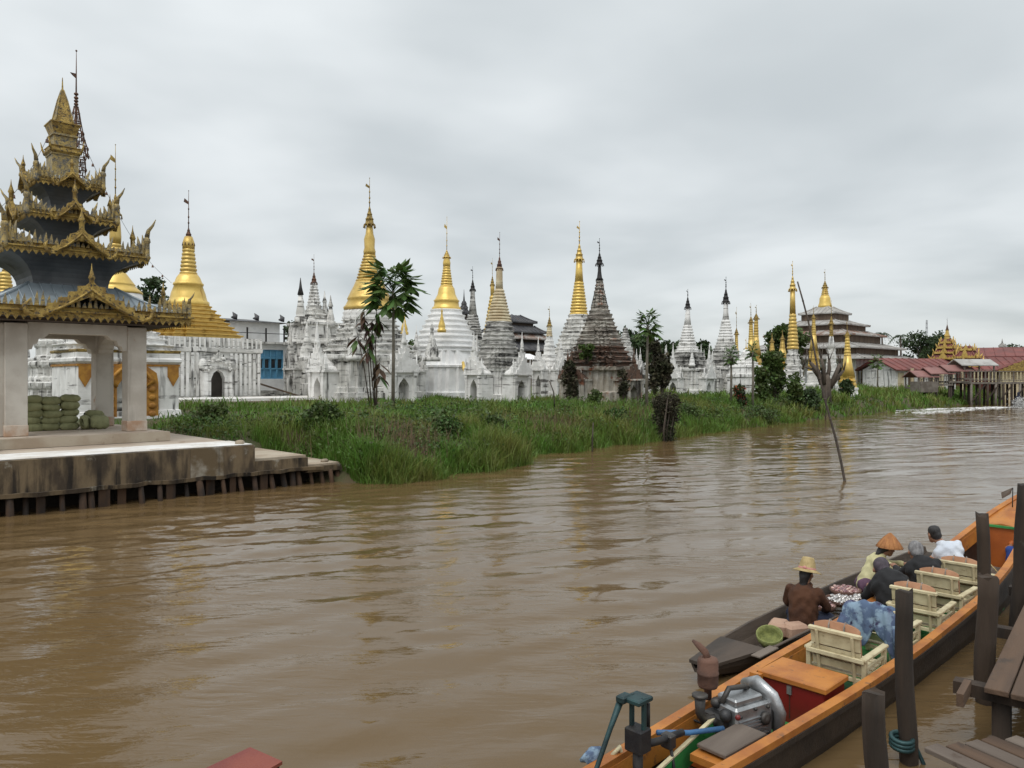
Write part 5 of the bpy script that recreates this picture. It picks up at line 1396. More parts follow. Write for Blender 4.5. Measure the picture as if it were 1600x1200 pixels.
# distant woods along the horizon
rg = np.random.default_rng(77)
cl = []
for i in range(130):
    s_ = -60 + 330 * rg.random(); n_ = 150 + 60 * rg.random()
    p = W(s_, n_); h_ = 2.2 + 2.5 * rg.random(); cl.append((p.x, p.y, 1.4 + h_ * .6, 4 + 3 * rg.random(), 3, h_))
V, F = leaves_np(clump_points(rg, 16000, cl), .9, rg)
tag(link('distant_woods', np_mesh('distant_woods', V, F, 'leaf_dark')), 'low line of distant woods behind the temple ground', 'woods', kind='stuff')

def palm(label, px, Z, ytop, seed):
    rg = np.random.default_rng(seed); P = G(px, Z); t = thing('palm_tree', label, 'palm tree', P, 0, 'palms behind the monastery')
    H_ = hz(ytop, Z) - P.z
    MB().tube([(0, 0, 0), (.1, 0, H_ * .5), (0, 0, H_)], [.22, .17, .13], 8).build('trunk', 'bark', t)
    for i in range(13):
        a = 2 * PI * i / 13 + rg.random() * .3; el = rg.random() * 1.0 + .1; L_ = 2.1 + .5 * rg.random(); m = MB(); pts = []
        for j in range(6):
            u_ = j / 5; pts.append((math.cos(a) * L_ * u_ * math.cos(el * .6), math.sin(a) * L_ * u_ * math.cos(el * .6), H_ + L_ * (el * .75 * u_ - 1.15 * u_ * u_)))
        m.tube(pts, [.04, .035, .03, .02, .015, .008], 4)
        for j in range(1, 10):
            u_ = j / 9.5; k = int(u_ * 5); q = Vector(pts[k]).lerp(Vector(pts[min(5, k + 1)]), u_ * 5 - k)
            for sg in (-1, 1):
                e = Vector((-math.sin(a) * sg, math.cos(a) * sg, -.7)).normalized() * .55 * (1 - .5 * u_)
                dd = Vector((math.cos(a), math.sin(a), 0)) * .12
                m.add([q, q + e * .5 + dd, q + e + dd, q + e * .5 + dd * .1], [(0, 1, 2, 3)])
        m.build('frond', 'leaf_dark', t)
palm('slim palm right of the tiered monastery, taller of two', 1407, 128, 525, 1)
palm('palm half hidden by the roof edge of the tiered monastery', 1378, 135, 522, 2)

def papaya_leaf(m, P, d, L_, rg, droop):
    """petiole plus a seven-lobed blade"""
    side = Vector((-d.y, d.x, 0)); side.normalize()
    E = P + d * L_ * .75 + Vector((0, 0, L_ * .14 - droop * L_ * .2))
    m.tube([P, P + d * L_ * .4 + Vector((0, 0, L_ * .16)), E], [.018, .014, .01], 4)
    for i in range(7):
        a = R(-105 + 35 * i); ln = L_ * (.55 + .2 * math.cos(a)) * (.85 + .3 * rg.random())
        f = (d * math.cos(a) + side * math.sin(a)); f.z -= .35 + droop * .5 * rg.random(); f.normalize()
        s2 = f.cross(Vector((0, 0, 1))); s2.normalize()
        w_ = ln * .17; dz_ = Vector((0, 0, -ln * .10))
        m.add([E, E + f * ln * .4 + s2 * w_ + dz_, E + f * ln * .6 + s2 * w_ * 1.2 + dz_ * 1.5, E + f * ln + dz_ * 1.4, E + f * ln * .6 - s2 * w_ * 1.2 + dz_ * 1.5, E + f * ln * .4 - s2 * w_ + dz_], [(0, 1, 2, 3), (0, 3, 4, 5)])
def papaya(label, px, Z, ytop, hw, n, seed, yb=None, lean=0.0, lat=1.0):
    rg = np.random.default_rng(seed); P = G(px, Z); t = thing('papaya_tree', label, 'papaya tree', P, 0, 'papaya trees on the bank')
    H_ = hz(ytop, Z) - P.z; rad = hw * Z / FOC
    MB().tube([(0, 0, -.2), (.03, 0, H_ * .5), (lean, 0, H_ * .86)], [.10, .075, .055], 8).build('trunk', 'bark_pale', t)
    top = Vector((lean, 0, H_ * .86))
    m = MB()
    for i in range(n):
        a = 2.4 * i + rg.random(); u_ = i / n
        el = 1.15 - 1.55 * u_
        d = Vector((math.cos(a) * math.cos(el), math.sin(a) * math.cos(el), math.sin(el)))
        papaya_leaf(m, top + Vector((0, 0, (.12 - .5 * u_))), d, rad * .72 * (.8 + .3 * rg.random()), rg, u_)
    m.build('crown', 'leaf_papaya', t)
    m = MB()
    for i in range(7):
        a = rg.random() * 6.3; m.ball((top.x + .14 * math.cos(a), .14 * math.sin(a), top.z - .25 - .3 * rg.random()), (.09, .09, .15), 7, 5)
    m.build('fruit', 'leaf_mid', t)
papaya('tall papaya tree with a wide crown in front of the gilded stupa', 614, 40, 425, 54, 34, 4)
papaya('slender papaya tree right of the brick ruin', 1010, 42, 486, 27, 26, 5, lean=.08)
papaya('small papaya tree in front of the slim white stupas', 1142, 52, 543, 17, 15, 6)
papaya('young papaya tree among the leafy shrubs left of the tallest spire', 1176, 50, 533, 15, 14, 8)
papaya('small papaya in front of the row house', 1371, 82, 558, 14, 14, 9)

# withered broad-leaved plant left of the papaya
wp = thing('withered_plant', 'leaning cluster of thin stems with large brown withered leaves beside the tall papaya', 'plant', G(584, 40.5))
m = MB(); rg = np.random.default_rng(19); lm = MB(); lg = MB()
tops = [(-.9, .1, 4.0), (-.5, -.1, 5.2), (-.1, .1, 4.6), (-.3, .2, 3.7), (.15, 0, 5.2), (.35, -.2, 2.4)]
for (x, y, z) in tops:
    m.tube([(.1 + x * .35, y * 2, -.1), (x * .6, y, z * .55), (x, y, z)], [.035, .028, .018], 6)
    for i in range(11):
        a = rg.random() * 6.3; L_ = .35 + .45 * rg.random()
        P0 = Vector((x, y, z - .8 * rg.random())); d = Vector((math.cos(a), math.sin(a), -.35 - .6 * rg.random())).normalized(); s2 = d.cross(Vector((0, 0, 1))).normalized() * L_ * .19
        E = P0 + d * L_ * .3; dn = Vector((0, 0, -.12 * L_))
        (lm if rg.random() < .72 else lg).add([P0, E + s2 + dn, E + d * L_ * .4 + s2 * .9 + dn * 2, E + d * L_ * .75 + dn * 4, E + d * L_ * .4 - s2 * .9 + dn * 2, E - s2 + dn], [(0, 1, 2, 3), (0, 3, 4, 5)])
m.build('stem', 'bark', wp); lm.build('withered_leaves', 'leaf_brown', wp); lg.build('green_leaves', 'leaf_papaya', wp)

# shrubs between the stupas and the bank
ds = thing('dead_shrub', 'dark tangled withered shrub at the water edge below the slender papaya', 'shrub', G(1041, 35.8))
rg = np.random.default_rng(31); m = MB()
cl = [(0, 0, 2.15, .62, .6, .62), (.25, .1, 1.7, .45, .45, .5), (-.25, 0, 1.6, .42, .4, .5), (.0, 0, 1.0, .42, .4, .6), (.05, 0, .45, .42, .4, .5), (-.35, 0, 2.3, .35, .3, .35), (.4, 0, 2.4, .3, .3, .3)]
for i in range(22):
    a = rg.random() * 6.3; r_ = .5 * rg.random(); m.tube([(r_ * .4 * math.cos(a), r_ * .4 * math.sin(a), -.2), (r_ * math.cos(a) * .8, r_ * math.sin(a) * .8, 1.0), (r_ * math.cos(a + .4) * 1.4, r_ * math.sin(a + .4) * 1.4, 1.8 + rg.random())], [.04, .03, .008], 5)
m.build('stem', 'bark', ds); V, F = leaves_np(clump_points(rg, 5200, cl), .11, rg, up=-.1, aspect=.3); link('foliage', np_mesh('foliage', V, F, 'leaf_dead'), ds)
bush('vine_column', 'dark vine covered pillar behind the slender papaya', G(1023, 55), 1.0, 4.4, 1800, .26, 'leaf_dead', 32, tall=True, stems=8)
bush('red_shrub', 'low shrub with rusty red leaves below the slim white stupas', G(1157, 50), .75, 1.5, 1000, .16, 'leaf_dark', 33, extra='flower_red')
bush('leafy_shrub', 'tall yellow green leafy shrub left of the tallest column spire', G(1212, 56), 1.3, 3.6, 1700, .26, 'leaf_mid', 34, tall=True)
bush('leafy_shrub', 'tall green leafy shrub below the two close gold spires', G(1190, 52), .9, 2.6, 1100, .24, 'leaf_mid', 35, tall=True)
bush('leafy_shrub', 'green leafy shrub at the foot of the tallest column spire', G(1243, 54), 1.0, 2.6, 1200, .24, 'leaf_mid', 36, tall=True)
bush('leafy_shrub', 'low dark green shrub at the left foot of the pollarded tree', G(1266, 56), 1.3, 1.5, 1100, .22, 'leaf_dark', 37)
bush('round_shrub', 'round dark clipped shrub below the gold cone spire', G(1324, 66), .95, 1.7, 1300, .2, 'leaf_dark', 38)
bush('climbing_plant', 'green climber growing on the brick ruin ledge', Vector((at(917, 44.8).x, 44.8, hz(566, 44.8))), .55, 1.1, 700, .18, 'leaf_mid', 39)
bush('dry_creeper', 'brown dry creeper over the left porch of the brick ruin', Vector((at(893, 44.4).x, 44.4, gnd(at(893, 44.4)))), .75, 2.7, 1500, .17, 'leaf_dead', 43, tall=True)
bush('dry_creeper', 'brown dry creeper over the right porch of the brick ruin', Vector((at(973, 44.6).x, 44.6, gnd(at(973, 44.6)))), .55, 2.3, 1000, .17, 'leaf_dead', 44, tall=True)
bush('leafy_shrub', 'weedy shrub at the foot of the brick ruin', G(930, 43), .8, 1.1, 700, .18, 'leaf_mid', 40)
bush('leafy_shrub', 'small green shrub on the landing at the left edge by the wide pillar', W(3.6, 22.0, 1.2), .42, .45, 700, .09, 'leaf_mid', 41)
bush('vine_column', 'dark bushy growth on the slope between the slender papaya and the slim stupas', G(1034, 48), .9, 3.0, 1500, .24, 'leaf_dead', 42, tall=True)
pt = thing('pollarded_tree', 'pollarded bare tree with thick grey brown trunk and stubby branches', 'tree', G(1291, 60))
m = MB(); m.tube([(0, 0, -.2), (.02, 0, .9), (0, 0, 1.9), (-.1, 0, 2.3)], [.42, .36, .38, .3], 10); m.build('trunk', 'bark', pt)
for (x, y, z, x1, z1, r) in ((-.3, 0, 2.0, -1.25, 3.3, .32), (.1, .2, 2.1, .35, 3.5, .26), (.3, -.1, 1.8, 1.0, 3.2, .28), (-.2, -.2, 2.0, -.5, 3.6, .22), (.4, .2, 1.7, 1.5, 2.7, .2), (-.5, .1, 2.5, -1.7, 3.0, .18)):
    MB().tube([(x, y, z - .4), ((x + x1) / 2 + .1, y, (z + z1) / 2), (x1, y * 1.5, z1)], [r * .75, r * .6, r * .42], 7).build('limb', 'bark', pt)
    for q in range(3):
        a = random.uniform(-.6, .6)
        MB().tube([(x1, y * 1.5, z1 - .1), (x1 + a * .3, y, z1 + .5), (x1 + a * .7, y, z1 + 1.0 + random.random() * .5)], [.05, .03, .01], 5).build('twig', 'bark', pt)

# the leaning pole in the channel, and two thin stakes by the bank
A_ = at(1320, 22.0, 0); Bp = at(1247, 23.0, hz(440, 23.0))
t = thing('bamboo_pole', 'long thin dark pole leaning left out of the water in mid channel', 'pole', A_)
pts = [(Bp - A_) * (i / 10) + Vector((.03 * math.sin(i), 0, 0)) for i in range(-2, 11)]
MB().tube(pts, [.042 - .0016 * i for i in range(13)], 7).build('shaft', 'bamboo', t)
for i in range(2, 12): MB().tube([pts[i] - (Bp - A_).normalized() * .02, pts[i] + (Bp - A_).normalized() * .02], .047 - .0016 * i, 7).build('node', 'bamboo', t)
for (px, Z, y0, y1, lean, lab) in ((925, 30.5, 716, 660, .05, 'thin dark stake standing in the water off the grassy bank'), (868, 38, 640, 595, -.3, 'short bent stake in the grass before the pointed white shrine'), (1290, 52, 660, 610, .1, 'thin upright stake at the bank below the pollarded tree')):
    A_ = at(px, Z, hz(y0, Z)); h_ = hz(y1, Z) - hz(y0, Z)
    tag(MB().tube([(0, 0, -.6), (lean * .3, 0, h_ * .6), (lean, 0, h_)], [.035, .03, .02], 6).build('stake', 'bamboo', None, A_), lab, 'stake')

# grass on the bank: many bent blades
rg = np.random.default_rng(99)
def blades(n, smin, smax, dmin, dmax, hmin, hmax, wd, seed, clump=.35):
    rg = np.random.default_rng(seed)
    nc = max(1, n // 16)
    sc = smin + (smax - smin) * rg.random(nc) ; dc = dmin + (dmax - dmin) * rg.random(nc)
    k = rg.integers(0, nc, n)
    s_ = sc[k] + rg.normal(size=n) * clump; d_ = dc[k] + rg.normal(size=n) * clump
    hc = (hmin + (hmax - hmin) * rg.random(nc))[k] * (.55 + .6 * rg.random(n))
    n_ = bank_n(s_) + d_
    ok = (n_ > bank_n(s_) - .55)
    # keep off the landing, the pavilion, the forecourt and the shrines
    ok &= ~((s_ < 9.35) & (n_ < 29.2)) & ~((s_ < 10.85) & (n_ < 23.05)) & ~((s_ < 11.85) & (n_ < 21.85))
    ss2, nn2 = SN(GST.location)
    ok &= ~((np.abs(s_ - ss2 - .8) < 6.2) & (n_ > nn2 - a2 - 5.6) & (n_ < nn2 + a2))
    ss1, nn1 = SN(s1.location)
    ok &= ~((np.abs(s_ - ss1) < 3.4) & (np.abs(n_ - nn1) < 4.2))
    # tussocks and bare patches
    f1 = np.sin(s_ * .83 + 1.3 * np.sin(n_ * .61)) * np.sin(n_ * 1.07 + 1.1 * np.sin(s_ * .47)) + .5 * np.sin(s_ * 2.3 + n_ * 1.9)
    f2 = np.sin(s_ * .41 + 2 + np.sin(n_ * .9)) * np.sin(n_ * .7 - .6 * s_ + 1) + .4 * np.sin(s_ * 1.7 - n_ * 2.4)
    hc = hc * (1.0 + .42 * f1)
    dd = n_ - bank_n(s_)
    ok &= ~((f2 < -.55) & (rg.random(n) < .85) & (dd > .5))
    ok &= ~((np.abs(s_ - 14.2) < 1.0) & (dd > .9) & (dd < 2.6) & (rg.random(n) < .9))
    s_, n_, hc = s_[ok], n_[ok], hc[ok]; n = len(s_)
    z = ground_z(s_, n_) - .03
    x = UX * s_ - UY * n_; y = UY * s_ + UX * n_
    a = rg.random(n) * 2 * PI; lean = .15 + .55 * rg.random(n)
    dx, dy = np.cos(a) * lean * hc, np.sin(a) * lean * hc
    b = rg.random(n) * PI; w = wd * (.6 + .8 * rg.random(n)); wx, wy = np.cos(b) * w, np.sin(b) * w
    P0 = np.stack([x - wx, y - wy, z], 1); P1 = np.stack([x + wx, y + wy, z], 1)
    M0 = np.stack([x - wx * .8 + dx * .35, y - wy * .8 + dy * .35, z + hc * .6], 1); M1 = np.stack([x + wx * .8 + dx * .35, y + wy * .8 + dy * .35, z + hc * .6], 1)
    T = np.stack([x + dx, y + dy, z + hc * (1 - .25 * lean)], 1)
    V = np.stack([P0, P1, M1, M0, T], 1).reshape(-1, 3)
    i = np.arange(n)[:, None] * 5
    F = np.concatenate([i + [0, 1, 2], i + [0, 2, 3], i + [3, 2, 4]], 1).reshape(-1, 3)
    return V, F
Vs, Fs, off = [], [], 0
for args in ((30000, 9.5, 24, -.3, 3.2, .28, .62, .012, 1), (34000, 10, 30, .2, 9, .22, .50, .014, 2), (34000, 22, 50, -.3, 7, .30, .70, .02, 3), (26000, 12, 55, 4, 24, .22, .50, .025, 4),
             (24000, 48, 110, -.3, 14, .45, .85, .05, 5), (9000, -2, 12, 8, 22, .25, .5, .02, 6), (9000, 40, 110, 10, 45, .4, .7, .07, 7), (9000, 11.9, 19, -.45, .9, .5, 1.05, .012, 8), (5000, 20, 40, -.5, .6, .45, .9, .016, 9), (3500, 11.86, 13.2, -.4, 2.2, .35, .75, .012, 10)):
    V, F = blades(*args); Vs.append(V); Fs.append(F + off); off += len(V)
tag(link('bank_grass', np_mesh('bank_grass', np.concatenate(Vs), np.concatenate(Fs), 'grass_blade')), 'lush green grass covering the far bank', 'grass', kind='stuff')
# broad-leaved weeds in patches
rg = np.random.default_rng(55); C = []
for i in range(420):
    s_ = 9.8 + 60 * rg.random() ** 1.5; d = .6 + 7 * rg.random() ** 1.3
    n_ = float(bank_n(s_)) + d
    if (s_ < 12 and n_ < 23.2): continue
    z = float(ground_z(s_, n_)); p = W(s_, n_); h_ = .25 + .5 * rg.random(); k = 40
    c = rg.normal(size=(k, 3)) * np.array([.28, .28, .01]) + np.array([p.x, p.y, z]); c[:, 2] = z + h_ * rg.random(k); C.append(c)
V, F = leaves_np(np.concatenate(C), .11, rg, up=.15, aspect=.4)
tag(link('bank_weeds', np_mesh('bank_weeds', V, F, 'weed_leaf')), 'broad leaved weeds tangled in the bank grass', 'weeds', kind='stuff')
# darker leafy shrubs growing out of the bank
rg = np.random.default_rng(61)
for i, (px, Z, w, h, mt, lab) in enumerate((
        (500, 25.0, .9, .75, 'leaf_mid', 'bright leafy bush just right of the landing steps'),
        (690, 27, .9, .7, 'weed_leaf', 'leafy bush on the bank below the whitewashed stupa'),
        (770, 29, .9, .7, 'leaf_mid', 'green leafy bush on the bank below the cream stupa'), 
        (960, 36, 1.0, .7, 'weed_leaf', 'leafy bush on the bank right of the brick ruin'),
        (1085, 42, 1.2, .9, 'leaf_mid', 'leafy bush on the bank below the left slim stupa'), (1200, 48, 1.3, .8, 'leaf_mid', 'green leafy bush on the bank below the two close gold spires'),
         (340, 27.5, .8, .6, 'weed_leaf', 'low leafy bush nearest the pavilion pillar'))):
    bush('bank_bush', lab, G(px, Z), w, h, 900, .12, mt, 200 + i, group='bushes on the far bank')
# dry brown stalks and exposed earth on the slope
V = []; F = []
for i in range(1000):
    c = rg.choice(3); s_ = (14.3, 24.0, 30.5)[c] + rg.normal() * (1.0, 1.6, 1.8)[c]; d = 1.6 + rg.normal() * .8
    n_ = float(bank_n(s_)) + max(.1, d); z = float(ground_z(s_, n_)); p = W(s_, n_); h_ = .35 + .7 * rg.random(); a = rg.random() * 6.3; l_ = rg.random() * .4; w_ = .012
    o_ = len(V); V += [(p.x - w_, p.y, z), (p.x + w_, p.y, z), (p.x + l_ * math.cos(a), p.y + l_ * math.sin(a), z + h_)]; F.append((o_, o_ + 1, o_ + 2))
tag(link('dry_stalks', np_mesh('dry_stalks', V, F, 'dry_stalk')), 'dry brown stalks on the slope of the far bank', 'stalks', kind='stuff')

# ------------------------------------------------------------------ the moored longboat (local x along the river, y towards the temple)
HS = [0.6, 1.6, 3.0, 3.9, 5.0, 6.5, 8.0, 10.0, 11.2, 12.2, 13.0, 13.5, 13.85]
HW_ = [.20, .23, .26, .29, .35, .42, .445, .445, .425, .36, .26, .155, .055]
HZ_ = [.42, .40, .38, .375, .37, .37, .38, .45, .60, .77, .95, 1.07, 1.16]
HB_ = [-.05, -.12, -.18, -.2, -.2, -.2, -.2, -.2, -.18, -.05, .30, .62, .95]
CN = 3.03
hs = np.linspace(.6, 13.85, 64)
hw_ = np.interp(hs, HS, HW_); hz_ = np.interp(hs, HS, HZ_); hb_ = np.interp(hs, HS, HB_)
for arr in (hw_, hz_, hb_):
    arr[1:-1] = (arr[:-2] + 2 * arr[1:-1] + arr[2:]) / 4
def hull_at(s): return float(np.interp(s, hs, hw_)), float(np.interp(s, hs, hz_)), float(np.interp(s, hs, hb_))
boat = thing('longboat', 'long narrow orange and green motor boat moored beside the wooden posts', 'boat', (0, 0, 0), ROT)
def strip_mesh(rows, closed=False):
    m = MB(); k = len(rows[0]); vs = [p for r in rows for p in r]; fs = []
    for i in range(len(rows) - 1):
        for j in range(k if closed else k - 1):
            jj = (j + 1) % k
            fs.append((i * k + j, i * k + jj, (i + 1) * k + jj, (i + 1) * k + j))
    m.add(vs, fs, False); return m
rows = []
for s_, w, g, b in zip(hs, hw_, hz_, hb_):
    g2 = g - .015
    ro = [(s_, CN + w, g2), (s_, CN + w * .96, g * .5 + b * .5), (s_, CN + w * .72, b), (s_, CN, b - .02), (s_, CN - w * .72, b), (s_, CN - w * .96, g * .5 + b * .5), (s_, CN - w, g2)]
    t_ = min(.035, w * .3)
    ri = [(s_, CN - w + t_, g2), (s_, CN - (w - t_) * .95, g * .5 + b * .5), (s_, CN - w * .66, b + .06), (s_, CN + w * .66, b + .06), (s_, CN + (w - t_) * .95, g * .5 + b * .5), (s_, CN + w - t_, g2)]
    rows.append(ro + ri)
h_ = strip_mesh(rows, True)
k = len(rows[0]); h_.f.append(tuple(range(k))); h_.f.append(tuple(range((len(rows) - 1) * k + k - 1, (len(rows) - 1) * k - 1, -1))); h_.sm += [False, False]
h_.build('hull', 'hull_dark', boat)
for sg, mt in ((1, 'orange_paint'), (-1, 'orange_paint')):
    rows = []
    for s_, w, g in zip(hs, hw_, hz_):
        a, b = CN + sg * (w + .028), CN + sg * max(.0, w - .055)
        rows.append([(s_, a, g - .03), (s_, a, g + .022), (s_, b, g + .022), (s_, b, g - .03)])
    strip_mesh(rows, True).build('gunwale', mt, boat)
    rows = []
    for s_, w, g in zip(hs, hw_, hz_):
        b = CN + sg * max(.0, w - .042); b2 = CN + sg * max(0, (w - .055) * .985)
        rows.append([(s_, b, g - .02), (s_, b - sg * .016, g - .025), (s_, b2 - sg * .016, g - .19), (s_, b2, g - .19)])
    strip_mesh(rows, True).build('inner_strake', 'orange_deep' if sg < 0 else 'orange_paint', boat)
    rows = []
    for s_, w, g in zip(hs, hw_, hz_):
        a = CN + sg * (w + .012)
        rows.append([(s_, a, g - .03), (s_, a + sg * .02, g - .035), (s_, a + sg * .02, g - .075), (s_, a, g - .08)])
    strip_mesh(rows, True).build('rubbing_strip', 'hull_dark', boat)
FL = .07
s_ = 4.55
i = 0
while s_ < 11.3:                      # green floorboards under the chairs, laid across
    w, g, b = hull_at(s_)
    MB().box((s_, CN, FL - .012 + .004 * (i % 2)), (.19, w * 1.72, .024)).build('floorboard', 'green_paint' if s_ > 5.9 else 'hull_dark', boat)
    s_ += .2; i += 1
for i in range(9):                     # grey duckboards towards the bow
    y = CN - .28 + .07 * i
    m = MB(); bx_between(m, (10.75, y, FL + .03), (12.45, CN + (y - CN) * .6, .30), .042, .022); m.build('duckboard', 'plank_grey', boat)
for s_ in (11.0, 11.6, 12.2):
    w, g, b = hull_at(s_); MB().box((s_, CN, FL + .0 + max(0, (s_ - 10.75) * .13)), (.06, w * 1.3, .03)).build('duckboard_batten', 'plank_grey', boat)
m = MB()
rows = []
for s_ in np.linspace(12.62, 13.8, 8):
    w, g, b = hull_at(s_); w = max(.03, w - .02); rows.append([(s_, CN + w, g - .01), (s_, CN, g + .035), (s_, CN - w, g - .01), (s_, CN - w, g - .05), (s_, CN, g - .01), (s_, CN + w, g - .05)])
dk = strip_mesh(rows, True); dk.f.append((0, 1, 2, 3, 4, 5)); dk.sm.append(False); dk.build('bow_deck', 'orange_paint', boat)
w, g, b = hull_at(12.62)
MB().prism([(-w * .9, b + .1), (w * .9, b + .1), (w * .95, g - .03), (0, g + .015), (-w * .95, g - .03)], -.02, .02, M=Matrix.Translation((12.64, CN, 0)) @ Matrix.Rotation(PI / 2, 4, 'Z')).build('bulkhead', 'orange_deep', boat)
MB().box((12.6, CN, g - .005), (.04, w * 1.9, .03)).build('deck_beam', 'green_paint', boat)
for s_ in (5.0, 6.9, 10.75):
    w, g, b = hull_at(s_); MB().box((s_, CN, .13), (.06, w * 1.7, .10)).build('thwart_rib', 'orange_deep', boat)
# seat plank, green side plank, blue pipe by the engine
m = MB(); m.box((0, 0, 0), (.52, .24, .03), M=Matrix.Translation((5.02, 2.90, .36)) @ Matrix.Rotation(-.06, 4, 'Z'), bev=.006); m.build('helm_seat', 'plank_grey', boat)
MB().box((4.98, 2.90, .30), (.58, .28, .05)).build('seat_frame', 'orange_paint', boat)
m = MB(); bx_between(m, (4.0, 3.02, .22), (5.25, 3.16, .30), .02, .17); m.build('engine_bearer', 'green_paint', boat)
m = MB(); bx_between(m, (4.0, 3.02, .312), (5.25, 3.16, .392), .03, .014); m.build('bearer_cap', 'cream_paint', boat)
MB().tube([(4.55, 3.22, .46), (4.8, 3.12, .41), (5.1, 3.02, .38)], .02, 8).build('tiller_pipe', 'blue_pipe', boat)
# steering bracket
stp = thing('steering_bracket', 'dark teal iron propeller bracket with long lever at the stern', 'bracket', W(4.2, 3.13, 0), ROT)
m = MB(); m.tube([(0, 0, .05), (0, 0, .55)], .035, 8); m.box((0, 0, .56), (.12, .14, .16), bev=.01); m.build('column', 'black_iron', stp)
m = MB()
for y in (-.05, .05): m.box((.0, y, .72), (.03, .022, .26))
m.box((0, 0, .83), (.16, .14, .035), bev=.008); m.build('fork', 'teal_iron', stp)
MB().box((-.06, .07, .83), (.10, .07, .05), bev=.01).build('hinge', 'teal_iron', stp)
MB().tube([(-.06, .09, .83), (-.16, .11, .64), (-.42, .12, .22), (-.5, .12, .05)], [.026, .018, .015, .014], 7).build('lever', 'teal_iron', stp)
MB().tube([(.09, -.02, .78), (.09, -.02, .60)], .013, 6).build('pin', 'black_iron', stp)
MB().tube([(.05, 0, .5), (.25, -.01, .47), (.5, -.02, .45)], .026, 7).build('shaft', 'black_iron', stp)
MB().box((.34, -.01, .44), (.07, .09, .10), bev=.01).build('bearing', 'engine_dark', stp)
m = MB(); m.tube([(.33, -.04, .4), (.3, -.1, .2), (.45, -.12, .08)], .012, 5); m.build('cable', 'black_iron', stp)
rg_ = thing('blue_cloth', 'crumpled pale blue cloth tied at the stern gunwale', 'cloth', W(4.05, 3.40, .40), ROT)
m = MB(); m.ball((0, 0, 0), (.09, .05, .06), 12, 8)
m.v = [(p[0] * (1 + .4 * math.sin(p[1] * 90 + p[2] * 60)), p[1] * (1 + .3 * math.sin(p[0] * 70)), p[2]) for p in m.v]; m.build('cloth_body', 'cloth_pattern', rg_)
m = MB(); m.tube([(.12, -.02, .0), (.18, -.04, .05), (.24, -.03, -.08), (.25, -.02, -.3)], .018, 7)
tag(m.build('hose', 'cream_paint', None, W(4.05, 3.35, .38), ROT), 'pale hose hanging inside the stern gunwale', 'hose')

# engine
en = thing('boat_engine', 'grimy silver single cylinder diesel engine in the longboat', 'engine', W(5.46, 3.07, .07), ROT + R(-14))
en.scale = (.98, .98, .98)
m = MB(); m.box((0, 0, .27), (.40, .27, .30), bev=.02); m.box((-.02, 0, .44), (.30, .20, .06), bev=.02); m.build('block', 'engine_metal', en)
for i in range(7): MB().box((-.02, -.141, .16 + .026 * i), (.30, .016, .011)).build('cooling_fin', 'engine_metal', en)
m = MB()
lev = []
m.tube([(.22, -.17, .12), (.24, -.17, .32), (.20, -.13, .44), (.18, 0, .50), (.20, .13, .44), (.24, .17, .32), (.22, .17, .12)], [.03, .04, .045, .05, .045, .04, .03], 9, flat=1.5)
m.lathe([(.02, -.05), (.15, -.05), (.165, -.02), (.165, .03), (.15, .05), (.02, .06)], 22, M=Matrix.Translation((.27, 0, .29)) @ Matrix.Rotation(PI / 2, 4, 'Y'))
m.build('flywheel_cowl', 'engine_metal', en)
MB().lathe([(.0, 0), (.05, 0), (.05, .03), (.03, .035), (.0, .035)], 12, M=Matrix.Translation((.10, -.137, .30)) @ Matrix.Rotation(PI / 2, 4, 'X')).build('port_cap', 'engine_dark', en)
m = MB()
for (x, z) in ((-.16, .18), (-.16, .36), (.14, .18), (.14, .38), (.0, .39), (.02, .17)): m.lathe([(.014, 0), (.014, .014), (.004, .018)], 6, M=Matrix.Translation((x, -.137, z)) @ Matrix.Rotation(PI / 2, 4, 'X'))
m.build('bolts', 'engine_dark', en)
m = MB(); m.tube([(-.2, .02, .42), (-.12, .02, .52), (.05, .02, .50), (.12, .05, .46)], .022, 8); m.build('fuel_pipe', 'engine_dark', en)
m = MB(); m.tube([(-.20, .02, .30), (-.30, .03, .30), (-.36, .05, .32), (-.40, .05, .38), (-.40, .05, .50)], [.05, .045, .04, .038, .045], 9); m.lathe([(.04, 0), (.062, .01), (.062, .03), (.04, .035)], 10, M=Matrix.Translation((-.40, .05, .49))); m.build('intake_elbow', 'engine_dark', en)
m = MB(); m.lathe([(.03, .38), (.03, .47), (.075, .48), (.083, .50), (.083, .58), (.088, .585), (.088, .60), (.083, .605), (.083, .69), (.075, .71), (.03, .72)], 16, M=Matrix.Translation((-.17, .20, 0))); mf = m.build('muffler', 'rust', en)
MB().tube([(-.17, .20, .70), (-.19, .21, .76), (-.23, .24, .81), (-.27, .27, .85)], [.036, .034, .03, .012], 8, flat=.6).build('exhaust_flap', 'rust', mf)
m = MB(); m.box((-.22, .04, .24), (.12, .2, .22), bev=.02); m.ball((-.24, -.06, .36), .05, 9, 6); m.ball((-.2, .08, .40), .045, 9, 6); m.build('cylinder_head', 'engine_dark', en)
MB().ball((-.18, -.13, .36), .024, 8, 6).build('red_cap', 'box_red', en)
for y in (-.1, .1): MB().box((0, y, .06), (.5, .05, .12)).build('mount', 'wood_dark', en)
m = MB(); m.tube([(-.2, -.1, .2), (-.34, -.16, .3), (-.42, -.1, .12), (-.3, .0, .05)], .012, 6); m.tube([(-.22, .1, .2), (-.36, .22, .26), (-.48, .2, .1)], .012, 6); m.build('hoses', 'black_iron', en)

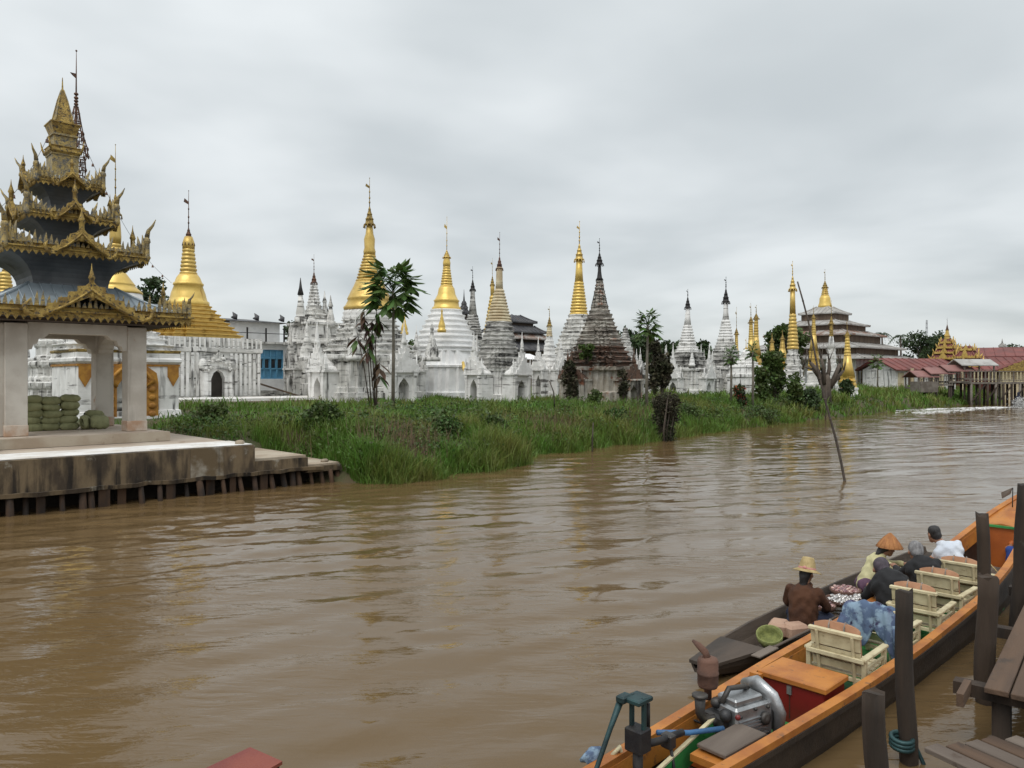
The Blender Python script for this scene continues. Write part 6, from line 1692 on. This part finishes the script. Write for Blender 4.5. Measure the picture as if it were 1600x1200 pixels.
# red chest with orange lid
ch = thing('storage_chest', 'dark red chest with overhanging orange lid behind the engine', 'chest', W(6.40, 3.02, .06), ROT)
MB().box((0, 0, .17), (.40, .55, .34), bev=.008).build('body', 'box_red', ch)
ld = MB().box((0, 0, .365), (.45, .60, .05), bev=.008).build('lid', 'orange_paint', ch)
MB().box((-.25, .30, .345), (.05, .10, .05)).build('lid_batten', 'orange_paint', ld)
m = MB(); m.box((-.208, .02, .29), (.016, .04, .07)); m.build('hasp', 'engine_metal', ch)
m = MB(); m.box((-.202, .02, .15), (.006, .006, .2)); m.build('panel_joint', 'hull_dark', ch)
tag(MB().box((0, 0, 0), (.10, .18, .05), bev=.01).build('wood_block', 'orange_paint', None, W(6.12, 3.43, .24), ROT), 'small orange wooden block beside the red chest', 'block')

# armchairs in a row
def make_chair():
    t = thing('armchair', '', 'chair')
    W2 = .25
    tilt = lambda z: -.22 - .16 * (z - .2)
    for i, (z0, z1) in enumerate(((.275, .345), (.36, .455), (.468, .60))):
        m = MB(); P = []
        for z in (z0, z1):
            P += [(tilt(z) - .009, -W2 * .88, z), (tilt(z) + .009, -W2 * .88, z), (tilt(z) + .009, W2 * .88, z), (tilt(z) - .009, W2 * .88, z)]
        m.add(P, [(3, 2, 1, 0), (4, 5, 6, 7), (0, 1, 5, 4), (1, 2, 6, 5), (2, 3, 7, 6), (3, 0, 4, 7)]); m.build('back_slat', 'cream_paint', t)
    m = MB(); m.box((tilt(.6) - .004, 0, .61), (.045, W2 * 1.9, .035), bev=.006); m.build('top_rail', 'cream_paint', t)
    for y in (-.16, .16):
        m = MB(); m.tube([(tilt(.1) - .022, y, .08), (tilt(.6) - .022, y, .60)], .016, 4, False); m.build('back_stile', 'cream_paint', t)
    m = MB(); m.box((tilt(.40) - .034, 0, .40), (.03, W2 * 2.08, .04), bev=.005); m.build('back_rail', 'cream_paint', t)
    m = MB(); m.box((-.235, 0, .205), (.03, W2 * 2, .04), bev=.005); m.build('low_rail', 'cream_paint', t)
    for sy in (-1, 1):
        for x in (-.255, .22):
            m = MB(); m.box((x, sy * W2, .20), (.045, .04, .40), bev=.006); m.build('leg', 'cream_paint', t)
        m = MB(); m.box((-.015, sy * W2, .415), (.56, .06, .03), bev=.008); m.build('armrest', 'cream_paint', t)
        m = MB(); m.box((-.015, sy * W2, .225), (.46, .025, .04), bev=.005); m.build('side_rail', 'cream_paint', t)
        m = MB(); m.box((-.015, sy * W2, .32), (.46, .022, .035), bev=.005); m.build('side_slat', 'cream_paint', t)
    for i in range(5):
        m = MB(); m.box((-.17 + .095 * i, 0, .235 + .006 * i), (.085, W2 * 1.9, .018), bev=.004); m.build('seat_slat', 'cream_paint', t)
    return t
ch0 = make_chair()
chairs = [(7.22, 2.98, .02, 'cream wooden armchair nearest the red chest, standing empty'),
          (8.22, 3.02, -.03, 'cream wooden armchair with a blue patterned jacket over its back'),
          (9.18, 2.97, .03, 'cream wooden armchair behind the person with purplish dark hair'),
          (10.05, 2.99, -.02, 'cream wooden armchair behind the grey haired person in black'),
          (10.86, 3.0, .02, 'cream wooden armchair of the person in the white shirt, nearest the bow')]
for i, (s_, n_, dr, lab) in enumerate(chairs):
    c = ch0 if i == 0 else copy_tree(ch0)
    c.location = W(s_, n_, FL + .004); c.rotation_euler = (0, 0, ROT + dr)
    tag(c, lab, 'chair', 'armchairs in the longboat')
def life_vest(s_, n_, lab, tiltx=0.0):
    t = thing('life_vest', lab, 'life vest', W(s_, n_, FL), ROT)
    m = MB(); nu = 14; rows = []
    for i in range(nu + 1):
        y = -.21 + .42 * i / nu; e = 1 - (abs(y) / .21) ** 3.2
        top = .648 + .036 * e; bt = .30
        th = .012 + .038 * max(0, e) ** .5
        rows.append([(-.265 + .0, y, bt), (-.245 - .02, y, (bt + top) / 2), (-.262, y, top), (-.262 + th, y, top - .005), (-.235 + th, y, (bt + top) / 2), (-.225 + th, y, bt)])
    st_ = strip_mesh(rows, True); st_.sm = [True] * len(st_.f)
    st_.f += [tuple(range(6)), tuple(range(nu * 6 + 5, nu * 6 - 1, -1))]; st_.sm += [False, False]
    st_.build('padding', 'cushion', t)
    for y in (-.07, .07):
        m = MB(); m.tube([(-.27, y, .45), (-.272, y, .65), (-.245, y, .69), (-.19, y, .66), (-.17, y, .5)], .014, 5, flat=.5); m.build('strap', 'cushion_grey', t)
life_vest(7.22 + .035, 2.98, 'peach orange life vest over the back of the empty front armchair')
life_vest(9.18 + .035, 2.97, 'peach orange life vest on the third armchair from the chest')
life_vest(10.05 + .035, 2.99, 'peach orange life vest on the fourth armchair from the chest')
life_vest(10.86 + .035, 3.0, 'peach orange life vest on the armchair nearest the bow')
# jacket draped over the second chair
jk = thing('draped_jacket', 'pale blue and purple patterned jacket draped over the second armchair', 'jacket', W(8.22, 3.02, FL), ROT)
rg = np.random.default_rng(8); rows = []; rows2 = []
path = [(-.12, .36), (-.16, .45), (-.20, .56), (-.235, .64), (-.265, .668), (-.30, .655), (-.325, .60), (-.335, .53), (-.345, .46), (-.35, .38), (-.35, .30)]
for j in range(29):
    y = -.27 + .54 * j / 28; r_ = []; edge = abs(y) / .27
    for i, (x, z) in enumerate(path):
        dn = .05 * edge ** 2 + .03 * math.sin(j * .9) * (i / 10) + (.10 * math.sin(j * .35 + 1) if i > 8 else 0)
        fold = .016 * math.sin(j * 1.15 + i * .25) * (abs(i - 4) / 6 + .15)
        r_.append((x - fold - .02 * edge * (i > 4), y + .01 * math.sin(i * 1.3), z - dn))
    rows.append(r_)
m = strip_mesh(rows); m.sm = [True] * len(m.f); o = m.build('fabric', 'cloth_pattern', jk)
md = o.modifiers.new('thick', 'SOLIDIFY'); md.thickness = .012; md = o.modifiers.new('sub', 'SUBSURF'); md.levels = 1; md.render_levels = 1
MB().tube([(-.335, .25, .50), (-.36, .29, .38), (-.345, .28, .24), (-.35, .26, .16)], [.05, .055, .05, .045], 9).build('sleeve', 'cloth_pattern', jk)
MB().tube([(-.335, -.25, .50), (-.37, -.28, .36), (-.35, -.27, .2)], [.05, .055, .04], 9).build('sleeve', 'cloth_pattern', jk)
# little pennant on the bow
pn = thing('bow_pennant', 'small grey pennant on a short staff at the longboat bow', 'pennant', W(13.3, 3.05, 1.0), ROT)
MB().tube([(0, 0, 0), (.02, 0, .34)], .008, 5).build('staff', 'black_iron', pn)
m = MB(); m.add([(.02, 0, .34), (.03, .03, .24), (-.04, .12, .17), (-.05, .13, .26), (.016, .004, .34), (.026, .034, .24), (-.044, .124, .17), (-.054, .134, .26)], [(0, 1, 2, 3), (7, 6, 5, 4), (0, 4, 5, 1), (1, 5, 6, 2), (2, 6, 7, 3), (3, 7, 4, 0)]); m.build('cloth', 'wood_grey', pn)
tag(MB().tube([tuple(W(12.7, 3.2, .78)), tuple(W(12.1, 3.12, .5)), tuple(W(11.9, 2.9, .36)), tuple(W(11.6, 2.85, .26))], .009, 5).build('mooring_line', 'straw', None), 'thin pale rope running down from the longboat bow', 'rope')

# ------------------------------------------------------------------ the sampan alongside
SS = [6.50, 7.2, 8.0, 9.0, 10.5, 11.8, 12.6, 13.1]
SWd = [.12, .25, .33, .375, .38, .34, .24, .12]
SZ = [.215, .215, .21, .20, .20, .22, .27, .32]
SB = [.11, .0, -.05, -.08, -.08, -.04, .06, .2]
CS = 4.09
ss = np.linspace(6.50, 13.1, 40)
sw, sz_, sb = np.interp(ss, SS, SWd), np.interp(ss, SS, SZ), np.interp(ss, SS, SB)
smp = thing('sampan', 'low dark weathered wooden canoe of the vendors, lying alongside the longboat', 'boat', (0, 0, 0), ROT)
rows = []
for s_, w, g, b in zip(ss, sw, sz_, sb):
    t_ = .028
    rows.append([(s_, CS + w, g), (s_, CS + w * .86, (g + b) / 2), (s_, CS + w * .6, b), (s_, CS - w * .6, b), (s_, CS - w * .86, (g + b) / 2), (s_, CS - w, g),
                 (s_, CS - w + t_, g), (s_, CS - (w * .86 - t_), (g + b) / 2), (s_, CS - w * .55, b + .04), (s_, CS + w * .55, b + .04), (s_, CS + (w * .86 - t_), (g + b) / 2), (s_, CS + w - t_, g)])
h_ = strip_mesh(rows, True); k = 12
h_.f += [tuple(range(k)), tuple(range((len(rows) - 1) * k + k - 1, (len(rows) - 1) * k - 1, -1))]; h_.sm += [False, False]
h_.build('hull', 'sampan_wood', smp)
rows = []
for s_ in np.linspace(6.48, 7.30, 6):
    w = float(np.interp(s_, ss, sw)); g = float(np.interp(s_, ss, sz_))
    rows.append([(s_, CS + w, g + .012), (s_, CS - w, g + .012), (s_, CS - w, g - .02), (s_, CS + w, g - .02)])
dk = strip_mesh(rows, True); dk.f += [(0, 1, 2, 3), tuple(range(5 * 4 + 3, 5 * 4 - 1, -1))]; dk.sm += [False, False]; dk.build('end_deck', 'sampan_wood', smp)
for s_ in (8.2, 9.35, 10.4, 11.6):
    w = float(np.interp(s_, ss, sw)); MB().box((s_, CS, .06), (.08, w * 1.5, .05)).build('rib', 'sampan_wood', smp)
pd = thing('paddle', 'slim wooden paddle lying along the canoe rim', 'paddle', W(7.9, 3.80, .235), ROT)
MB().tube([(-.55, -.02, 0), (.9, -.04, .0)], .014, 6).build('shaft', 'plank_grey', pd)
m = MB(); m.box((-.72, -.02, 0), (.38, .10, .018), bev=.006); m.build('blade', 'plank_grey', pd)
# goods in the canoe
bs = thing('leaf_basket', 'green woven palm leaf basket tilted at the near end of the canoe', 'basket', W(7.92, 4.11, .05), ROT + .4)
bs.scale = (.8, .75, .7)
m = MB(); m.lathe([(.05, 0), (.13, .02), (.18, .12), (.19, .22), (.175, .22), (.165, .12), (.11, .04), (.02, .03)], 18, M=Matrix.Rotation(-.45, 4, 'Y')); m.build('bowl', 'basket_green', bs)
for (s_, n_, rz, lab) in ((8.16, 4.13, .3, 'pinkish brown paper parcel beside the palm leaf basket'), (8.20, 3.96, -.5, 'smaller tan paper parcel near the canoe rim')):
    m = MB(); m.box((0, 0, .09), (.26, .2, .16), bev=.03); tag(m.build('paper_parcel', 'paper_tan', None, W(s_, n_, .08), ROT + rz), lab, 'parcel')
def tray(s_, n_, r, z, lab, n, seed, matr, rim='rust'):
    t = thing('wares_tray', lab, 'tray', W(s_, n_, z), ROT)
    MB().lathe([(.02, 0), (r * .9, 0), (r, .02), (r * 1.03, .06), (r * .98, .06), (r * .92, .025), (.02, .02)], 20).build('rim', rim, t)
    rg = np.random.default_rng(seed); V = []; F = []; mb = MB()
    for i in range(n):
        a = rg.random() * 6.3; q = r * .85 * rg.random() ** .5; sc = .012 + .018 * rg.random()
        mb.ball((q * math.cos(a), q * math.sin(a), .035 + .03 * rg.random()), (sc * (1 + rg.random()), sc, sc * .7), 6, 4)
    o_ = mb.build('trinkets', matr, t); o_['kind'] = 'stuff'
tray(10.12, 4.2, .19, .16, 'round tray of pale trinkets between the two vendors', 130, 1, 'trinket')
tray(9.72, 4.06, .21, .14, 'tray heaped with glittering silver jewellery before the brown clad vendor', 150, 2, 'silver')
tray(9.36, 4.16, .15, .12, 'small tray of reddish ornaments at the brown clad vendor', 70, 3, 'trinket')
tray(9.95, 3.92, .12, .15, 'small tray of silver bangles against the longboat rim', 70, 4, 'silver')

# ------------------------------------------------------------------ people
tmp_scene = bpy.data.scenes.new('workbench')
def blob(prims, voxel, mat, name, parent, smooth=4, wrinkle=0.0):
    """union of tapered limbs and ellipsoids, voxel-remeshed into one continuous surface.
    prims: ('c', p0, p1, r0, r1[, flat]) or ('e', centre, radii) or ('t', path, radii)"""
    m = MB()
    for p in prims:
        if p[0] == 'c':
            m.tube([p[1], p[2]], [p[3], p[4]], 14); m.ball(p[1], p[3], 14, 9); m.ball(p[2], p[4], 14, 9)
        elif p[0] == 'e': m.ball(p[1], p[2], 16, 11, M=p[3] if len(p) > 3 else None)
        else:
            m.tube(p[1], p[2], 10); m.ball(p[1][0], p[2][0], 10, 7); m.ball(p[1][-1], p[2][-1], 10, 7)
    me = m.mesh('tmp'); o = bpy.data.objects.new('tmp', me); tmp_scene.collection.objects.link(o)
    md = o.modifiers.new('r', 'REMESH'); md.mode = 'VOXEL'; md.voxel_size = voxel; md.use_smooth_shade = True
    if smooth: md = o.modifiers.new('s', 'SMOOTH'); md.factor = .5; md.iterations = smooth
    tmp_scene.view_layers[0].update(); ev = o.evaluated_get(tmp_scene.view_layers[0].depsgraph); me2 = bpy.data.meshes.new_from_object(ev)
    bpy.data.objects.remove(o); bpy.data.meshes.remove(me)
    if wrinkle:
        nv = len(me2.vertices); c = np.empty(nv * 3, np.float32); nn = np.empty(nv * 3, np.float32)
        me2.vertices.foreach_get('co', c); me2.vertices.foreach_get('normal', nn); c = c.reshape(-1, 3); nn = nn.reshape(-1, 3)
        wv = np.sin(c[:, 2] * 38 + c[:, 0] * 31 + 2 * np.sin(c[:, 1] * 23)) * .6 + np.sin(c[:, 1] * 51 + c[:, 2] * 27) * .4
        me2.vertices.foreach_set('co', (c + nn * (wrinkle * wv)[:, None]).ravel()); me2.update()
    me2.name = name; me2.materials.clear(); me2.materials.append(MATS[mat])
    me2.polygons.foreach_set('use_smooth', np.ones(len(me2.polygons), dtype=bool))
    return link(name, me2, parent)
def V3(*a): return Vector(a)
def person(label, loc, rz, hip, chest, neck, head, look, arms, legs, shirtm, pantm, hairm, group=None, longhair=False, skirt=False, sc=.9, hair=True, width=1.0, sleeve=1.0):
    """joints in metres at full size, facing +x; arms/legs: [(a, b, c)] shoulder-elbow-wrist / hip-knee-ankle"""
    t = thing('person', label, 'person', loc, rz, group)
    t.scale = (sc, sc, sc)
    hip, chest, neck, head = map(Vector, (hip, chest, neck, head)); look = Vector(look).normalized()
    side = look.cross(Vector((0, 0, 1))).normalized(); upv = side.cross(look).normalized()
    tq = (chest - hip).normalized()
    sd = (Vector(arms[0][0]) - Vector(arms[1][0])).normalized()
    pr = []
    pr += [('c', hip + sd * .075, hip - sd * .075, .105, .105), ('c', hip, (hip + chest) / 2, .12, .125), ('c', chest + sd * .07, chest - sd * .07, .115, .115), ('c', (hip + chest) / 2, chest, .125, .12), ('c', chest, neck, .085, .055), ('c', neck, head - upv * .06, .052, .05)]
    hd = [('e', head + upv * .03 - look * .012, (.082, .082, .095)), ('c', head + look * .03 - upv * .045, head + look * .052 - upv * .085, .058, .036), ('e', head + look * .085 - upv * .012, (.016, .016, .02)), ('e', head + look * .096 - upv * .025, (.014, .014, .012)), ('e', head + side * .082 - upv * .01, (.016, .014, .028)), ('e', head - side * .082 - upv * .01, (.016, .014, .028)),
          ('e', head + look * .082 - upv * .062, (.014, .02, .008))]
    pr += hd
    sp = [('c', hip + sd * .08, hip - sd * .08, .118, .118), ('c', hip, (hip + chest) / 2, .13 * width, .14 * width), ('c', (hip + chest) / 2, chest, .14 * width, .135 * width), ('c', chest + sd * .085, chest - sd * .085, .125, .125), ('c', chest, neck - (neck - chest) * .15, .10, .066)]
    for (a, b, c) in arms:
        a, b, c = Vector(a), Vector(b), Vector(c)
        pr += [('c', a, b, .05, .04), ('c', b, c, .04, .027)]
        sp += [('c', a, b, .066, .055), ('c', chest + (a - chest) * .6, a, .085, .068)]
        e_ = b + (c - b) * (.82 * sleeve)
        sp += [('c', b, e_, .055, .043)]
        d = (c - b).normalized(); nrm = Vector((0, 0, -1)) - d * d.dot(Vector((0, 0, -1))); nrm.normalize(); lat = d.cross(nrm)
        pr += [('c', c, c + d * .045, .026, .034), ('c', c + d * .03 + lat * .02, c + d * .075 + lat * .022, .02, .017), ('c', c + d * .03 - lat * .02, c + d * .075 - lat * .022, .02, .017)]
        for q in range(4):
            o_ = lat * (-.033 + .022 * q); L_ = (.055, .065, .06, .047)[q]; K = c + d * .08 + o_
            M1 = K + d * L_ * .5 + nrm * .012; M2 = M1 + d * L_ * .35 + nrm * .026
            pr += [('t', [K, M1, M2], [.0105, .0095, .008])]
        K = c + d * .025 - lat * .036
        pr += [('t', [K, K - lat * .022 + d * .025 + nrm * .01, K - lat * .022 + d * .05 + nrm * .022], [.013, .0115, .009])]
    tp = []
    for (a, b, c) in legs:
        a, b, c = Vector(a), Vector(b), Vector(c)
        pr += [('c', a, b, .085, .058), ('c', b, c, .055, .036), ('c', c, c + Vector((.11, 0, -.03)), .036, .028)]
        tp += [('c', a, b, .10, .075), ('c', b, b + (c - b) * .85, .073, .058)]
    tp += [('c', hip + sd * .085, hip - sd * .085, .125, .125)]
    if skirt:
        (a1, b1, c1), (a2_, b2, c2) = [tuple(map(Vector, l)) for l in legs]
        for u_ in (0.15, .4, .65, .9): tp += [('c', a1.lerp(b1, u_), a2_.lerp(b2, u_), .09, .09), ('c', b1.lerp(c1, u_), b2.lerp(c2, u_), .07, .07)]
    blob(pr, .0085, 'skin', 'body', t, 3)
    blob(sp, .013, shirtm, 'shirt', t, 4, .007)
    blob(tp, .014, pantm, 'trousers' if not skirt else 'longyi', t, 5, .006)
    if hair:
        hp_ = [('e', head + upv * .042 - look * .022, (.089, .089, .094)), ('e', head - look * .045 - upv * .01, (.07, .075, .075))]
        if longhair: hp_ += [('c', head - look * .06 - upv * .03, neck - look * .05, .065, .05), ('c', neck - look * .05, neck - look * .09 - Vector((0, 0, .1)), .05, .035)]
        blob(hp_, .011, hairm, 'hair', t, 3, .003)
    m = MB()
    for sg in (-1, 1): m.ball(head + look * .07 + side * .03 * sg + upv * .008, .011, 8, 6)
    m.build('eyes', 'hair_black', t)
    return t, head, look, upv
# vendor in brown, seen from behind
t, hd_, lk, up_ = person('vendor in brown jacket and tall straw hat sitting in the canoe', W(8.60, 4.06, .03), ROT + R(6), (0, 0, .12), (.05, 0, .46), (.09, -.005, .63), (.12, -.01, .75), (.95, -.15, -.22),
    [((.07, .18, .54), (.16, .27, .33), (.36, .17, .20)), ((.07, -.18, .54), (.20, -.25, .33), (.42, -.13, .20))],
    [((0, .09, .11), (.32, .25, .16), (.22, -.02, .07)), ((0, -.09, .11), (.32, -.25, .16), (.24, .04, .07))], 'cloth_brown', 'cloth_navy', 'hair_black', longhair=True, skirt=True, width=1.36, sc=.88)
m = MB(); m.tube([(.09 + .07 * math.cos(a), .075 * math.sin(a), .60 + .02 * math.cos(a)) for a in [2 * PI * i / 16 for i in range(17)]], .022, 7, flat=1.4); m.build('collar', 'cloth_brown', t)
m = MB(); m.lathe([(.16, .02), (.185, .0), (.19, .05), (.175, .16), (.15, .24)], 18, M=Matrix.Diagonal((.85, 1.1, 1, 1))); m.build('jacket_hem', 'cloth_brown', t)
def hat_frame(parent, head, up_, fwd, tilt=0.0):
    z = up_; x = (fwd - z * fwd.dot(z)).normalized(); y = z.cross(x)
    return Matrix(((x.x, y.x, z.x, head.x), (x.y, y.y, z.y, head.y), (x.z, y.z, z.z, head.z), (0, 0, 0, 1)))
HM = hat_frame(t, hd_ + up_ * .055, up_, lk)
m = MB(); m.lathe([(.178, -.022), (.18, -.016), (.118, .012), (.108, .02), (.098, .09), (.078, .15), (.066, .168), (.02, .172)], 26, M=HM); hat = m.build('straw_hat', 'straw', t)
m = MB(); m.lathe([(.113, .012), (.114, .018), (.1105, .036), (.108, .036)], 24, M=HM, cap=False); m.ball((-.11, -.02, .028), (.02, .03, .024), 8, 6, M=HM); m.build('hat_band', 'ribbon_pink', hat)
# vendor with the orange cone hat, leaning to the passengers
t, hd_, lk, up_ = person('vendor in pale yellow blouse and orange cone hat leaning towards the longboat', W(10.72, 4.18, .05), ROT + R(-52), (0, 0, .13), (.17, .02, .44), (.25, .02, .58), (.33, .02, .68), (.9, .05, -.35),
    [((.20, .19, .50), (.40, .22, .40), (.60, .12, .42)), ((.20, -.17, .50), (.42, -.20, .38), (.62, -.10, .38))],
    [((0, .09, .12), (.34, .18, .18), (.18, .05, .07)), ((0, -.09, .12), (.34, -.16, .18), (.18, -.03, .07))], 'cloth_cream', 'cloth_plum', 'hair_black', longhair=True, skirt=True, sc=.92)
HM = hat_frame(t, hd_ + up_ * .05, (up_ * .9 - lk * .3).normalized(), lk)
m = MB(); m.lathe([(.185, -.045), (.187, -.04), (.135, .035), (.08, .105), (.012, .168), (.004, .168)], 26, M=HM); hat = m.build('cone_hat', 'straw_orange', t)
m = MB()
for i in range(16):
    a = 2 * PI * i / 16; m.tube([(.186 * math.cos(a), .186 * math.sin(a), -.04), (.135 * math.cos(a), .135 * math.sin(a), .036), (.08 * math.cos(a), .08 * math.sin(a), .106), (.012 * math.cos(a), .012 * math.sin(a), .168)], .0035, 4, M=HM)
m.build('hat_rib', 'straw_orange', hat)
# passengers
person('passenger in black with short purplish dark hair bending towards the vendors', W(9.14, 3.18, .30), ROT + R(6), (0, .0, .06), (.06, .12, .31), (.12, .19, .39), (.18, .24, .44), (.75, .55, -.35),
    [((.02, .26, .29), (.18, .40, .10), (.38, .42, .16)), ((.18, .02, .36), (.36, .10, .20), (.48, .30, .18))],
    [((.02, .09, .04), (.42, .10, .12), (.46, .10, -.20)), ((.02, -.09, .04), (.42, -.08, .12), (.46, -.08, -.20))], 'cloth_black', 'cloth_black', 'hair_purple', width=1.4, sc=1.03)
person('grey haired passenger in black leaning out between the two vendors', W(10.03, 3.16, .32), ROT + R(8), (0, .0, .06), (.08, .08, .33), (.13, .14, .44), (.18, .18, .51), (.78, .55, -.35),
    [((.03, .20, .36), (.20, .36, .20), (.40, .46, .24)), ((.17, -.04, .40), (.36, .06, .22), (.52, .26, .20))],
    [((.02, .09, .04), (.42, .10, .12), (.46, .10, -.20)), ((.02, -.09, .04), (.42, -.08, .12), (.46, -.08, -.20))], 'cloth_black', 'cloth_navy', 'hair_grey', width=1.3, sc=1.0)
person('dark haired passenger in white shirt leaning over the far side of the longboat', W(11.08, 3.06, .33), ROT + R(4), (0, .02, .08), (.02, .22, .42), (.03, .34, .55), (.04, .42, .64), (.55, .8, -.2),
    [((-.03, .32, .42), (.10, .44, .24), (.30, .48, .22)), ((.10, .13, .52), (.28, .16, .30), (.42, .32, .26))],
    [((.02, .09, .06), (.42, .10, .10), (.46, .10, -.26)), ((.02, -.09, .06), (.42, -.08, .10), (.46, -.08, -.26))], 'cloth_white', 'cloth_navy', 'hair_black', width=1.1, sleeve=.3)
person('person in blue and orange at the right edge, beyond the tall posts', W(12.75, 2.62, .45), ROT + R(150), (0, 0, .1), (.03, 0, .42), (.05, 0, .57), (.08, 0, .69), (1, 0, -.2),
    [((.04, .18, .5), (.14, .24, .28), (.32, .18, .18)), ((.04, -.18, .5), (.14, -.24, .28), (.32, -.18, .18))],
    [((0, .09, .08), (.38, .12, .12), (.40, .12, -.25)), ((0, -.09, .08), (.38, -.12, .12), (.40, -.12, -.25))], 'orange_deep', 'cloth_blue', 'hair_black')

bpy.data.scenes.remove(tmp_scene)
# ------------------------------------------------------------------ near dock
def post(label, px, Z, ytop, r, lean=(0, 0), zb=-1.2, rope=False):
    P = at(px, Z, 0); zt = hz(ytop, Z)
    t = thing('mooring_post', label, 'post', P, 0.0, 'weathered mooring posts of the near dock')
    rg = np.random.default_rng(int(px)); n = 12; rows = []
    K = 14; m = MB(); vs = []; fs = []
    for i in range(K):
        u_ = i / (K - 1); z = zb + (zt - zb) * u_
        for j in range(n):
            a = 2 * PI * j / n; q = r * (1.06 - .14 * u_) * (1 + .07 * math.sin(3 * a + px) + .05 * math.sin(5 * a + z * 2.2) + rg.normal() * .014)
            vs.append((q * math.cos(a) + lean[0] * u_ + .03 * math.sin(z * 2.1 + px) + .012 * math.sin(z * 5 + px), q * math.sin(a) + lean[1] * u_, z + (rg.normal() * .014 if i == K - 1 else 0)))
    for i in range(K - 1):
        for j in range(n):
            jj = (j + 1) % n; fs.append((i * n + j, i * n + jj, i * n + n + jj, i * n + n + j))
    fs.append(tuple(range((K - 1) * n, K * n)))
    m.add(vs, fs, True); m.sm[-1] = False; m.build('timber', 'post_wood', t)
    if rope:
        m = MB()
        for q in range(3): m.tube([(r * 1.12 * math.cos(a), r * 1.12 * math.sin(a), .14 + .03 * q + .01 * math.sin(a)) for a in [2 * PI * j / 16 for j in range(17)]], .018, 6)
        m.tube([(r, 0, .16), (r + .06, .02, .1), (r + .1, 0, .0), (r + .06, -.05, -.1)], .016, 6); m.build('rope', 'teal_iron', t)
    return t
post('tall crooked post with rope round its foot, nearest the empty armchair', 1409, 5.95, 926, .068, (.06, .05), rope=True)
post('short thick post in the foreground below the longboat rim', 1359, 5.35, 1083, .08, (.05, .02))
post('thin tall post standing behind the thick dock post', 1540, 7.7, 804, .062, (-.02, 0))
post('thick post at the corner of the plank dock', 1543, 7.05, 903, .09, (.03, .03))
post('tallest post at the right edge by the longboat bow', 1594, 8.6, 757, .085, (.02, 0))
dock = thing('plank_dock', 'brown plank dock with weathered boards at the right edge', 'dock', Vector((3.66, 5.98, .55)), R(51))
y = .0
for i in range(7):
    w = random.uniform(.15, .19); L0 = random.uniform(-.04, .05)
    m = MB(); m.box((3.4 + L0, y - w / 2, random.uniform(-.006, .006)), (6.8, w - .014, .045), bev=.006)
    m.build('plank', 'plank_brown' if i != 4 else 'plank_grey', dock); y -= w
for x in (.22, 2.0, 3.8): MB().box((x, -.5, -.075), (.12, 1.45, .10)).build('bearer', 'post_wood', dock)
for (x, yy) in ((.25, -.1), (.25, -.95), (2.0, -.1), (2.0, -.95), (3.8, -.1)): MB().tube([(x, yy, -1.8), (x, yy, -.12)], .07, 9).build('support', 'post_wood', dock)
m = MB(); m.box((-.02, .12, -.04), (.36, .05, .10)); m.build('cleat', 'plank_brown', dock)
ld_ = thing('lower_planks', 'staggered ends of grey brown planks at the bottom right corner', 'dock', Vector((3.05, 5.62, .28)), R(-64))
for i in range(5):
    m = MB(); m.box((.9 + (.0, .06, .1, .12, .2)[i], .02 + .155 * i, .004 * i), (1.8, .142, .04), bev=.006); m.build('plank', 'plank_brown' if i % 2 else 'plank_grey', ld_)
for x in (.35, 1.3): MB().box((x, .32, -.07), (.09, .9, .09)).build('bearer', 'post_wood', ld_)
for (x, yy) in ((.35, .05), (.35, .6), (1.3, .05), (1.3, .6)): MB().tube([(x, yy, -1.4), (x, yy, -.1)], .05, 8).build('support', 'post_wood', ld_)
# prow of another boat at the bottom edge
ax = Vector((-.57, -.82, 0)).normalized()
pr_ = thing('red_boat', 'tip of a boat with faded red deck and black side at the bottom edge', 'boat', Vector((-1.48, 4.58, 0)), math.atan2(ax.y, ax.x))
rows = []
for i in range(9):
    x = 3.0 * i / 8; w = .145 + .26 * smooth01(x / 2.2); g = .72 - .22 * smooth01(x / 2.5); b = .50 - .7 * smooth01(x / 1.2)
    rows.append([(x, w, g), (x, w * .8, b), (x, -w * .8, b), (x, -w, g)])
h_ = strip_mesh(rows, True); h_.f += [(0, 1, 2, 3), tuple(range(35, 31, -1))]; h_.sm += [False, False]; h_.build('hull', 'hull_dark', pr_)
rows = [[(r_[0][0] - (.015 if i == 0 else 0), r_[0][1] + .006, r_[0][2] + .022), (r_[0][0] - (.015 if i == 0 else 0), r_[0][1] + .006, r_[0][2] + .002), (r_[3][0] - (.015 if i == 0 else 0), r_[3][1] - .006, r_[3][2] + .002), (r_[3][0] - (.015 if i == 0 else 0), r_[3][1] - .006, r_[3][2] + .022)] for i, r_ in enumerate(rows)]
h_ = strip_mesh(rows, True); h_.f += [(0, 1, 2, 3), tuple(range(35, 31, -1))]; h_.sm += [False, False]; h_.build('deck', 'red_paint', pr_)
